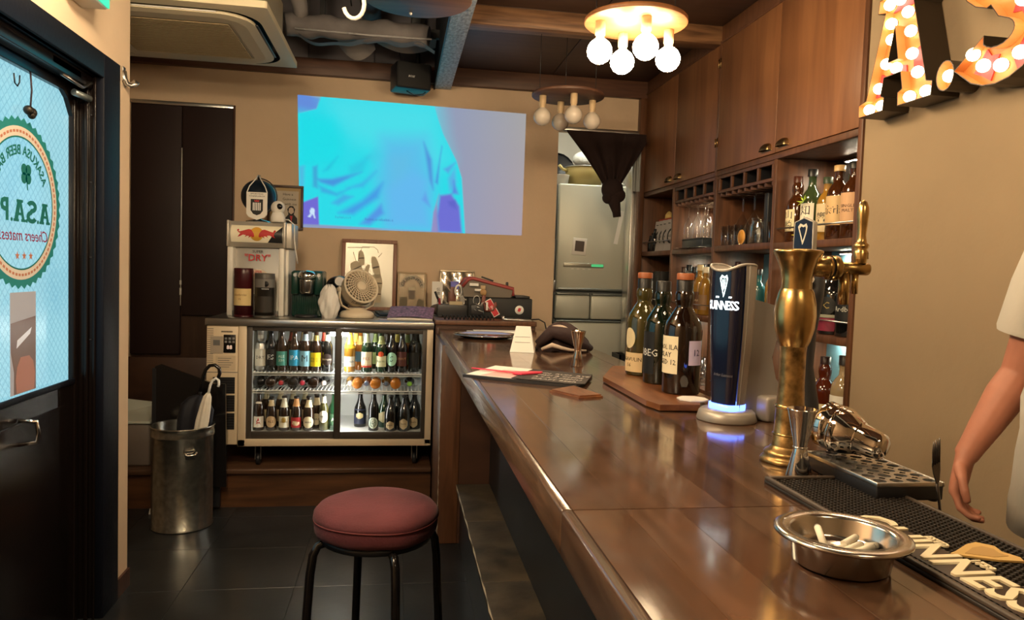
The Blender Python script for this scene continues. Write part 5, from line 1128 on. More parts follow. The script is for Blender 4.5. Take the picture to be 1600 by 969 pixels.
# ------------------------------------------------------------------ pendant lamps: wooden disc, four globe bulbs
m_disc = wood('lamp disc wood', (.20, .075, .024), (.34, .145, .052), (1, 10, 1), 3.0, .45, bump=.05)
m_sock = wood('pale socket wood', (.50, .36, .20), (.62, .46, .28), (14, 14, 1), 3.0, .5, bump=.03)
m_lit = emitter('lit bulb', (1.0, .76, .46), BULB); m_lit2 = emitter('added soft bulb', (1.0, .76, .46), BULB*.55); m_lit3 = emitter('added bright bulb', (1.0, .78, .50), BULB*1.7)  # soft and bright bulbs only serve the added unseen pendants
m_unlit = pm('opal bulb unlit', (.62, .55, .47), .12, spec=.6)
SPOTS = [(-.141, .0), (-.014, .115), (.012, -.095), (.148, .03)]
def pendant(label, x, y, z, lit, disc_mat=None):
    t = thing('pendant_lamp', label, 'lamp', (x, y, z))
    obj('disc', MB().lathe([(0, -.009), (.197, -.009), (.2, -.006), (.2, .006), (.197, .009), (0, .009)], 48, caps=False), disc_mat or m_disc, t)
    for i, (dx, dy) in enumerate(SPOTS):
        s_ = obj('socket', MB().lathe([(0, -.009), (.0195, -.009), (.0195, -.062), (.016, -.065), (.016, -.075)], 16, (dx, dy, 0), caps=False), m_sock, t)
        obj('bulb', MB().lathe([(.013, -.066), (.015, -.074), (.025, -.081), (.039, -.094), (.0465, -.109), (.0485, -.124), (.0455, -.141), (.035, -.157), (.019, -.168), (0, -.172)], 20, (dx, dy, 0), caps=False), (m_unlit, m_lit, m_lit2, m_lit3)[int(lit)], t)
    wires = MB()
    for dx, dy in ((-.16, .0), (.02, .16), (.15, -.02)): wires.tube([(dx, dy, .009), (dx, dy, 2.752-z)], .0016, 5)
    obj('hanging_wire', wires, m_char, t)
    for dx, dy in ((-.16, .0), (.02, .16), (.15, -.02)): obj('ceiling_eye', MB().cyl((dx, dy, 0), .006, 2.742-z, 2.752-z, 8), m_chrome, t)
    return t
pendant('lit wooden disc pendant with four glowing globe bulbs over the bar', .893, 2.80, 2.338, True)
pendant('unlit wooden disc pendant with four white bulbs before the kitchen opening', .905, 4.00, 2.330, False, m_beamd)
pendant('unseen disc pendant added for fill light over the nearest stretch of the bar', .89, 1.45, 2.338, 2)  # this and the next hang out of view, added to brighten the bar
pendant('unseen disc pendant added for fill light over the bar beyond the nearest one', .75, -.2, 2.338, 2)
pendant('unseen disc pendant added for fill light over the seats on the entrance side', -.45, .9, 2.2, 3)  # out of view with the one below, added to brighten the back of the room
pendant('unseen disc pendant added for fill light over the floor between stool and entrance', -.55, 2.0, 2.52, 3)
t = thing('pendant_disc', 'dark wooden disc pendant at the top edge left of the girder', 'lamp', (.045, 2.74, 2.337))
obj('disc', MB().lathe([(0, -.009), (.197, -.009), (.2, -.006), (.2, .006), (.197, .009), (0, .009)], 48, caps=False), m_beamd, t)
obj('screw_head', MB().sphere((-.02, .15, -.011), .006, 10, 8), m_white, t); obj('hanging_wire', MB().tube([(-.15, 0, .009), (-.15, 0, .88)], .0016, 5).tube([(.15, 0, .009), (.15, 0, .88)], .0016, 5), m_char, t)
tag(obj('cable_loop', MB().tube([(-.17+.035*math.cos(R(200+20*k))*1.0, 2.6, 2.245+.05*math.sin(R(200+20*k))) for k in range(12)] + [(-.115, 2.62, 2.40), (-.11, 2.65, 2.6)], .007, 8), pm('glowing cream cable', (.75, .68, .50), .4, emit=(1, .85, .6), es=.25)), 'looped glowing cream cable hanging at the top edge beside the air conditioner', 'cable')  # bright loop: a weak glow is put into the cable colour
# ------------------------------------------------------------------ bar counter
CT = 1.02
m_top = wood('glossy counter wood', (.058, .029, .016), (.106, .055, .032), (14, 1.0, 14), 2.6, .13, coat=.4, bump=.04, spec=.6, rvar=.06)
m_top2 = wood('glossy counter wood dark', (.049, .023, .013), (.090, .045, .026), (14, 1.0, 14), 2.6, .13, coat=.4, bump=.04, spec=.6, rvar=.06); m_top3 = wood('glossy counter wood pale', (.066, .033, .018), (.122, .064, .038), (14, 1.0, 14), 2.9, .14, coat=.4, bump=.04, spec=.6, rvar=.06)
m_lip = wood('counter edge wood', (.035, .018, .010), (.11, .065, .04), (12, 1.2, 12), 3.0, .25, coat=.4, bump=.25)
m_knee = pm('blue black bar front', (.012, .014, .017), .38, vary=.4, vscale=4)
m_ledge = pm('worn foot ledge', (.050, .038, .024), .6, vary=.55, vscale=9, bump=.2, bscale=30)
br = thing('bar_counter', 'long glossy brown wooden bar counter running into the room', 'counter', (0, 0, 0))
edges = [.25, .325, .402, .478, .556, .633, .71, .79]
for j, (y0, y1) in enumerate(((-1.2, .978), (.980, 3.90))):
    for i in range(len(edges)-1):
        m_pl = [m_top, m_top2, m_top3][(i*2+j) % 3]
        pmesh = MB().rbox(edges[i]+.0001, edges[i+1]-.0001, y0, y1, .985, CT + (i*7+j*3) % 3*.00004, .00025, 1, False)
        obj('plank', pmesh, m_pl, br)
obj('far_plank', MB().rbox(.235, .79, 3.9006, 4.155, .985, CT, .0008, 1, False), m_top, br)
obj('service_plank', MB().rbox(.7905, .87, 1.30, 4.1, .985, CT, .001, 1, False), m_top, br)
obj('front_lip', MB().rbox(.2335, .2505, -1.2, .978, .955, CT, .003).rbox(.2335, .2505, .980, 3.895, .955, CT, .003), m_lip, br)
obj('carcass', MB().box(.48, .775, -1.2, 4.1, .2, .98), m_knee, br)
obj('knee_panel', MB().box(.472, .482, -1.2, 3.54, .0, .984), m_knee, br)
obj('under_rail', MB().rbox(.255, .46, -1.2, 3.54, .94, .984, .002), m_dwood, br)
obj('end_panel', MB().rbox(.222, .32, 3.54, 4.155, 0, .984, .003), m_frame, br); obj('end_panel', MB().box(.32, .80, 3.545, 4.155, 0, .984), m_dwood, br)
ldg = obj('foot_ledge', MB().box(.33, .48, -1.2, 3.53, 0, .27), m_knee, br)
obj('worn_edge', MB().tube([(.3085+.0015*math.sin(k*2.3), -1.2+k*.0788, .2975+.002*math.sin(k*1.7)) for k in range(61)], [.0022+.0016*math.sin(k*3.1) for k in range(61)], 5), pm('bare worn wood', (.42, .36, .27), .7), ldg)
for k in range(8): obj('ledge_board', MB().rbox(.309, .474, -1.2+k*.6, -1.2+k*.6+(.598 if k < 7 else .53), .27, .30, .003), m_ledge, ldg)
obj('worn_corner', MB().tube([(.2215+.0006*math.sin(k*2.3), 3.5395, .02+k*.024) for k in range(40)], [.0014+.0009*math.sin(k*2.7) for k in range(40)], 5), MATS['bare worn wood'], br)
sk = thing('sink_bench', 'steel work bench behind the bar counter', 'bench', (0, 0, 0))
obj('bench_top', MB().rbox(.80, .95, 1.28, 3.3, .93, .95, .003), m_steel, sk)
for x in (.82, .93):
    for y in (1.32, 3.26): obj('leg', MB().cyl((x, y, 0), .015, .085, .93, 10), m_steel, sk)
# ashtray and cigarette ends
AX, AY = .520, .768
at = thing('ashtray', 'round stainless steel ashtray with a wide rim and cigarette ends', 'ashtray', (AX, AY, CT))
obj('dish', MB().lathe([(0, .0015), (.050, .0015), (.0535, .004), (.0575, .034), (.060, .037), (.0735, .0375), (.0755, .036), (.0755, .039), (.072, .041), (.058, .0405), (.0555, .037), (.0535, .018), (.050, .0135), (0, .0135)], 56, caps=False), pm('satin stainless', (.56, .52, .47), .20, 1.0), at)
m_cig = pm('cigarette paper', (.74, .68, .55), .7); m_ash = pm('ash', (.25, .23, .2), .9)
for i, (x, y, z, a, tl, ln) in enumerate([(-.013, .020, .0255, 75, 24, .034), (-.003, .004, .0175, 10, 3, .036), (.014, .002, .0185, 22, 6, .036), (.030, .0, .0175, 20, 4, .030), (.036, .008, .018, -5, 4, .030), (-.024, .018, .0175, 150, 3, .026), (.020, .014, .023, 30, 4, .03)]):
    c = thing('cigarette_end', 'pale cigarette end stubbed out in the steel ashtray', 'cigarette', (AX+x, AY+y, CT+z), rot=(0, -R(tl), R(a)), group='cigarette ends in the ashtray')
    obj('filter', MB().lathe([(.0042, -ln/2), (.0042, ln/2)], 10, axis='x'), m_cig, c); obj('burnt_tip', MB().lathe([(.0042, ln/2), (.003, ln/2+.003), (0, ln/2+.004)], 10, axis='x', caps=False), m_ash, c)
# rubber bar mat
m_rub = pm('black brown rubber', (.016, .012, .009), .5)
mt = thing('bar_mat', 'long black rubber bar mat with raised cream lettering on the counter', 'mat', (.686, .70, CT))
W2, L2 = .087, .398
obj('mat_base', MB().rbox(-W2, W2, -L2, L2, 0, .005, .0015), m_rub, mt)
obj('mat_border', MB().rbox(-W2, -W2+.008, -L2, L2, .005, .011, .002).rbox(W2-.006, W2, -L2, L2, .005, .011, .002).rbox(-W2+.008, W2-.006, L2-.008, L2, .005, .011, .002).rbox(-W2+.008, W2-.006, -L2, -L2+.008, .005, .011, .002), pm('mat border rubber', (.05, .036, .026), .5), mt)
nb = MB(); p_ = .0080
for i in range(21):
    for j in range(97):
        x, y = -W2+.013+i*p_, -L2+.014+j*p_+(i % 2)*p_/2
        if abs(x) > W2-.008 or abs(y) > L2-.012: continue
        r = .0025
        nb.add([(x-r, y-r, .0048), (x+r, y-r, .0048), (x+r, y+r, .0048), (x-r, y+r, .0048), (x-r*.6, y-r*.6, .0086), (x+r*.6, y-r*.6, .0086), (x+r*.6, y+r*.6, .0086), (x-r*.6, y+r*.6, .0086)], [(4,5,6,7), (0,1,5,4), (1,2,6,5), (2,3,7,6), (3,0,4,7)])
obj('rubber_nubs', nb, m_rub, mt, kind='stuff')
m_ml = pm('cream rubber letters', (.72, .62, .42), .5)
pl_ = obj('letter_plate', MB().rbox(-.074, -.020, -.092, .208, .0085, .0092, .0003, 1), pm('plate brown rubber', (.035, .020, .013), .55), mt)
text('GUINNESS', .070, m_ml, pl_, (-.047, .058, .0105), (0, -1, 0), (1, 0, 0), depth=.0013, bold=.0014, width=.286)
for s_, y in (('ESTD', .103), ('1759', .030)): text(s_, .015, m_ml, mt, (-.012, y, .0105), (0, -1, 0), (1, 0, 0), depth=.0012, bold=.0005)
hp = [(.010, .035), (.018, .022), (.038, .004), (.058, -.022), (.068, -.060), (.066, -.090), (.056, -.082), (.046, -.055), (.030, -.030), (.014, -.012), (.008, .01)]
hp = [(.022, .032), (.036, .018), (.030, .0), (.038, -.018), (.032, -.030), (.004, -.024), (-.028, -.008), (-.040, .0), (-.028, .006), (.004, .026)]
o = obj('harp', MB().prism([(a+.016, b_+.066) for a, b_ in hp], .0085, .0108), pm('harp gold rubber', (.52, .33, .10), .45), mt)
obj('harp_opening', MB().prism([(.034, .084), (.042, .074), (.038, .062), (.042, .052), (.022, .050), (-.006, .064), (.018, .080)], .0108, .0112), pm('harp shade rubber', (.38, .23, .07), .5), o)
# jigger, shaker, fork, drip tray
def jigger(label, x, y, s, mt_):
    j = thing('jigger', label, 'jigger', (x, y, CT), 0)
    obj('cups', MB().lathe([(0, .001), (.0205*s, 0), (.0215*s, .002), (.0105*s, .047*s), (.0105*s, .053*s), (.0235*s, .112*s), (.0240*s, .114*s), (.0228*s, .114*s), (.0100*s, .056*s), (0, .055*s)], 32, caps=False), mt_, j)
    obj('waist_bead', MB().tube([(.011*s*math.cos(2*PI*k/20), .011*s*math.sin(2*PI*k/20), .05*s) for k in range(20)], .0016*s, 6, closed=True), mt_, j)
    return j
jigger('tall silver jigger standing in front of the brass tap tower', .678, 1.128, 1.02, m_chrome)
jigger('bronze steel jigger standing beside the dark cloth at the far end of the bar', .642, 2.53, 1.12, pm('copper steel', (.55, .42, .32), .15, 1.0))
dt = thing('drip_tray', 'steel drip tray with punched holes along the back edge of the bar', 'tray', (.776, 1.083, CT))
obj('tray_body', MB().rbox(-.056, .056, -.099, .099, .0025, .026, .003), m_blk, dt)
plate = bmesh.new()
tp = MB()
gx, gy, hr = 4, 7, .0098; cw, chh = .112/gx, .198/gy
for i in range(gx):
    for j in range(gy):
        cx_, cy_ = -.056+cw*(i+.5), -.099+chh*(j+.5); sq = []; ci = []
        for k in range(12):
            a = 2*PI*k/12; c_, s_ = math.cos(a), math.sin(a); f_ = 1/max(abs(c_), abs(s_)); sq.append((cx_+c_*f_*cw/2, cy_+s_*f_*chh/2, .030)); ci.append((cx_+hr*c_, cy_+hr*s_, .030))
        lo_ = [(x, y, .026) for x, y, z in ci]
        tp.add(sq+ci+lo_, [(k, (k+1) % 12, 12+(k+1) % 12, 12+k) for k in range(12)] + [(12+k, 12+(k+1) % 12, 24+(k+1) % 12, 24+k) for k in range(12)])
plate.free()
obj('perforated_plate', tp, m_steel, dt); obj('plate_rim', MB().rbox(-.057, -.053, -.100, .100, .024, .031, .001).rbox(.053, .057, -.100, .100, .024, .031, .001).rbox(-.053, .053, -.100, -.096, .024, .031, .001).rbox(-.053, .053, .096, .100, .024, .031, .001), m_steel, dt)
for x in (-.045, .045):
    for y in (-.09, .06): obj('foot', MB().cyl((x, y, 0), .007, 0, .0028, 10), m_blk, dt)
sh = thing('cocktail_shaker', 'shiny cocktail shaker top lying on the steel drip tray', 'shaker', (.770, 1.158, CT+.0735), rot=(0, R(102), R(-62)))
m_shk = pm('shaker mirror steel', (.66, .60, .53), .07, 1.0)
obj('strainer', MB().lathe([(.034, -.03), (.0365, -.028), (.0365, -.010), (.035, -.008), (.036, 0), (.035, .012), (.030, .026), (.026, .034)], 36, caps=False), m_shk, sh)
obj('shoulder_band', MB().lathe([(.0352, -.006), (.0375, -.003), (.0352, .0)], 36, caps=False), m_shk, sh)
obj('cap', MB().lathe([(.0255, .032), (.0262, .036), (.0235, .038), (.0205, .066), (.0185, .074), (.012, .078), (0, .079)], 32, caps=False), m_shk, sh)
obj('inner_wall', MB().lathe([(.033, -.03), (.033, .01), (.0, .02)], 28, caps=False), m_steel, sh)
sh.scale = (1.13, 1.13, 1.05)
fk = thing('fork', 'dark steel fork standing upright beside the drip tray', 'fork', (.800, .945, .99), rot=(R(-2), R(-12), R(25)))
fm_ = MB().tube([(0, 0, 0), (0, 0, .05), (0, .001, .078)], [(.0038, .0016), (.003, .0016), (.0035, .0016)], 8, flat=(1, 0, 0))
fm_.prism([(-.0035, .075), (-.009, .092), (-.0105, .105), (.0105, .105), (.009, .092), (.0035, .075)], -.0009, .0009, WP)
obj('handle', fm_, pm('dark steel', (.10, .09, .085), .25, .9), fk)
for x in (-.0088, -.003, .003, .0088): obj('tine', MB().tube([(x, 0, .104), (x, -.002, .125), (x*.95, -.004, .142)], [.0016, .0015, .0006], 6), MATS['dark steel'], fk)
ck = thing('cutlery_pot', 'black pot behind the bar holding the fork', 'pot', (.806, .940, .90)); obj('pot', MB().lathe([(0, 0), (.012, 0), (.012, .085), (.010, .085), (.010, .004), (0, .004)], 16, caps=False), m_blk, ck)
obj('bracket', MB().rbox(-.02, -.012, -.01, .01, .02, .08, .001), m_blk, ck)
# brass tap tower
tw = thing('beer_tower', 'tall aged brass beer tap tower on the bar counter', 'tap', (.712, 1.225, CT))
obj('foot', MB().lathe([(0, 0), (.048, 0), (.049, .004), (.046, .009), (.040, .012), (.043, .016), (.040, .021), (.034, .024), (.030, .030)], 40, caps=False), m_brassd, tw)
obj('lower_stem', MB().lathe([(.030, .030), (.0275, .05), (.0265, .052), (.0255, .080), (.0245, .1)], 32, caps=False), m_brassd, tw)
obj('ring', MB().lathe([(.026, .048), (.0295, .051), (.026, .054)], 32, caps=False), m_brass, tw); obj('ring', MB().lathe([(.0245, .098), (.0285, .102), (.0245, .106)], 32, caps=False), m_brass, tw)
obj('upper_stem', MB().lathe([(.0245, .105), (.0225, .14), (.0225, .20), (.0235, .212)], 32, caps=False), m_brassd, tw)
obj('belly', MB().lathe([(.0235, .212), (.0285, .222), (.0345, .245), (.0365, .268), (.0350, .290), (.0305, .310), (.0275, .316)], 36, caps=False), m_brass, tw)
obj('flared_head', MB().lathe([(.0265, .316), (.0262, .335), (.0295, .352), (.0365, .370), (.0425, .381), (.0430, .384), (.040, .386), (.02, .388), (0, .3885)], 40, caps=False), m_brass, tw)
ar = obj('tap_arm', MB().lathe([(.012, .026), (.017, .034), (.018, .050), (.0215, .052), (.0215, .060), (.018, .061)], 24, (0, 0, .356), 'x', caps=False), m_brass, tw)
obj('black_collar', MB().lathe([(.0195, .060), (.0195, .064)], 24, (0, 0, .356), 'x'), m_blk, ar)
obj('lock_nut', MB().lathe([(.0215, .064), (.0225, .066), (.0225, .076), (.0205, .078), (.011, .079)], 24, (0, 0, .356), 'x', caps=False), m_brass, ar)
obj('cross_tube', MB().lathe([(0, .076), (.0115, .077), (.0115, .137), (.0105, .139), (0, .139)], 20, (0, 0, .356), 'x', caps=False), m_brass, ar)
sp = obj('spout', MB().cyl((.093, 0, 0), .0098, .290, .352, 18), m_brass, tw); obj('vent_tube', MB().cyl((.114, 0, 0), .0062, .310, .350, 14), m_brass, sp)
hd_ = obj('tap_handle', MB().lathe([(.010, .366), (.0115, .372), (.0125, .388), (.010, .391), (.0135, .396), (.0135, .400), (.009, .404), (.0085, .410), (.0075, .418), (.0095, .440), (.0105, .455), (.0095, .468), (.006, .478), (0, .482)], 22, (.123, 0, 0), caps=False), m_brass, tw)
for k in range(3): obj('handle_cut', MB().box(-.0028, .0028, -.0128, -.0118, .374, .386).xf(Matrix.Translation((.123, 0, 0)) @ Matrix.Rotation(R(-50+50*k), 4, 'Z')), m_brassd, hd_)
# stout tap: dark illuminated fount
m_fsil = pm('satin silver', (.36, .33, .29), .4, .45); m_fblu = pm('midnight blue gloss', (.005, .007, .022), .16, coat=.3)
ft = thing('stout_tap', 'dark blue illuminated stout tap with a silver case and base on the bar', 'tap', (.770, 1.60, CT), R(-66))
def orow(z):
    q = [(.0, .034, .030), (.05, .036, .031), (.12, .041, .034), (.20, .0455, .037), (.28, .047, .038), (.345, .046, .037)]
    for (z0, a0, b0), (z1, a1, b1) in zip(q, q[1:]):
        if z <= z1: k = (z-z0)/(z1-z0); return a0+(a1-a0)*k, b0+(b1-b0)*k
    return q[-1][1:]
def fring(z, a0, a1, n_, e=0, ys=1):
    a_, b_ = orow(z); out = []
    for k in range(n_+1):
        t_ = a0+(a1-a0)*k/n_; c_, s_ = math.cos(t_), math.sin(t_); pw = .62
        out.append(((a_+e)*math.copysign(abs(c_)**pw, c_), (b_+e)*ys*math.copysign(abs(s_)**pw, s_), z + .028))
    return out
zs = [.0, .03, .06, .12, .18, .24, .29, .32]
def zt(k, t_): return zs[k] + (.016*math.cos(2*(t_)) if k == len(zs)-1 else 0)
front = MB(); rings = []
for z in zs:
    rr = fring(z, PI*1.06, PI*1.94, 24)
    if z == zs[-1]: rr = [(x, y, zz + .018*(abs(x)/.05)**2) for x, y, zz in rr]
    rings.append(rr)
front.loft(rings, closed_ring=False, caps=False); 
fo = obj('front_shell', front, m_fblu, ft)
rings = []
for z in zs:
    rr = fring(z, -.06*PI, 1.06*PI, 26, .003)
    if z == zs[-1]: rr = [(x, y, zz + .018*(abs(x)/.05)**2) for x, y, zz in rr]
    rings.append(rr)
bk = MB().loft(rings, closed_ring=False, caps=False)
obj('silver_case', bk, m_fsil, ft)
full = fring(zs[-1], 0, 2*PI, 48)[:-1]; full = [(x*1.03, y*1.03, zz + .018*(abs(x)/.05)**2) for x, y, zz in full]
top = MB().add(full + [(0, 0, .028+zs[-1]-.012)], [(k, (k+1) % 48, 48) for k in range(48)], True); obj('top_cap', top, m_fsil, ft)
obj('top_rim', MB().tube(full, .0035, 8, closed=True), m_fsil, ft)
for s_ in (-1, 1): obj('side_edge', MB().tube([(s_*(orow(z)[0]+.001), -.002, z+.028 + (.018 if z == zs[-1] else 0)) for z in zs], .0035, 8), m_fsil, ft)
obj('glow_foot', MB().loft([fring(z, 0, 2*PI, 36, e)[:-1] for z, e in ((-.002, .004), (.004, .0045), (.012, .004))], caps=True), pm('blue light ring', (.1, .2, .9), .3, emit=(.10, .20, 1.0), es=4.5), ft)
obj('base', MB().lathe([(0, 0), (.067, 0), (.069, .003), (.064, .020), (.058, .026), (0, .026)], 44, caps=False), m_fsil, ft)
bs = ft
ag = MB().prism([(.0, .006), (.11, .006), (.11, .07), (.085, .10), (.073, .15), (.085, .20), (.105, .235), (.115, .262), (.02, .285), (.0, .28)], -.016, .016, basis((.005, .030, 0), (1, 2.2, 0), (0, 0, 1)))
obj('rear_arm', ag, m_fsil, ft)
obj('rear_foot', MB().rbox(.01, .07, .06, .13, 0, .06, .008), m_fsil, ft)
# lit lettering and harp, blue glow
m_lg = pm('lit white letters', (.9, .9, .9), .4, emit=(.80, .92, 1.0), es=2.2)
def wrapf(o, z0):
    for v in o.data.vertices:
        x, z, dz = v.co.x, v.co.y, v.co.z
        a_, b_ = orow(z0+z-.028); b_ += .0006+dz; xa = max(-.999, min(.999, x/a_))
        y = -b_*(1-abs(xa)**(2/.62))**(.31) if abs(xa) < 1 else 0
        v.co = (x, y, z0+z)
def ftext(s, size, z, x, m, **k):
    me = text_mesh(s, size, **k); 
    for v in me.vertices: v.co.x = v.co.x*.72 + x
    o = obj('lettering', me, m, fo); wrapf(o, z); return o
ftext('GUINNESS', .0285, .268, -.001, m_lg, bold=.0004, depth=.0003, spacing=.88)
ftext('Arthur Guinness', .010, .108, .008, pm('signature grey', (.16, .16, .18), .4), shear=.35, depth=.0002)
hq = [(-.017, .026), (-.010, .034), (.000, .030), (.008, .034), (.012, .026), (.009, .010), (.002, -.012), (-.002, -.018), (-.004, -.010), (-.012, .012)]
hi_ = [(-.011, .022), (-.006, .026), (.002, .022), (.007, .024), (.004, .010), (-.001, -.006), (-.007, .012)]
mbh = MB(); 
n1 = len(hq); sub = lambda P: [(P[i][0]*(1-t_)+P[(i+1) % len(P)][0]*t_, P[i][1]*(1-t_)+P[(i+1) % len(P)][1]*t_) for i in range(len(P)) for t_ in (0, .5)]
def strip(P, t_):
    out = MB(); c_ = (sum(p[0] for p in P)/len(P), sum(p[1] for p in P)/len(P)); Q = [(c_[0]+(p[0]-c_[0])*t_, c_[1]+(p[1]-c_[1])*t_) for p in P]; n_ = len(P)
    return out.add([(x, y, 0) for x, y in P] + [(x, y, 0) for x, y in Q], [(i, (i+1) % n_, n_+(i+1) % n_, n_+i) for i in range(n_)])
hm = strip(sub(hq), .72); 
for k in range(4): hm.add([(-.009+k*.004, .024, 0), (-.0078+k*.004, .024, 0), (-.004+k*.0022, -.004+k*.003, 0), (-.0052+k*.0022, -.004+k*.003, 0)], [(0, 1, 2, 3)])
o = obj('harp', hm, pm('lit harp', (.8, .9, .9), .4, emit=(.65, .9, .92), es=2.6), fo)
for v in o.data.vertices: v.co.x = v.co.x*.8 + .008
wrapf(o, .305)
for s_, x in (('ESTD', -.010), ('1759', .025)): ftext(s_, .006, .2875, x, m_lg, depth=.0002)
# second tap hidden behind the tower
t2 = thing('stout_tap', 'slim black tap with chrome faucet and harp handle behind the brass tower', 'tap', (.905, 1.50, CT), R(-58))
obj('column', MB().tube([(0, .0, 0), (.005, .0, .06), (-.005, 0, .14), (.0, 0, .22), (.012, 0, .30), (.012, 0, .345)], [.034, .026, .020, .018, .018, .020], 14), m_char, t2)
obj('column_foot', MB().lathe([(0, 0), (.05, 0), (.046, .012), (0, .014)], 24, caps=False), m_char, t2)
obj('faucet', MB().lathe([(.0155, .355), (.017, .345), (.015, .335), (.013, .31), (.0155, .30), (.0155, .275), (.012, .268), (.012, .235), (.009, .228)], 18, (.0, -.035, 0)), m_chrome, t2)
obj('faucet_shank', MB().lathe([(.013, -.04), (.013, .005)], 16, (.006, 0, .335), 'y'), m_chrome, t2)
th = obj('tap_handle', MB().prism([(-.016, 0), (-.0205, .05), (-.0195, .103), (0, .112), (.0195, .103), (.0205, .05), (.016, 0)], -.009, .009, basis((0, -.035, .355), (1, 0, 0), (0, 0, 1))), m_fblu, t2)
obj('handle_rim', MB().tube([(-.016, -.035, .355), (-.0215, -.035, .405), (-.0205, -.035, .458), (0, -.035, .467), (.0205, -.035, .458), (.0215, -.035, .405), (.016, -.035, .355)], [(.010, .0028)]*7, 8, flat=(0, 1, 0)), m_fsil, th)
hm2 = MB(); ring_ = [(x*.75, y*.9) for x, y in hq]; 
hm2 = strip(sub(ring_), .66); hm2.xf(basis((0, -.0447, .425), (1, 0, 0), (0, 0, 1)))
obj('harp', hm2, pm('harp silver', (.65, .60, .48), .35, .4), th)
# wooden board with three whisky bottles and a white coaster
m_brd = wood('walnut serving board', (.11, .036, .012), (.22, .085, .03), (8, 1.5, 8), 4, .35, coat=.2, bump=.08)
bd_ = thing('serving_board', 'reddish wooden serving board with the three whisky bottles on it', 'board', (.0, .0, CT))
obj('board', MB().prism([(.628, 2.15), (.648, 2.20), (.74, 2.42), (.85, 2.42), (.868, 2.10), (.79, 1.80), (.742, 1.688), (.640, 1.690), (.626, 1.75)], .0035, .018), m_brd, bd_)
for x, y in ((.66, 1.73), (.80, 2.3)): obj('foot', MB().cyl((x, y, 0), .01, 0, .0036, 10), m_blk, bd_)
m_cork = '#1a1614'
bz = CT + .018
bottle('whisky_bottle', 'foremost dark whisky bottle on the serving board with a cream label', 'bottle', 'islay', bglass('deep brown whisky glass', (.008, .003, .0015), .05), (.765, 1.872, bz), (-.75, -.66), 1.0, ('#0c0a0a', 'stop', .052, '#8a4a22'),
       [(.055, .155, 46, '#e2d6b4', 'CAOL ILA\nISLAY\nAGED 12', .019, '#2a2018', 'rect', -32), (.08, .145, 26, '#c9bfdc', '12', .024, '#4a4468', 'rect', 72)], 'three whisky bottles on the serving board')
bottle('whisky_bottle', 'middle black whisky bottle on the serving board lettered in white', 'bottle', 'islay', bglass('black green glass', (.003, .007, .0035), .05), (.770, 2.045, bz), (-.8, -.6), .98, ('#0c0c0c', 'stop', .052),
       [(.03, .155, 50, '#0b0c0b', 'ARDBEG', .030, '#d8d8d0', 'rect', -40)], 'three whisky bottles on the serving board')
bottle('whisky_bottle', 'rearmost olive whisky bottle on the serving board with two cream labels', 'bottle', 'islay', bglass('olive whisky glass', (.040, .033, .008), .05), (.772, 2.215, bz), (-.72, -.7), 1.0, ('#0c0b0a', 'stop', .052, '#8a4a22'),
       [(.012, .072, 52, '#d3b98c', 'LAGAVULIN\n16', .017, '#3a2a18', 'rect', -24), (.085, .15, 26, '#cbbd96', '', .02, '#3a2a18', 'oval', -26)], 'three whisky bottles on the serving board')
hx_ = [(.040*math.cos(2*PI*k/8+.3), .040*math.sin(2*PI*k/8+.3)) for k in range(8)]
tag(obj('coaster', MB().prism(hx_, 0, .003), m_paper, None, (.752, 1.758, CT+.019), (0, 0, 0)), 'white octagonal paper coaster at the front end of the serving board', 'coaster')
# wooden hexagon coaster, menu board, jigger, tent card, cloth, silver tray
wc = thing('wooden_coaster', 'small reddish wooden coaster stack lying behind the menu board', 'coaster', (.492, 1.955, CT))
obj('coaster', MB().prism([(-.068, .02), (-.012, -.092), (.062, -.066), (.020, .092)], 0, .004).prism([(-.062, .016), (-.008, -.085), (.058, -.060), (.018, .085)], .004, .008), m_brd, wc)
mb_ = thing('menu_board', 'black menu board with a white page and chalk lettering by the counter edge', 'menu', (0, 0, CT))
outl = [(.206, 2.235), (.515, 2.035), (.625, 2.262), (.335, 2.46)]
def inset(P, d):
    c_ = (sum(p[0] for p in P)/4, sum(p[1] for p in P)/4); return [(c_[0]+(p[0]-c_[0])*(1-d), c_[1]+(p[1]-c_[1])*(1-d)) for p in P]
obj('board', MB().prism(outl, 0.0005, .009), m_char, mb_); obj('white_page', MB().prism(inset([(.206, 2.235), (.36, 2.135), (.48, 2.361), (.335, 2.46)], .08), .009, .010), m_paper, mb_)
obj('pink_wash', MB().prism(inset([(.25, 2.215), (.36, 2.145), (.44, 2.30), (.35, 2.35)], .1), .010, .0105), pm('pale pink print', (.75, .40, .38), .6), mb_)
op = obj('chalk_page', MB().prism([(.345, 2.155), (.505, 2.048), (.545, 2.05), (.612, 2.22), (.605, 2.25), (.45, 2.36)], .0105, .0118), pm('dark chalk board', (.035, .028, .024), .55), mb_)
ux, vy = Vector((.309, -.20, 0)).normalized(), Vector((.11, .227, 0)).normalized()
for k, q in enumerate(('DRAFT BEER', 'A.S.A.P MENU', 'FISH & CHIPS', 'GIN  RUM  RYE')):
    c0 = Vector((.46, 2.10, .0122)) + vy*(.015+.042*k); text(q, .026, pm('chalk white', (.6, .55, .5), .7), op, c0, ux, vy, depth=.0002)
ps_ = thing('pink_stirrer', 'bright pink plastic spatula lying across the menu board', 'utensil', (0, 0, CT+.0125))
a_, b_ = Vector((.25, 2.42, .003)), Vector((.405, 2.16, .002))
obj('handle', MB().tube([(.245, 2.335, .003), (.315, 2.285, .003), (.365, 2.245, .003)], [(.006, .0025)]*3, 8, flat=(.5, .7, 0)), pm('bright pink plastic', (.80, .05, .10), .35), ps_)
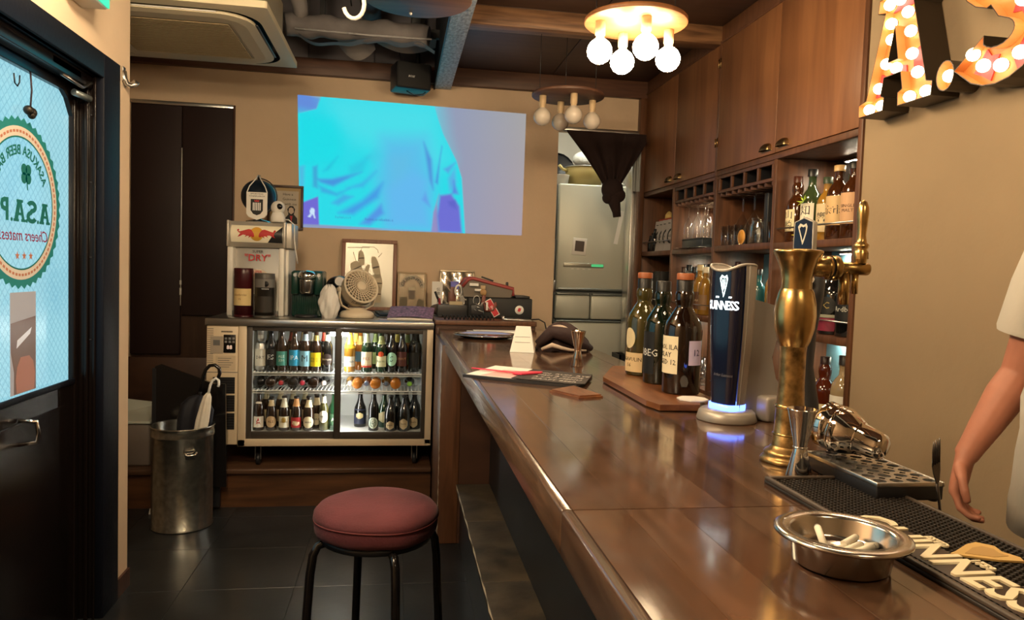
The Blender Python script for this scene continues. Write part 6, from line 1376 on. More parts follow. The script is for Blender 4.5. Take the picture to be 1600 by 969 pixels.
obj('blade', MB().prism([(.360, 2.250), (.362, 2.222), (.385, 2.205), (.455, 2.245), (.462, 2.262), (.42, 2.262), (.375, 2.26)], .001, .005), MATS['bright pink plastic'], ps_)
tn = thing('tent_card', 'white folded tent card with small print at the far end of the bar', 'card', (.522, 2.985, CT), R(-14))
obj('card_face', MB().prism([(-.05, 0), (.05, 0), (.03, .112), (-.03, .112)], 0, .002, basis((0, -.045, 0), (1, 0, 0), (0, .38, 1))), m_paper, tn)
obj('card_back', MB().prism([(-.05, 0), (.05, 0), (.03, .112), (-.03, .112)], 0, .002, basis((0, .041, 0), (1, 0, 0), (0, -.36, 1))), m_paper, tn)
obj('card_side', MB().add([(.05, -.045, 0), (.05, .041, 0), (.03, -.004, .105)], [(0, 1, 2)]), m_paper, tn)
tcx = tn
for k, (q, s_) in enumerate((('Y', .012), ('Wi-Fi', .010), ('ご案内です', .009), ('お一人様', .008))):
    text(q, s_, m_inkb, tcx, (-.0, -.0455+.38*(.085-.017*k)-.0012, .085-.017*k), (1, 0, 0), (0, .38, 1), depth=.0002)
for k in range(2): obj('print_line', MB().box(-.032, .032, -.0006, 0, 0, .0015).xf(Matrix.Translation((0, -.0455+.38*(.062-.022*k)-.0016, .062-.022*k))), m_grey, tn)
ctw = thing('dark_cloth', 'crumpled dark brown cloth with pale lining heaped at the far end of the bar', 'cloth', (.70, 3.06, CT))
def clo(u, v):
    a = 2*PI*u; r = (1-v)**.55; w_ = 1+.14*math.sin(3*a+2)+.10*math.sin(7*a+v*7)
    return (.115*r*w_*math.cos(a), .085*r*w_*math.sin(a), .105*v**.7*(1+.18*math.sin(2.3*a+1)) + .006*math.sin(9*a)*r)
obj('cloth_heap', MB().grid(clo, 56, 14), pm('aubergine cloth', (.030, .014, .014), .75, bump=.5, bscale=35), ctw)
obj('pale_fold', MB().grid(lambda u, v: (-.06+.13*u, -.05+.075*v - .02*math.sin(u*3), .098+.022*math.sin(PI*u)*math.sin(PI*(.25+.6*v)) - .05*u*u), 14, 8), pm('cream lining', (.50, .40, .32), .8), ctw)
obj('dark_fold', MB().tube([(-.11, -.055, .03), (-.06, -.08, .085), (0, -.085, .075), (.07, -.08, .04), (.12, -.06, .015)], [.018, .028, .03, .026, .012], 12), MATS['aubergine cloth'], ctw)
obj('lining_edge', MB().tube([(-.10, -.085, .012), (-.06, -.105, .032), (-.02, -.105, .02), (.02, -.10, .012), (.09, -.09, .01)], [.006, .010, .008, .006, .004], 8), MATS['cream lining'], ctw)
sv = thing('serving_tray', 'round silver serving tray at the far end of the bar', 'tray', (.44, 3.60, CT))
obj('tray_dish', MB().lathe([(0, .004), (.13, .004), (.145, .010), (.162, .014), (.164, .016), (.158, .017), (.142, .013), (.128, .008), (0, .008)], 48, caps=False), m_chrome, sv)
obj('tray_base', MB().cyl((0, 0, 0), .11, 0, .004, 32), m_char, sv)
pp = thing('paper_menu', 'white paper menus lying behind the silver tray', 'menu', (.50, 3.86, CT), R(-4))
obj('sheet', MB().rbox(-.13, .15, -.055, .05, 0, .006, .001), m_paper, pp); obj('sheet', MB().rbox(-.09, .18, -.05, .06, .006, .011, .001).xf(Matrix.Rotation(R(5), 4, 'Z')), m_paper, pp)
# ------------------------------------------------------------------ back bar shelving unit
XF, XB = 1.76, 2.075
YD = [2.615, 3.265, 3.925, 4.565, 5.185]          # bay boundaries
un = thing('back_bar', 'tall dark walnut back bar of open bottle shelves along the right wall', 'shelving', (0, 0, 0))
ZT, ZS, ZM, ZL = 1.925, 1.528, 1.128, .705         # cabinet underside and shelf tops
for i, y in enumerate(YD):
    obj('upright', MB().rbox(XF-(.004 if i else .008), XB, y-.014, y+.014 if i else y+.012, .2, ZT+.002, .002), m_frame, un)
obj('upright', MB().rbox(XF-.01, XF+.02, 2.60, 2.628, .2, 2.66, .002), m_frame, un)
for i in range(4):
    y0, y1 = YD[i]+.0145, YD[i+1]-.0145
    dz = (0, .004, 0, -.002)[i]
    for z in (ZS, ZM, ZL): obj('shelf', MB().rbox(XF-.002, XB-.012, y0, y1, z-.032+dz, z+dz, .002), m_frame, un)
    obj('shelf', MB().rbox(XF-.002, XB-.012, y0, y1, .45, .48, .002), m_frame, un)
    obj('base_panel', MB().box(XF+.02, XF+.03, y0, y1, .2, .45), m_dwood, un)
    if i in (0, 3): obj('shelf_rail', MB().tube([(XF+.012, y0, ZS+.066), (XF+.012, y1, ZS+.066)], .004, 8), m_steel, un)
    obj('shelf_rail', MB().tube([(XF+.012, y0, ZM+.062), (XF+.012, y1, ZM+.062)], .003, 8), m_steel, un)
    obj('shelf_rail', MB().tube([(XF+.012, y0, ZL+.062), (XF+.012, y1, ZL+.062)], .003, 8), m_steel, un)
    m_blue = pm('pale blue back panel', (.17, .40, .52), .4); m_dk = pm('smoked back panel', (.035, .03, .028), .15)
    obj('back_panel', MB().box(XB-.012, XB-.004, y0, y1, ZS, ZT), m_dk if i in (0, 3) else pm('warm back panel', (.55, .46, .34), .5), un)
    obj('back_panel', MB().box(XB-.012, XB-.004, y0, y1, .48, ZS-.032), m_blue if i < 3 else m_dk, un)
m_led = emitter('shelf lamp', (1.0, .86, .62), 150)
for i, (y0, y1, z, s_) in enumerate([(2.68, 3.22, ZT-.012, 1), (2.68, 3.22, ZS-.04, 1), (2.68, 3.22, ZM-.04, 1), (3.98, 4.50, 1.79, 1), (4.0, 4.52, ZS-.04, 1), (4.0, 4.52, ZM-.04, 1), (3.32, 3.60, ZS-.04, 1), (3.32, 3.86, ZM-.04, 1)]):
    ym = (y0+y1)/2
    lp = obj('shelf_lamp', MB().rbox(XB-.05, XB-.03, ym-.19, ym+.19, z-.006, z+.006, .002), m_steel, un)
    obj('lamp_strip', MB().box(XB-.047, XB-.033, ym-.18, ym+.18, z-.0075, z-.006), m_led, lp)
# spot globes seen glowing on the back panels
for y, z in ((2.93, 1.02), (4.05, 1.04)):
    gl_ = obj('globe_lamp', MB().sphere((XB-.045, y, z), .032, 16, 12), emitter('small globe glow', (1, .85, .6), 9), un)
# wine cubbies with stemware runners
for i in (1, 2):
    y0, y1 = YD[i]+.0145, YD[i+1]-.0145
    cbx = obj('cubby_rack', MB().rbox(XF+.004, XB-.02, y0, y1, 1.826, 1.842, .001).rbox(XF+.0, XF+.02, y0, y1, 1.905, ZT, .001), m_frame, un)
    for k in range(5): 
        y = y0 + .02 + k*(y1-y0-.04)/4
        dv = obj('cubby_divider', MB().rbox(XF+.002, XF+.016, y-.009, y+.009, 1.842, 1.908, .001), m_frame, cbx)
        obj('cubby_shade', MB().box(XF+.016, XB-.02, y-.0088, y+.0088, 1.842, 1.906), m_blk, cbx)  # black sides put the shade of the deep holes into the colour
    obj('cubby_shade_back', MB().box(XB-.03, XB-.022, y0, y1, 1.842, 1.92), m_blk, cbx)  # back painted dark for the same shade
    for k in range(9):
        y = y0+.03+k*(y1-y0-.06)/8; obj('glass_runner', MB().rbox(XF+.01, XB-.03, y-.008, y+.008, 1.806, 1.826, .001), m_beamd, cbx)
# wall cabinets above: one thing per pair of doors
for j, (a, b_) in enumerate(((0, 2), (2, 4))):
    y0, y1 = YD[a], YD[b_]
    cbn = thing('wall_cabinet', ('near' if j == 0 else 'far') + ' pair of walnut wall cabinet doors with bronze cup pulls', 'cabinet', (XF, (y0+y1)/2, ZT))
    h_ = (y1-y0)/2
    obj('carcass', MB().box(.02, XB-XF, -h_+.002, h_-.002, .004, .735), m_frame, cbn)
    obj('bottom_rail', MB().rbox(-.006, .02, -h_+.001, h_-.001, -.002, .026, .002), m_frame, cbn)
    for s_, ya, yb in ((1, -h_+.012, -.002), (-1, .002, h_-.012)):
        d = obj('door', MB().rbox(-.008, .018, ya, yb, .029, .732, .002), m_cab, cbn)
        yc = (-.078 if s_ == 1 else .078)
        hm_ = MB().grid(lambda u, v: (-.008-.028*math.sin(PI*.5*v)*math.sin(PI*u)**.35, yc+.044*math.cos(PI*(1-u)), .050+.036*math.cos(PI*.5*v)*math.sin(PI*u)**.5 ), 16, 8)
        hn = obj('cup_pull', hm_, pm('aged bronze', (.36, .25, .12), .30, 1.0), d)
        obj('pull_plate', MB().rbox(-.0105, -.008, yc-.05, yc+.05, .046, .052, .001), MATS['aged bronze'], hn)
    obj('stile', MB().rbox(-.009, .02, -h_, -h_+.011, 0, .735, .002), m_frame, cbn); obj('stile', MB().rbox(-.009, .02, h_-.011, h_, 0, .735, .002), m_frame, cbn)
    for z in (.16, .60): obj('hinge', MB().cyl((-.011, -h_+.012 if j == 1 else h_-.012, z), .004, 0, .05, 8), m_brassd, cbn)
# ---- bottles on the near bay
G1 = 'whisky bottles on the back bar shelves'
FC = (-1, -.55)
def wb(label, kind, glass, y, z, labels, cap=('#1c1814', 'stop', .028), s=1.05, x=1.838, face=FC, neck=None, cat='bottle'):
    wd = 1.13 if y < 3.25 else 1.0; x = max(x, XF + .020 + max(r for r, q in PROF[kind])*s*wd)
    t = bottle('whisky_bottle', label, cat, kind, glass, (x, y, z + .0006), face, s, cap, labels, G1, neck=neck)
    t.scale = (wd, wd, 1)
    return t
Z1 = ZS
wb('dark whisky bottle with a cream calligraphy label, leftmost on the near top shelf', 'bulb', g_whisky, 3.195, Z1, [(.048, .142, 38, '#e6d8ae', '山\n崎', .042, '#1c1612', 'rect', -18)], ('#4a2416', 'stop', .03), 1.08)
wb('green tinted whisky bottle with a white calligraphy label and yellow sprig', 'tall', bglass('pale green glass', (.035, .055, .02), .05), 3.075, Z1, [(.05, .165, 50, '#ece4d0', '知\n多', .046, '#1c1612', 'rect', -5)], ('#151515', 'stop', .034), 1.04)
wb('whisky bottle with a tall cream brush-stroke label, third on the near top shelf', 'round', g_gold, 2.972, Z1, [(.04, .165, 55, '#d8c49a', '響', .045, '#1c1612')], ('#33402c', 'stop', .03), .98, x=1.85)
wb('whisky bottle with a wide tan brush-lettered label, fourth on the near top shelf', 'round', g_whisky, 2.870, Z1, [(.055, .165, 62, '#cfae7c', '余市', .036, '#1c1612')], ('#b89a6a', 'stop', .026), 1.12)
wb('whisky bottle with a pinkish tan printed label near the end upright', 'round', g_whisky, 2.765, Z1, [(.055, .168, 62, '#c9a079', 'SINGLE\nMALT', .016, '#4a3020')], ('#171717', 'stop', .03), 1.12)
wb('whisky bottle hidden partly by the end upright on the near top shelf', 'round', g_gold, 2.672, Z1, [(.05, .165, 60, '#d9b9a0', 'MARS', .016, '#4a3020')], ('#171717', 'stop', .03), .95)
wb('dark green capped bottle in the back row of the near top shelf', 'round', g_clear, 2.97, Z1, [(.05, .12, 50, '#c9c6bc', '', .01, '#111111')], ('#12301c', 'stop', .03), 1.05, x=1.97)
wb('clear bottle in the back row of the near top shelf beside the end upright', 'round', g_clear, 2.74, Z1, [(.05, .12, 50, '#d9d6cc', '', .01, '#111111')], ('#d8d6d0', 'stop', .03), 1.05, x=1.97)
lf = MB()
for k in range(7):
    a = k*.9; lf.add([(0, 0, 0), (.016*math.cos(a)-.004*math.sin(a), .016*math.sin(a)+.004*math.cos(a), .008), (.03*math.cos(a), .03*math.sin(a), .012+.004*(k % 3)), (.016*math.cos(a)+.004*math.sin(a), .016*math.sin(a)-.004*math.cos(a), .008)], [(0, 1, 2, 3)])
tag(obj('leaf_sprig', lf, pm('bright leaf green', (.42, .60, .05), .5), None, (1.79, 3.055, Z1+.178), (0, R(-60), 0)), 'bright green artificial leaf sprig tied to the green tinted bottle', 'leaf')
tag(obj('leaf_sprig', lf.mesh('leaf2'), pm('bright leaf yellow', (.65, .62, .05), .5), None, (1.775, 3.06, Z1+.03), (0, R(-70), 0)), 'yellow leaf sprig at the foot of the green tinted bottle', 'leaf')
# near bay, middle shelf
wb('black whisky bottle with a gold crest and pink lower label on the middle shelf', 'islay', g_dark, 2.865, ZM, [(.015, .07, 55, '#7a2238', '', .01, '#222222'), (.085, .16, 40, '#1a1a16', 'C', .04, '#a08a4a', 'oval'), (.072, .085, 55, '#8a8a78', '', .01, '#222222')], ('#0e0e0e', 'stop', .034), 1.0, x=1.83)
wb('black whisky bottle with white lettering nearest the end upright on the middle shelf', 'islay', g_dark, 2.742, ZM, [(.055, .17, 58, '#0d0e0d', 'Ardbeg', .030, '#b9b9ae')], ('#0e0e0e', 'stop', .034), 1.0, x=1.83)
wb('bottle with a white label half hidden left of the brass tower', 'round', g_green, 3.195, ZM, [(.03, .13, 55, '#d8d2c0', '', .01, '#222222')], ('#20241c', 'stop', .03), 1.0, x=1.83)
wb('clear bottle with red label hidden behind the chrome faucet', 'round', g_clear, 2.98, ZM, [(.01, .06, 55, '#c03420', '', .01, '#222222')], ('#20241c', 'stop', .03), 1.05, x=1.85)
wb('dark bottle behind the brass tower on the middle shelf', 'round', g_dark, 3.09, ZM, [(.03, .13, 55, '#4a3a2a', '', .01, '#222222')], ('#20241c', 'stop', .03), 1.05, x=1.85)
# near bay, low shelf
wb('clear whisky bottle with a dark red label beside the brass tower, low shelf', 'round', g_gold, 3.02, ZL, [(.02, .085, 58, '#5a0f16', 'GLENDRONACH', .012, '#d8c4b0'), (.09, .15, 30, '#2a100e', '', .01, '#222222')], ('#3a1a14', 'stop', .032), 1.08, x=1.83)
wb('red brown whisky bottle with a cream label and red script, low shelf', 'bulb', bglass('red brown glass', (.07, .012, .004), .05), 2.885, ZL, [(.02, .11, 56, '#dccfa6', 'Glenfarclas\n15', .019, '#a02018')], ('#2a1410', 'stop', .032), 1.13, x=1.83)
wb('pale whisky bottle with a white label numbered 12, low shelf', 'round', bglass('pale label glass', (.30, .22, .12), .05), 2.748, ZL, [(.015, .15, 60, '#e4dfd2', 'THE\nMACALLAN\n12\nYEARS', .021, '#2c2620')], ('#2a2420', 'stop', .04), 1.2, x=1.83)
wb('dark capped whisky bottle behind the red brown one, low shelf', 'round', g_clear, 2.90, ZL, [(.02, .11, 56, '#c9c0a0', '', .01, '#222222')], ('#1d1a14', 'stop', .04), 1.1, x=1.95)
wb('clear bottle in the back left of the low near shelf', 'round', g_clear, 3.12, ZL, [(.02, .11, 56, '#3a1a16', '', .01, '#222222')], ('#1d1a14', 'stop', .03), 1.0, x=1.88)
wb('clear bottle in the back right of the low near shelf', 'round', g_clear, 2.70, ZL, [(.02, .13, 56, '#dcd7c8', '', .01, '#222222')], ('#1d1a14', 'stop', .03), 1.0, x=1.93)
# ---- second bay
def glass_thing(name, label, prof, loc, cat='glass', group=None, mat=None, rot=None):
    t = thing(name, label, cat, loc, 0, group, rot)
    obj('bowl', MB().lathe(prof, 18, caps=False), mat or m_glass, t); return t
TUM = [(0, .004), (.028, 0), (.030, .004), (.035, .11), (.0335, .11), (.0285, .008), (0, .008)]
z2 = ZS + .0046
for i, (x, y) in enumerate([(1.81, 3.87), (1.81, 3.79), (1.81, 3.71), (1.89, 3.87), (1.89, 3.79), (1.89, 3.71), (1.97, 3.865), (1.97, 3.785)]):
    glass_thing('tumbler', 'clear tumbler %s under the empty cubbies, %s from the left' % (('in the front row', 'in the middle row', 'in the back row')[0 if x < 1.85 else (1 if x < 1.93 else 2)], ('first', 'second', 'third')[0 if y > 3.86 else (1 if y > 3.75 else 2)]), TUM, (x, y, z2), group='tumblers on the second bay shelf')
jr = glass_thing('glass_jar', 'clear glass jar with a rimmed neck right of the tumblers', [(0, .004), (.045, 0), (.048, .01), (.048, .09), (.040, .108), (.038, .125), (.041, .127), (.041, .135), (.037, .135), (.035, .11), (.044, .088), (.045, .012), (0, .008)], (1.83, 3.535, z2), 'jar')
og = thing('orange_slice', 'dried orange slice standing between the tumblers and the jar', 'fruit', (1.785, 3.635, z2+.04), rot=(0, R(-90), 0))
obj('flesh', MB().lathe([(0, -.003), (.034, -.003), (.034, .003), (0, .003)], 22, caps=False), pm('orange flesh', (.70, .32, .05), .5), og); obj('rind', MB().tube([(.035*math.cos(2*PI*k/24), .035*math.sin(2*PI*k/24), 0) for k in range(24)], .004, 6, closed=True), pm('orange rind', (.75, .40, .12), .5), og)
glass_thing('tumbler', 'amber tinted tumbler at the right end of the second bay shelf', TUM, (1.86, 3.43, z2), mat=clear('amber glass', (.85, .62, .4), .03, .12))
def stem(label, y, x, z, s=1.0, flute=False, group=None):
    t = thing('wine_glass', label, 'glass', (x, y, z), 0, group, (PI, 0, 0))
    if flute: pr = [(.003, .075), (.012, .085), (.028, .12), (.034, .16), (.033, .20), (.030, .235)]
    else: pr = [(.003, .09), (.010, .096), (.034, .135), (.050, .165), (.051, .168)]
    obj('bowl', MB().lathe([(r*s, zz*s) for r, zz in pr], 22, caps=False), m_glass, t)
    obj('stem', MB().lathe([(.034*s, 0), (.034*s, .002), (.006*s, .006), (.0035*s, .02), (.0032*s, .09 if not flute else .076)], 16, caps=False), m_glass, t); return t
stem('upside down martini glass hanging left under the empty cubbies', 3.745, 1.84, 1.805, 1.15)
stem('upside down martini glass hanging right under the empty cubbies', 3.615, 1.84, 1.805, 1.15)
tag(obj('blue_box', MB().rbox(-.05, .05, -.04, .04, 0, .24, .003).box(-.0505, -.05, -.03, .03, .05, .2), pm('ice blue bottle box', (.32, .52, .62), .4), None, (1.90, 3.33, z2)), 'ice blue carton at the right end of the second bay shelf', 'carton')
tag(obj('dark_box', MB().rbox(-.03, .03, -.02, .02, 0, .26, .003), m_char, None, (1.87, 3.42+.075, z2)), 'slim black carton beside the ice blue carton', 'carton')
zm2 = ZM+.0046
bottle('spirit_bottle', 'slim bottle with a red and white neck on the second bay middle shelf', 'bottle', 'tall', g_clear, (1.84, 3.770, zm2), FC, 1.0, ('#2a0c0c', 'stop', .03), [(.05, .15, 50, '#ded4be', '', .01, '#222222')], G1, neck=(.215, .285, '#b03038'))
wb('dark capped bottle left of the red necked bottle', 'round', g_dark, 3.855, zm2, [(.05, .13, 50, '#3a3630', '', .01, '#222222')], ('#171615', 'stop', .04), 1.0)
wb('dark capped bottle right of the red necked bottle', 'round', g_dark, 3.69, zm2, [(.05, .13, 50, '#2a2622', '', .01, '#222222')], ('#171615', 'stop', .04), 1.0)
wb('teal glass bottle with a dark cap on the second bay middle shelf', 'round', bglass('teal glass', (.015, .09, .10), .05), 3.525, zm2, [(.02, .06, 50, '#3a1614', '', .01, '#222222')], ('#15171a', 'stop', .03), .95)
wb('pale bottle with an orange collar beside the teal bottle', 'round', g_gold, 3.44, zm2, [(.03, .08, 50, '#b58a6a', '', .01, '#222222')], ('#1c1c1a', 'stop', .05), 1.1, neck=(.2, .23, '#c06a1c'), x=1.875)
wb('clear bottle beside the second bay upright, middle shelf', 'bulb', g_clear, 3.365, zm2, [(.02, .06, 50, '#7a4a3a', '', .01, '#222222')], ('#6a1a1a', 'stop', .03), .95)
for i, y in enumerate((3.34, 3.46, 3.60, 3.72, 3.84)):
    wb('bottle half hidden behind the silver tap arm on the low shelf, %s from the right' % ORD[i], 'round', (g_dark, g_whisky, g_green, g_dark, g_whisky)[i], y, ZL+.0046, [(.03, .12, 50, ['#c9b68a', '#3a2a20', '#b8a07a'][i % 3], '', .01, '#222222')], ('#171615', 'stop', .03), 1.0)
# ---- third bay
z3 = ZS+.0006
for i, (y, x) in enumerate([(4.47, 1.83), (4.375, 1.85), (4.29, 1.86), (4.20, 1.84), (4.45, 1.95), (4.35, 1.96), (4.24, 1.95)]):
    stem('upside down champagne flute hanging in the %s row of the rack, %s from the left' % ('front' if i < 4 else 'back', ORD[i if i < 4 else i-4]), y, x, 1.8055, .92, True, 'flutes hanging in the third bay')
bxx = thing('black_tin', 'flat black tin box under the hanging flutes', 'box', (1.86, 4.30, z3)); obj('tin', MB().rbox(-.08, .08, -.17, .14, 0, .055, .004), pm('blue black tin', (.02, .028, .034), .35), bxx); obj('tin_lid', MB().rbox(-.082, .082, -.172, .142, .055, .062, .002), MATS['blue black tin'], bxx)
tag(obj('pale_carton', MB().rbox(-.04, .04, -.05, .05, 0, .19, .003), pm('cream carton', (.62, .50, .30), .6), None, (2.0, 4.35, z3)), 'cream carton behind the hanging flutes', 'carton')
tag(obj('pale_carton', MB().rbox(-.04, .04, -.04, .04, 0, .16, .003), pm('white carton', (.6, .55, .48), .6), None, (2.0, 4.20, z3)), 'white carton behind the hanging flutes, nearer the second bay', 'carton')
tag(obj('crumpled_paper', MB().grid(lambda u, v: (-.06+.1*v, -.2+.4*u, .004+.005*math.sin(u*14)*math.sin(v*5)), 20, 4), m_paper, None, (1.80, 4.28, z3)), 'thin crumpled paper strip in front of the flat black tin', 'paper')
for i, (y, lab, gl_, L_, cp) in enumerate([(4.505, 'dark bottle with a white two-panel label, leftmost on the third bay middle shelf', g_dark, [(.03, .13, 55, '#e2d8c2', '', .01, '#222222')], '#3a2418'),
        (4.42, 'bottle with a white label and a yellow disc on the third bay middle shelf', g_clear, [(.03, .14, 58, '#e8e0cc', 'JIM', .02, '#222222'), (.05, .085, 24, '#c89a2a', '', .01, '#222222', 'oval')], '#121212'),
        (4.335, 'black capped bottle with a black label on the third bay middle shelf', g_whisky, [(.03, .13, 55, '#17130f', 'JACK', .018, '#c9c0ae')], '#121212'),
        (4.25, 'amber bottle with a brown label on the third bay middle shelf', g_gold, [(.03, .13, 55, '#5a3a22', 'MAPLE', .014, '#d8c4a0')], '#c9b48a'),
        (4.165, 'pale amber bottle beside the third bay upright, middle shelf', g_gold, [(.03, .12, 55, '#8a6a4a', '', .01, '#222222')], '#e8dcc0')]):
    wb(lab, 'round', gl_, y, ZM+.0006, L_, (cp, 'stop', .036), 1.0 + .05*(i % 2), x=1.83)
for i, y in enumerate((4.50, 4.40, 4.31, 4.22, 4.12)): wb('bottle in the back row of the third bay middle shelf, %s from the left' % ORD[i], 'round', (g_dark, g_clear, g_gold, g_clear, g_dark)[i], y, ZM+.0006, [(.03, .13, 55, ['#c9b68a', '#d8d0bc'][i % 2], '', .01, '#222222')], ('#1a1614', 'stop', .036), 1.08, x=1.96)
GOB = [(0, .006), (.030, 0), (.031, .003), (.006, .012), (.006, .03), (.030, .05), (.038, .08), (.036, .13), (.0345, .13), (.036, .08), (.028, .052), (0, .04)]
for i, (x, y) in enumerate([(1.817, 4.50), (1.817, 4.41), (1.817, 4.32), (1.817, 4.23), (1.817, 4.14), (1.90, 4.48), (1.90, 4.38), (1.90, 4.28), (1.90, 4.18), (1.98, 4.44), (1.98, 4.32), (1.98, 4.20)]):
    glass_thing('goblet', 'stemmed glass in the %s row of the low third bay shelf, %s from left' % (('front', 'middle', 'back')[0 if i < 5 else (1 if i < 9 else 2)], ORD[i if i < 5 else (i-5 if i < 9 else i-9)]), GOB, (x, y, ZL+.0006), group='goblets on the low third bay shelf')
# ---- far bay
z4 = ZS-.0014
def badge_card(y, x, lab):
    t = thing('menu_card', lab, 'card', (x, y, z4), rot=(0, R(6), R(10)))
    obj('card', MB().rbox(-.004, .004, -.075, .075, 0, .215, .001), pm('grey card', (.42, .38, .35), .6), t)
    M2 = basis((-.0046, 0, .10), (0, -1, 0), (0, 0, 1))
    c = obj('round_badge', disc(.038, .052, 30, .0005), m_inkb, t); c.matrix_local = M2
    text('A.S.A.P', .024, m_inkb, t, (-.0048, 0, .10), (0, -1, 0), (0, 0, 1), depth=.0003)
    obj('card_heading', MB().box(-.0046, -.004, .03, .06, .185, .19), m_inkb, t)
    return t
for k, (y, x) in enumerate(((4.97, 1.815), (4.885, 1.81), (4.80, 1.805), (4.70, 1.80))):
    badge_card(y, x, 'grey menu card with a round badge in the far bay, %s from the right' % ('fourth', 'third', 'second', 'first')[k])
rbx = thing('red_box', 'red box with a cream flap behind the grey menu cards', 'box', (1.93, 4.93, z4)); obj('box', MB().rbox(-.07, .07, -.17, .17, 0, .235, .004), pm('red carton', (.42, .04, .025), .5), rbx); obj('cream_side', MB().box(-.071, -.069, .08, .15, .01, .22), m_paper, rbx)
tag(obj('toy_crown', MB().lathe([(0, 0), (.03, 0), (.026, .03), (.012, .05), (0, .055)], 14), pm('mustard', (.6, .42, .14), .5), None, (1.90, 5.0, z4+.2352)), 'small mustard ornament on top of the red box', 'ornament')
tag(obj('white_box', MB().rbox(-.03, .03, -.04, .04, 0, .05, .004), m_paper, None, (1.90, 4.81, z4+.2352)), 'small white box on top of the red box', 'box')
for k, y in enumerate((5.125, 5.07, 5.03)): bottle('small_bottle', 'small dark bottle at the far end of the far bay, %s from the wall' % ('first', 'second', 'third')[k], 'bottle', 'stubby', g_dark, (1.812, y, z4), FC, (.62, .7, .85)[k], ('#151515', 'crown'), (), 'small dark bottles in the far bay')
for k, (y, hx, h_) in enumerate(((5.10, '#3a3632', .20), (5.0, '#6f6a62', .255), (4.93, '#0c0c0c', .26), (4.855, '#7a766e', .26), (4.75, '#29485a', .19))):
    t = thing('bottle_carton', ('brown grey', 'pale fronted', 'black', 'white labelled grey', 'slate blue')[k] + ' whisky carton standing in the far bay middle shelf', 'carton', (1.83, y, ZM-.0014))
    obj('carton', MB().rbox(-.04, .04, -.036, .036, 0, h_, .002), lab_mat('#1a1816' if k in (1, 3) else hx, .5), t)
    if k in (1, 3): obj('white_label', MB().box(-.0415, -.04, -.026, .026, .05, .19), m_paper, t)
for k, y in enumerate((5.06, 4.93, 4.80, 4.68)): wb('dark bottle on the low shelf of the far bay, %s from the left' % ORD[k], 'round', g_dark, y, ZL-.0014, [(.03, .12, 50, '#8a7a5a', '', .01, '#222222')], s=1.0)
# ------------------------------------------------------------------ marquee letters on the right wall
m_edge = pm('dark tin edge', (.055, .038, .024), .45, .3)
m_face = pm('lit amber letter face', (.55, .21, .05), .5); m_red = pm('red letter paint', (.55, .025, .03), .45)
m_mb = emitter('marquee bulb', (1.0, .84, .58), 7.5)
WL = lambda y0, z0: basis((1.757, y0, z0), (0, -1, 0), (0, 0, 1))       # local x runs towards the viewer along the wall, z out of the wall
DEP = .10
def marquee(name, label, y0, z0, outl, holes, bulbs, reds, s=1.0):
    t = thing(name, label, 'letter', (1.757, y0, z0)); M0 = WL(0, 0); M0.translation = Vector((0, 0, 0))
    sc = lambda P: [(x*s, y*s) for x, y in P]
    def ring(P, z): return [M0 @ Vector((x, y, z)) for x, y in P]
    me = fill_mesh(sc(outl), [sc(h) for h in holes], .004)
    f = obj('letter_face', me, m_face, t); f.matrix_local = M0 @ Matrix.Translation((0, 0, DEP-.036))
    me2 = me.copy(); me2.materials.clear(); bk_ = obj('letter_back', me2, m_edge, t); bk_.matrix_local = M0 @ Matrix.Translation((0, 0, .006))
    sd = MB()
    for P in [outl] + holes:
        P = sc(P); sd.loft([[tuple(M0 @ Vector((x, y, z))) for x, y in P] for z in (.0, DEP)], caps=False, smooth=False)
        n_ = len(P); 
    so = obj('letter_side', sd, m_edge, t)
    sol = so.modifiers.new('thick', 'SOLIDIFY'); sol.thickness = .003; sol.offset = 0; sol.material_offset = 1; so.data.materials.append(m_face)
    for P in reds:
        o = obj('red_facet', MB().prism(sc(P), 0, .004), m_red, f); o.location = (0, 0, .0045)
    bm_ = MB().sphere((0, 0, .016), .0195, 14, 10).mesh('bulb'); bm_.materials.append(m_mb)
    sk_ = MB().lathe([(.014, .0), (.014, .004), (.009, .006)], 12).mesh('socket'); sk_.materials.append(m_brassd)
    for x, y in bulbs:
        b_ = obj('bulb', bm_, None, t); b_.matrix_local = M0 @ Matrix.Translation((x*s, y*s, DEP-.032))
        q_ = obj('socket', sk_, None, b_); q_.location = (0, 0, 0)
    return t
SY = .80
A_out, A_hole = SLAB_A, [SLAB_A_HOLE]
A_b = [(.03, .026), (.092, .026), (.225, .026), (.297, .026), (.075, .10), (.105, .19), (.155, .158), (.255, .11), (.225, .19), (.213, .28), (.195, .36), (.125, .28), (.118, .345), (.105, .425), (.155, .425), (.215, .425)]
A_r = [[(.07, .002), (.118, .002), (.12, .045), (.10, .055)], [(.25, .002), (.333, .002), (.335, .045), (.305, .055)], [(.108, .135), (.19, .135), (.188, .16), (.13, .18)], [(.225, .12), (.285, .12), (.26, .22), (.215, .2)], [(.11, .39), (.23, .39), (.225, .415), (.13, .415)], [(.045, .07), (.075, .07), (.10, .14), (.07, .16)]]
sq = lambda P: [(x, y*SY) for x, y in P]
A_out = sq(A_out); A_hole = [sq(h) for h in A_hole]; A_b = sq(A_b); A_r = [sq(h) for h in A_r]
marquee('marquee_letter', 'bulb studded amber and red marquee letter A on the right wall', 2.485, 1.955, A_out, A_hole, A_b, A_r, 1.08)
dot = [(.036*math.cos(2*PI*k/24), .036*1.25*math.sin(2*PI*k/24)) for k in range(24)]
marquee('marquee_dot', 'round marquee full stop with one bulb between the letters', 2.065, 2.0, dot, [], [(0, 0)], [])
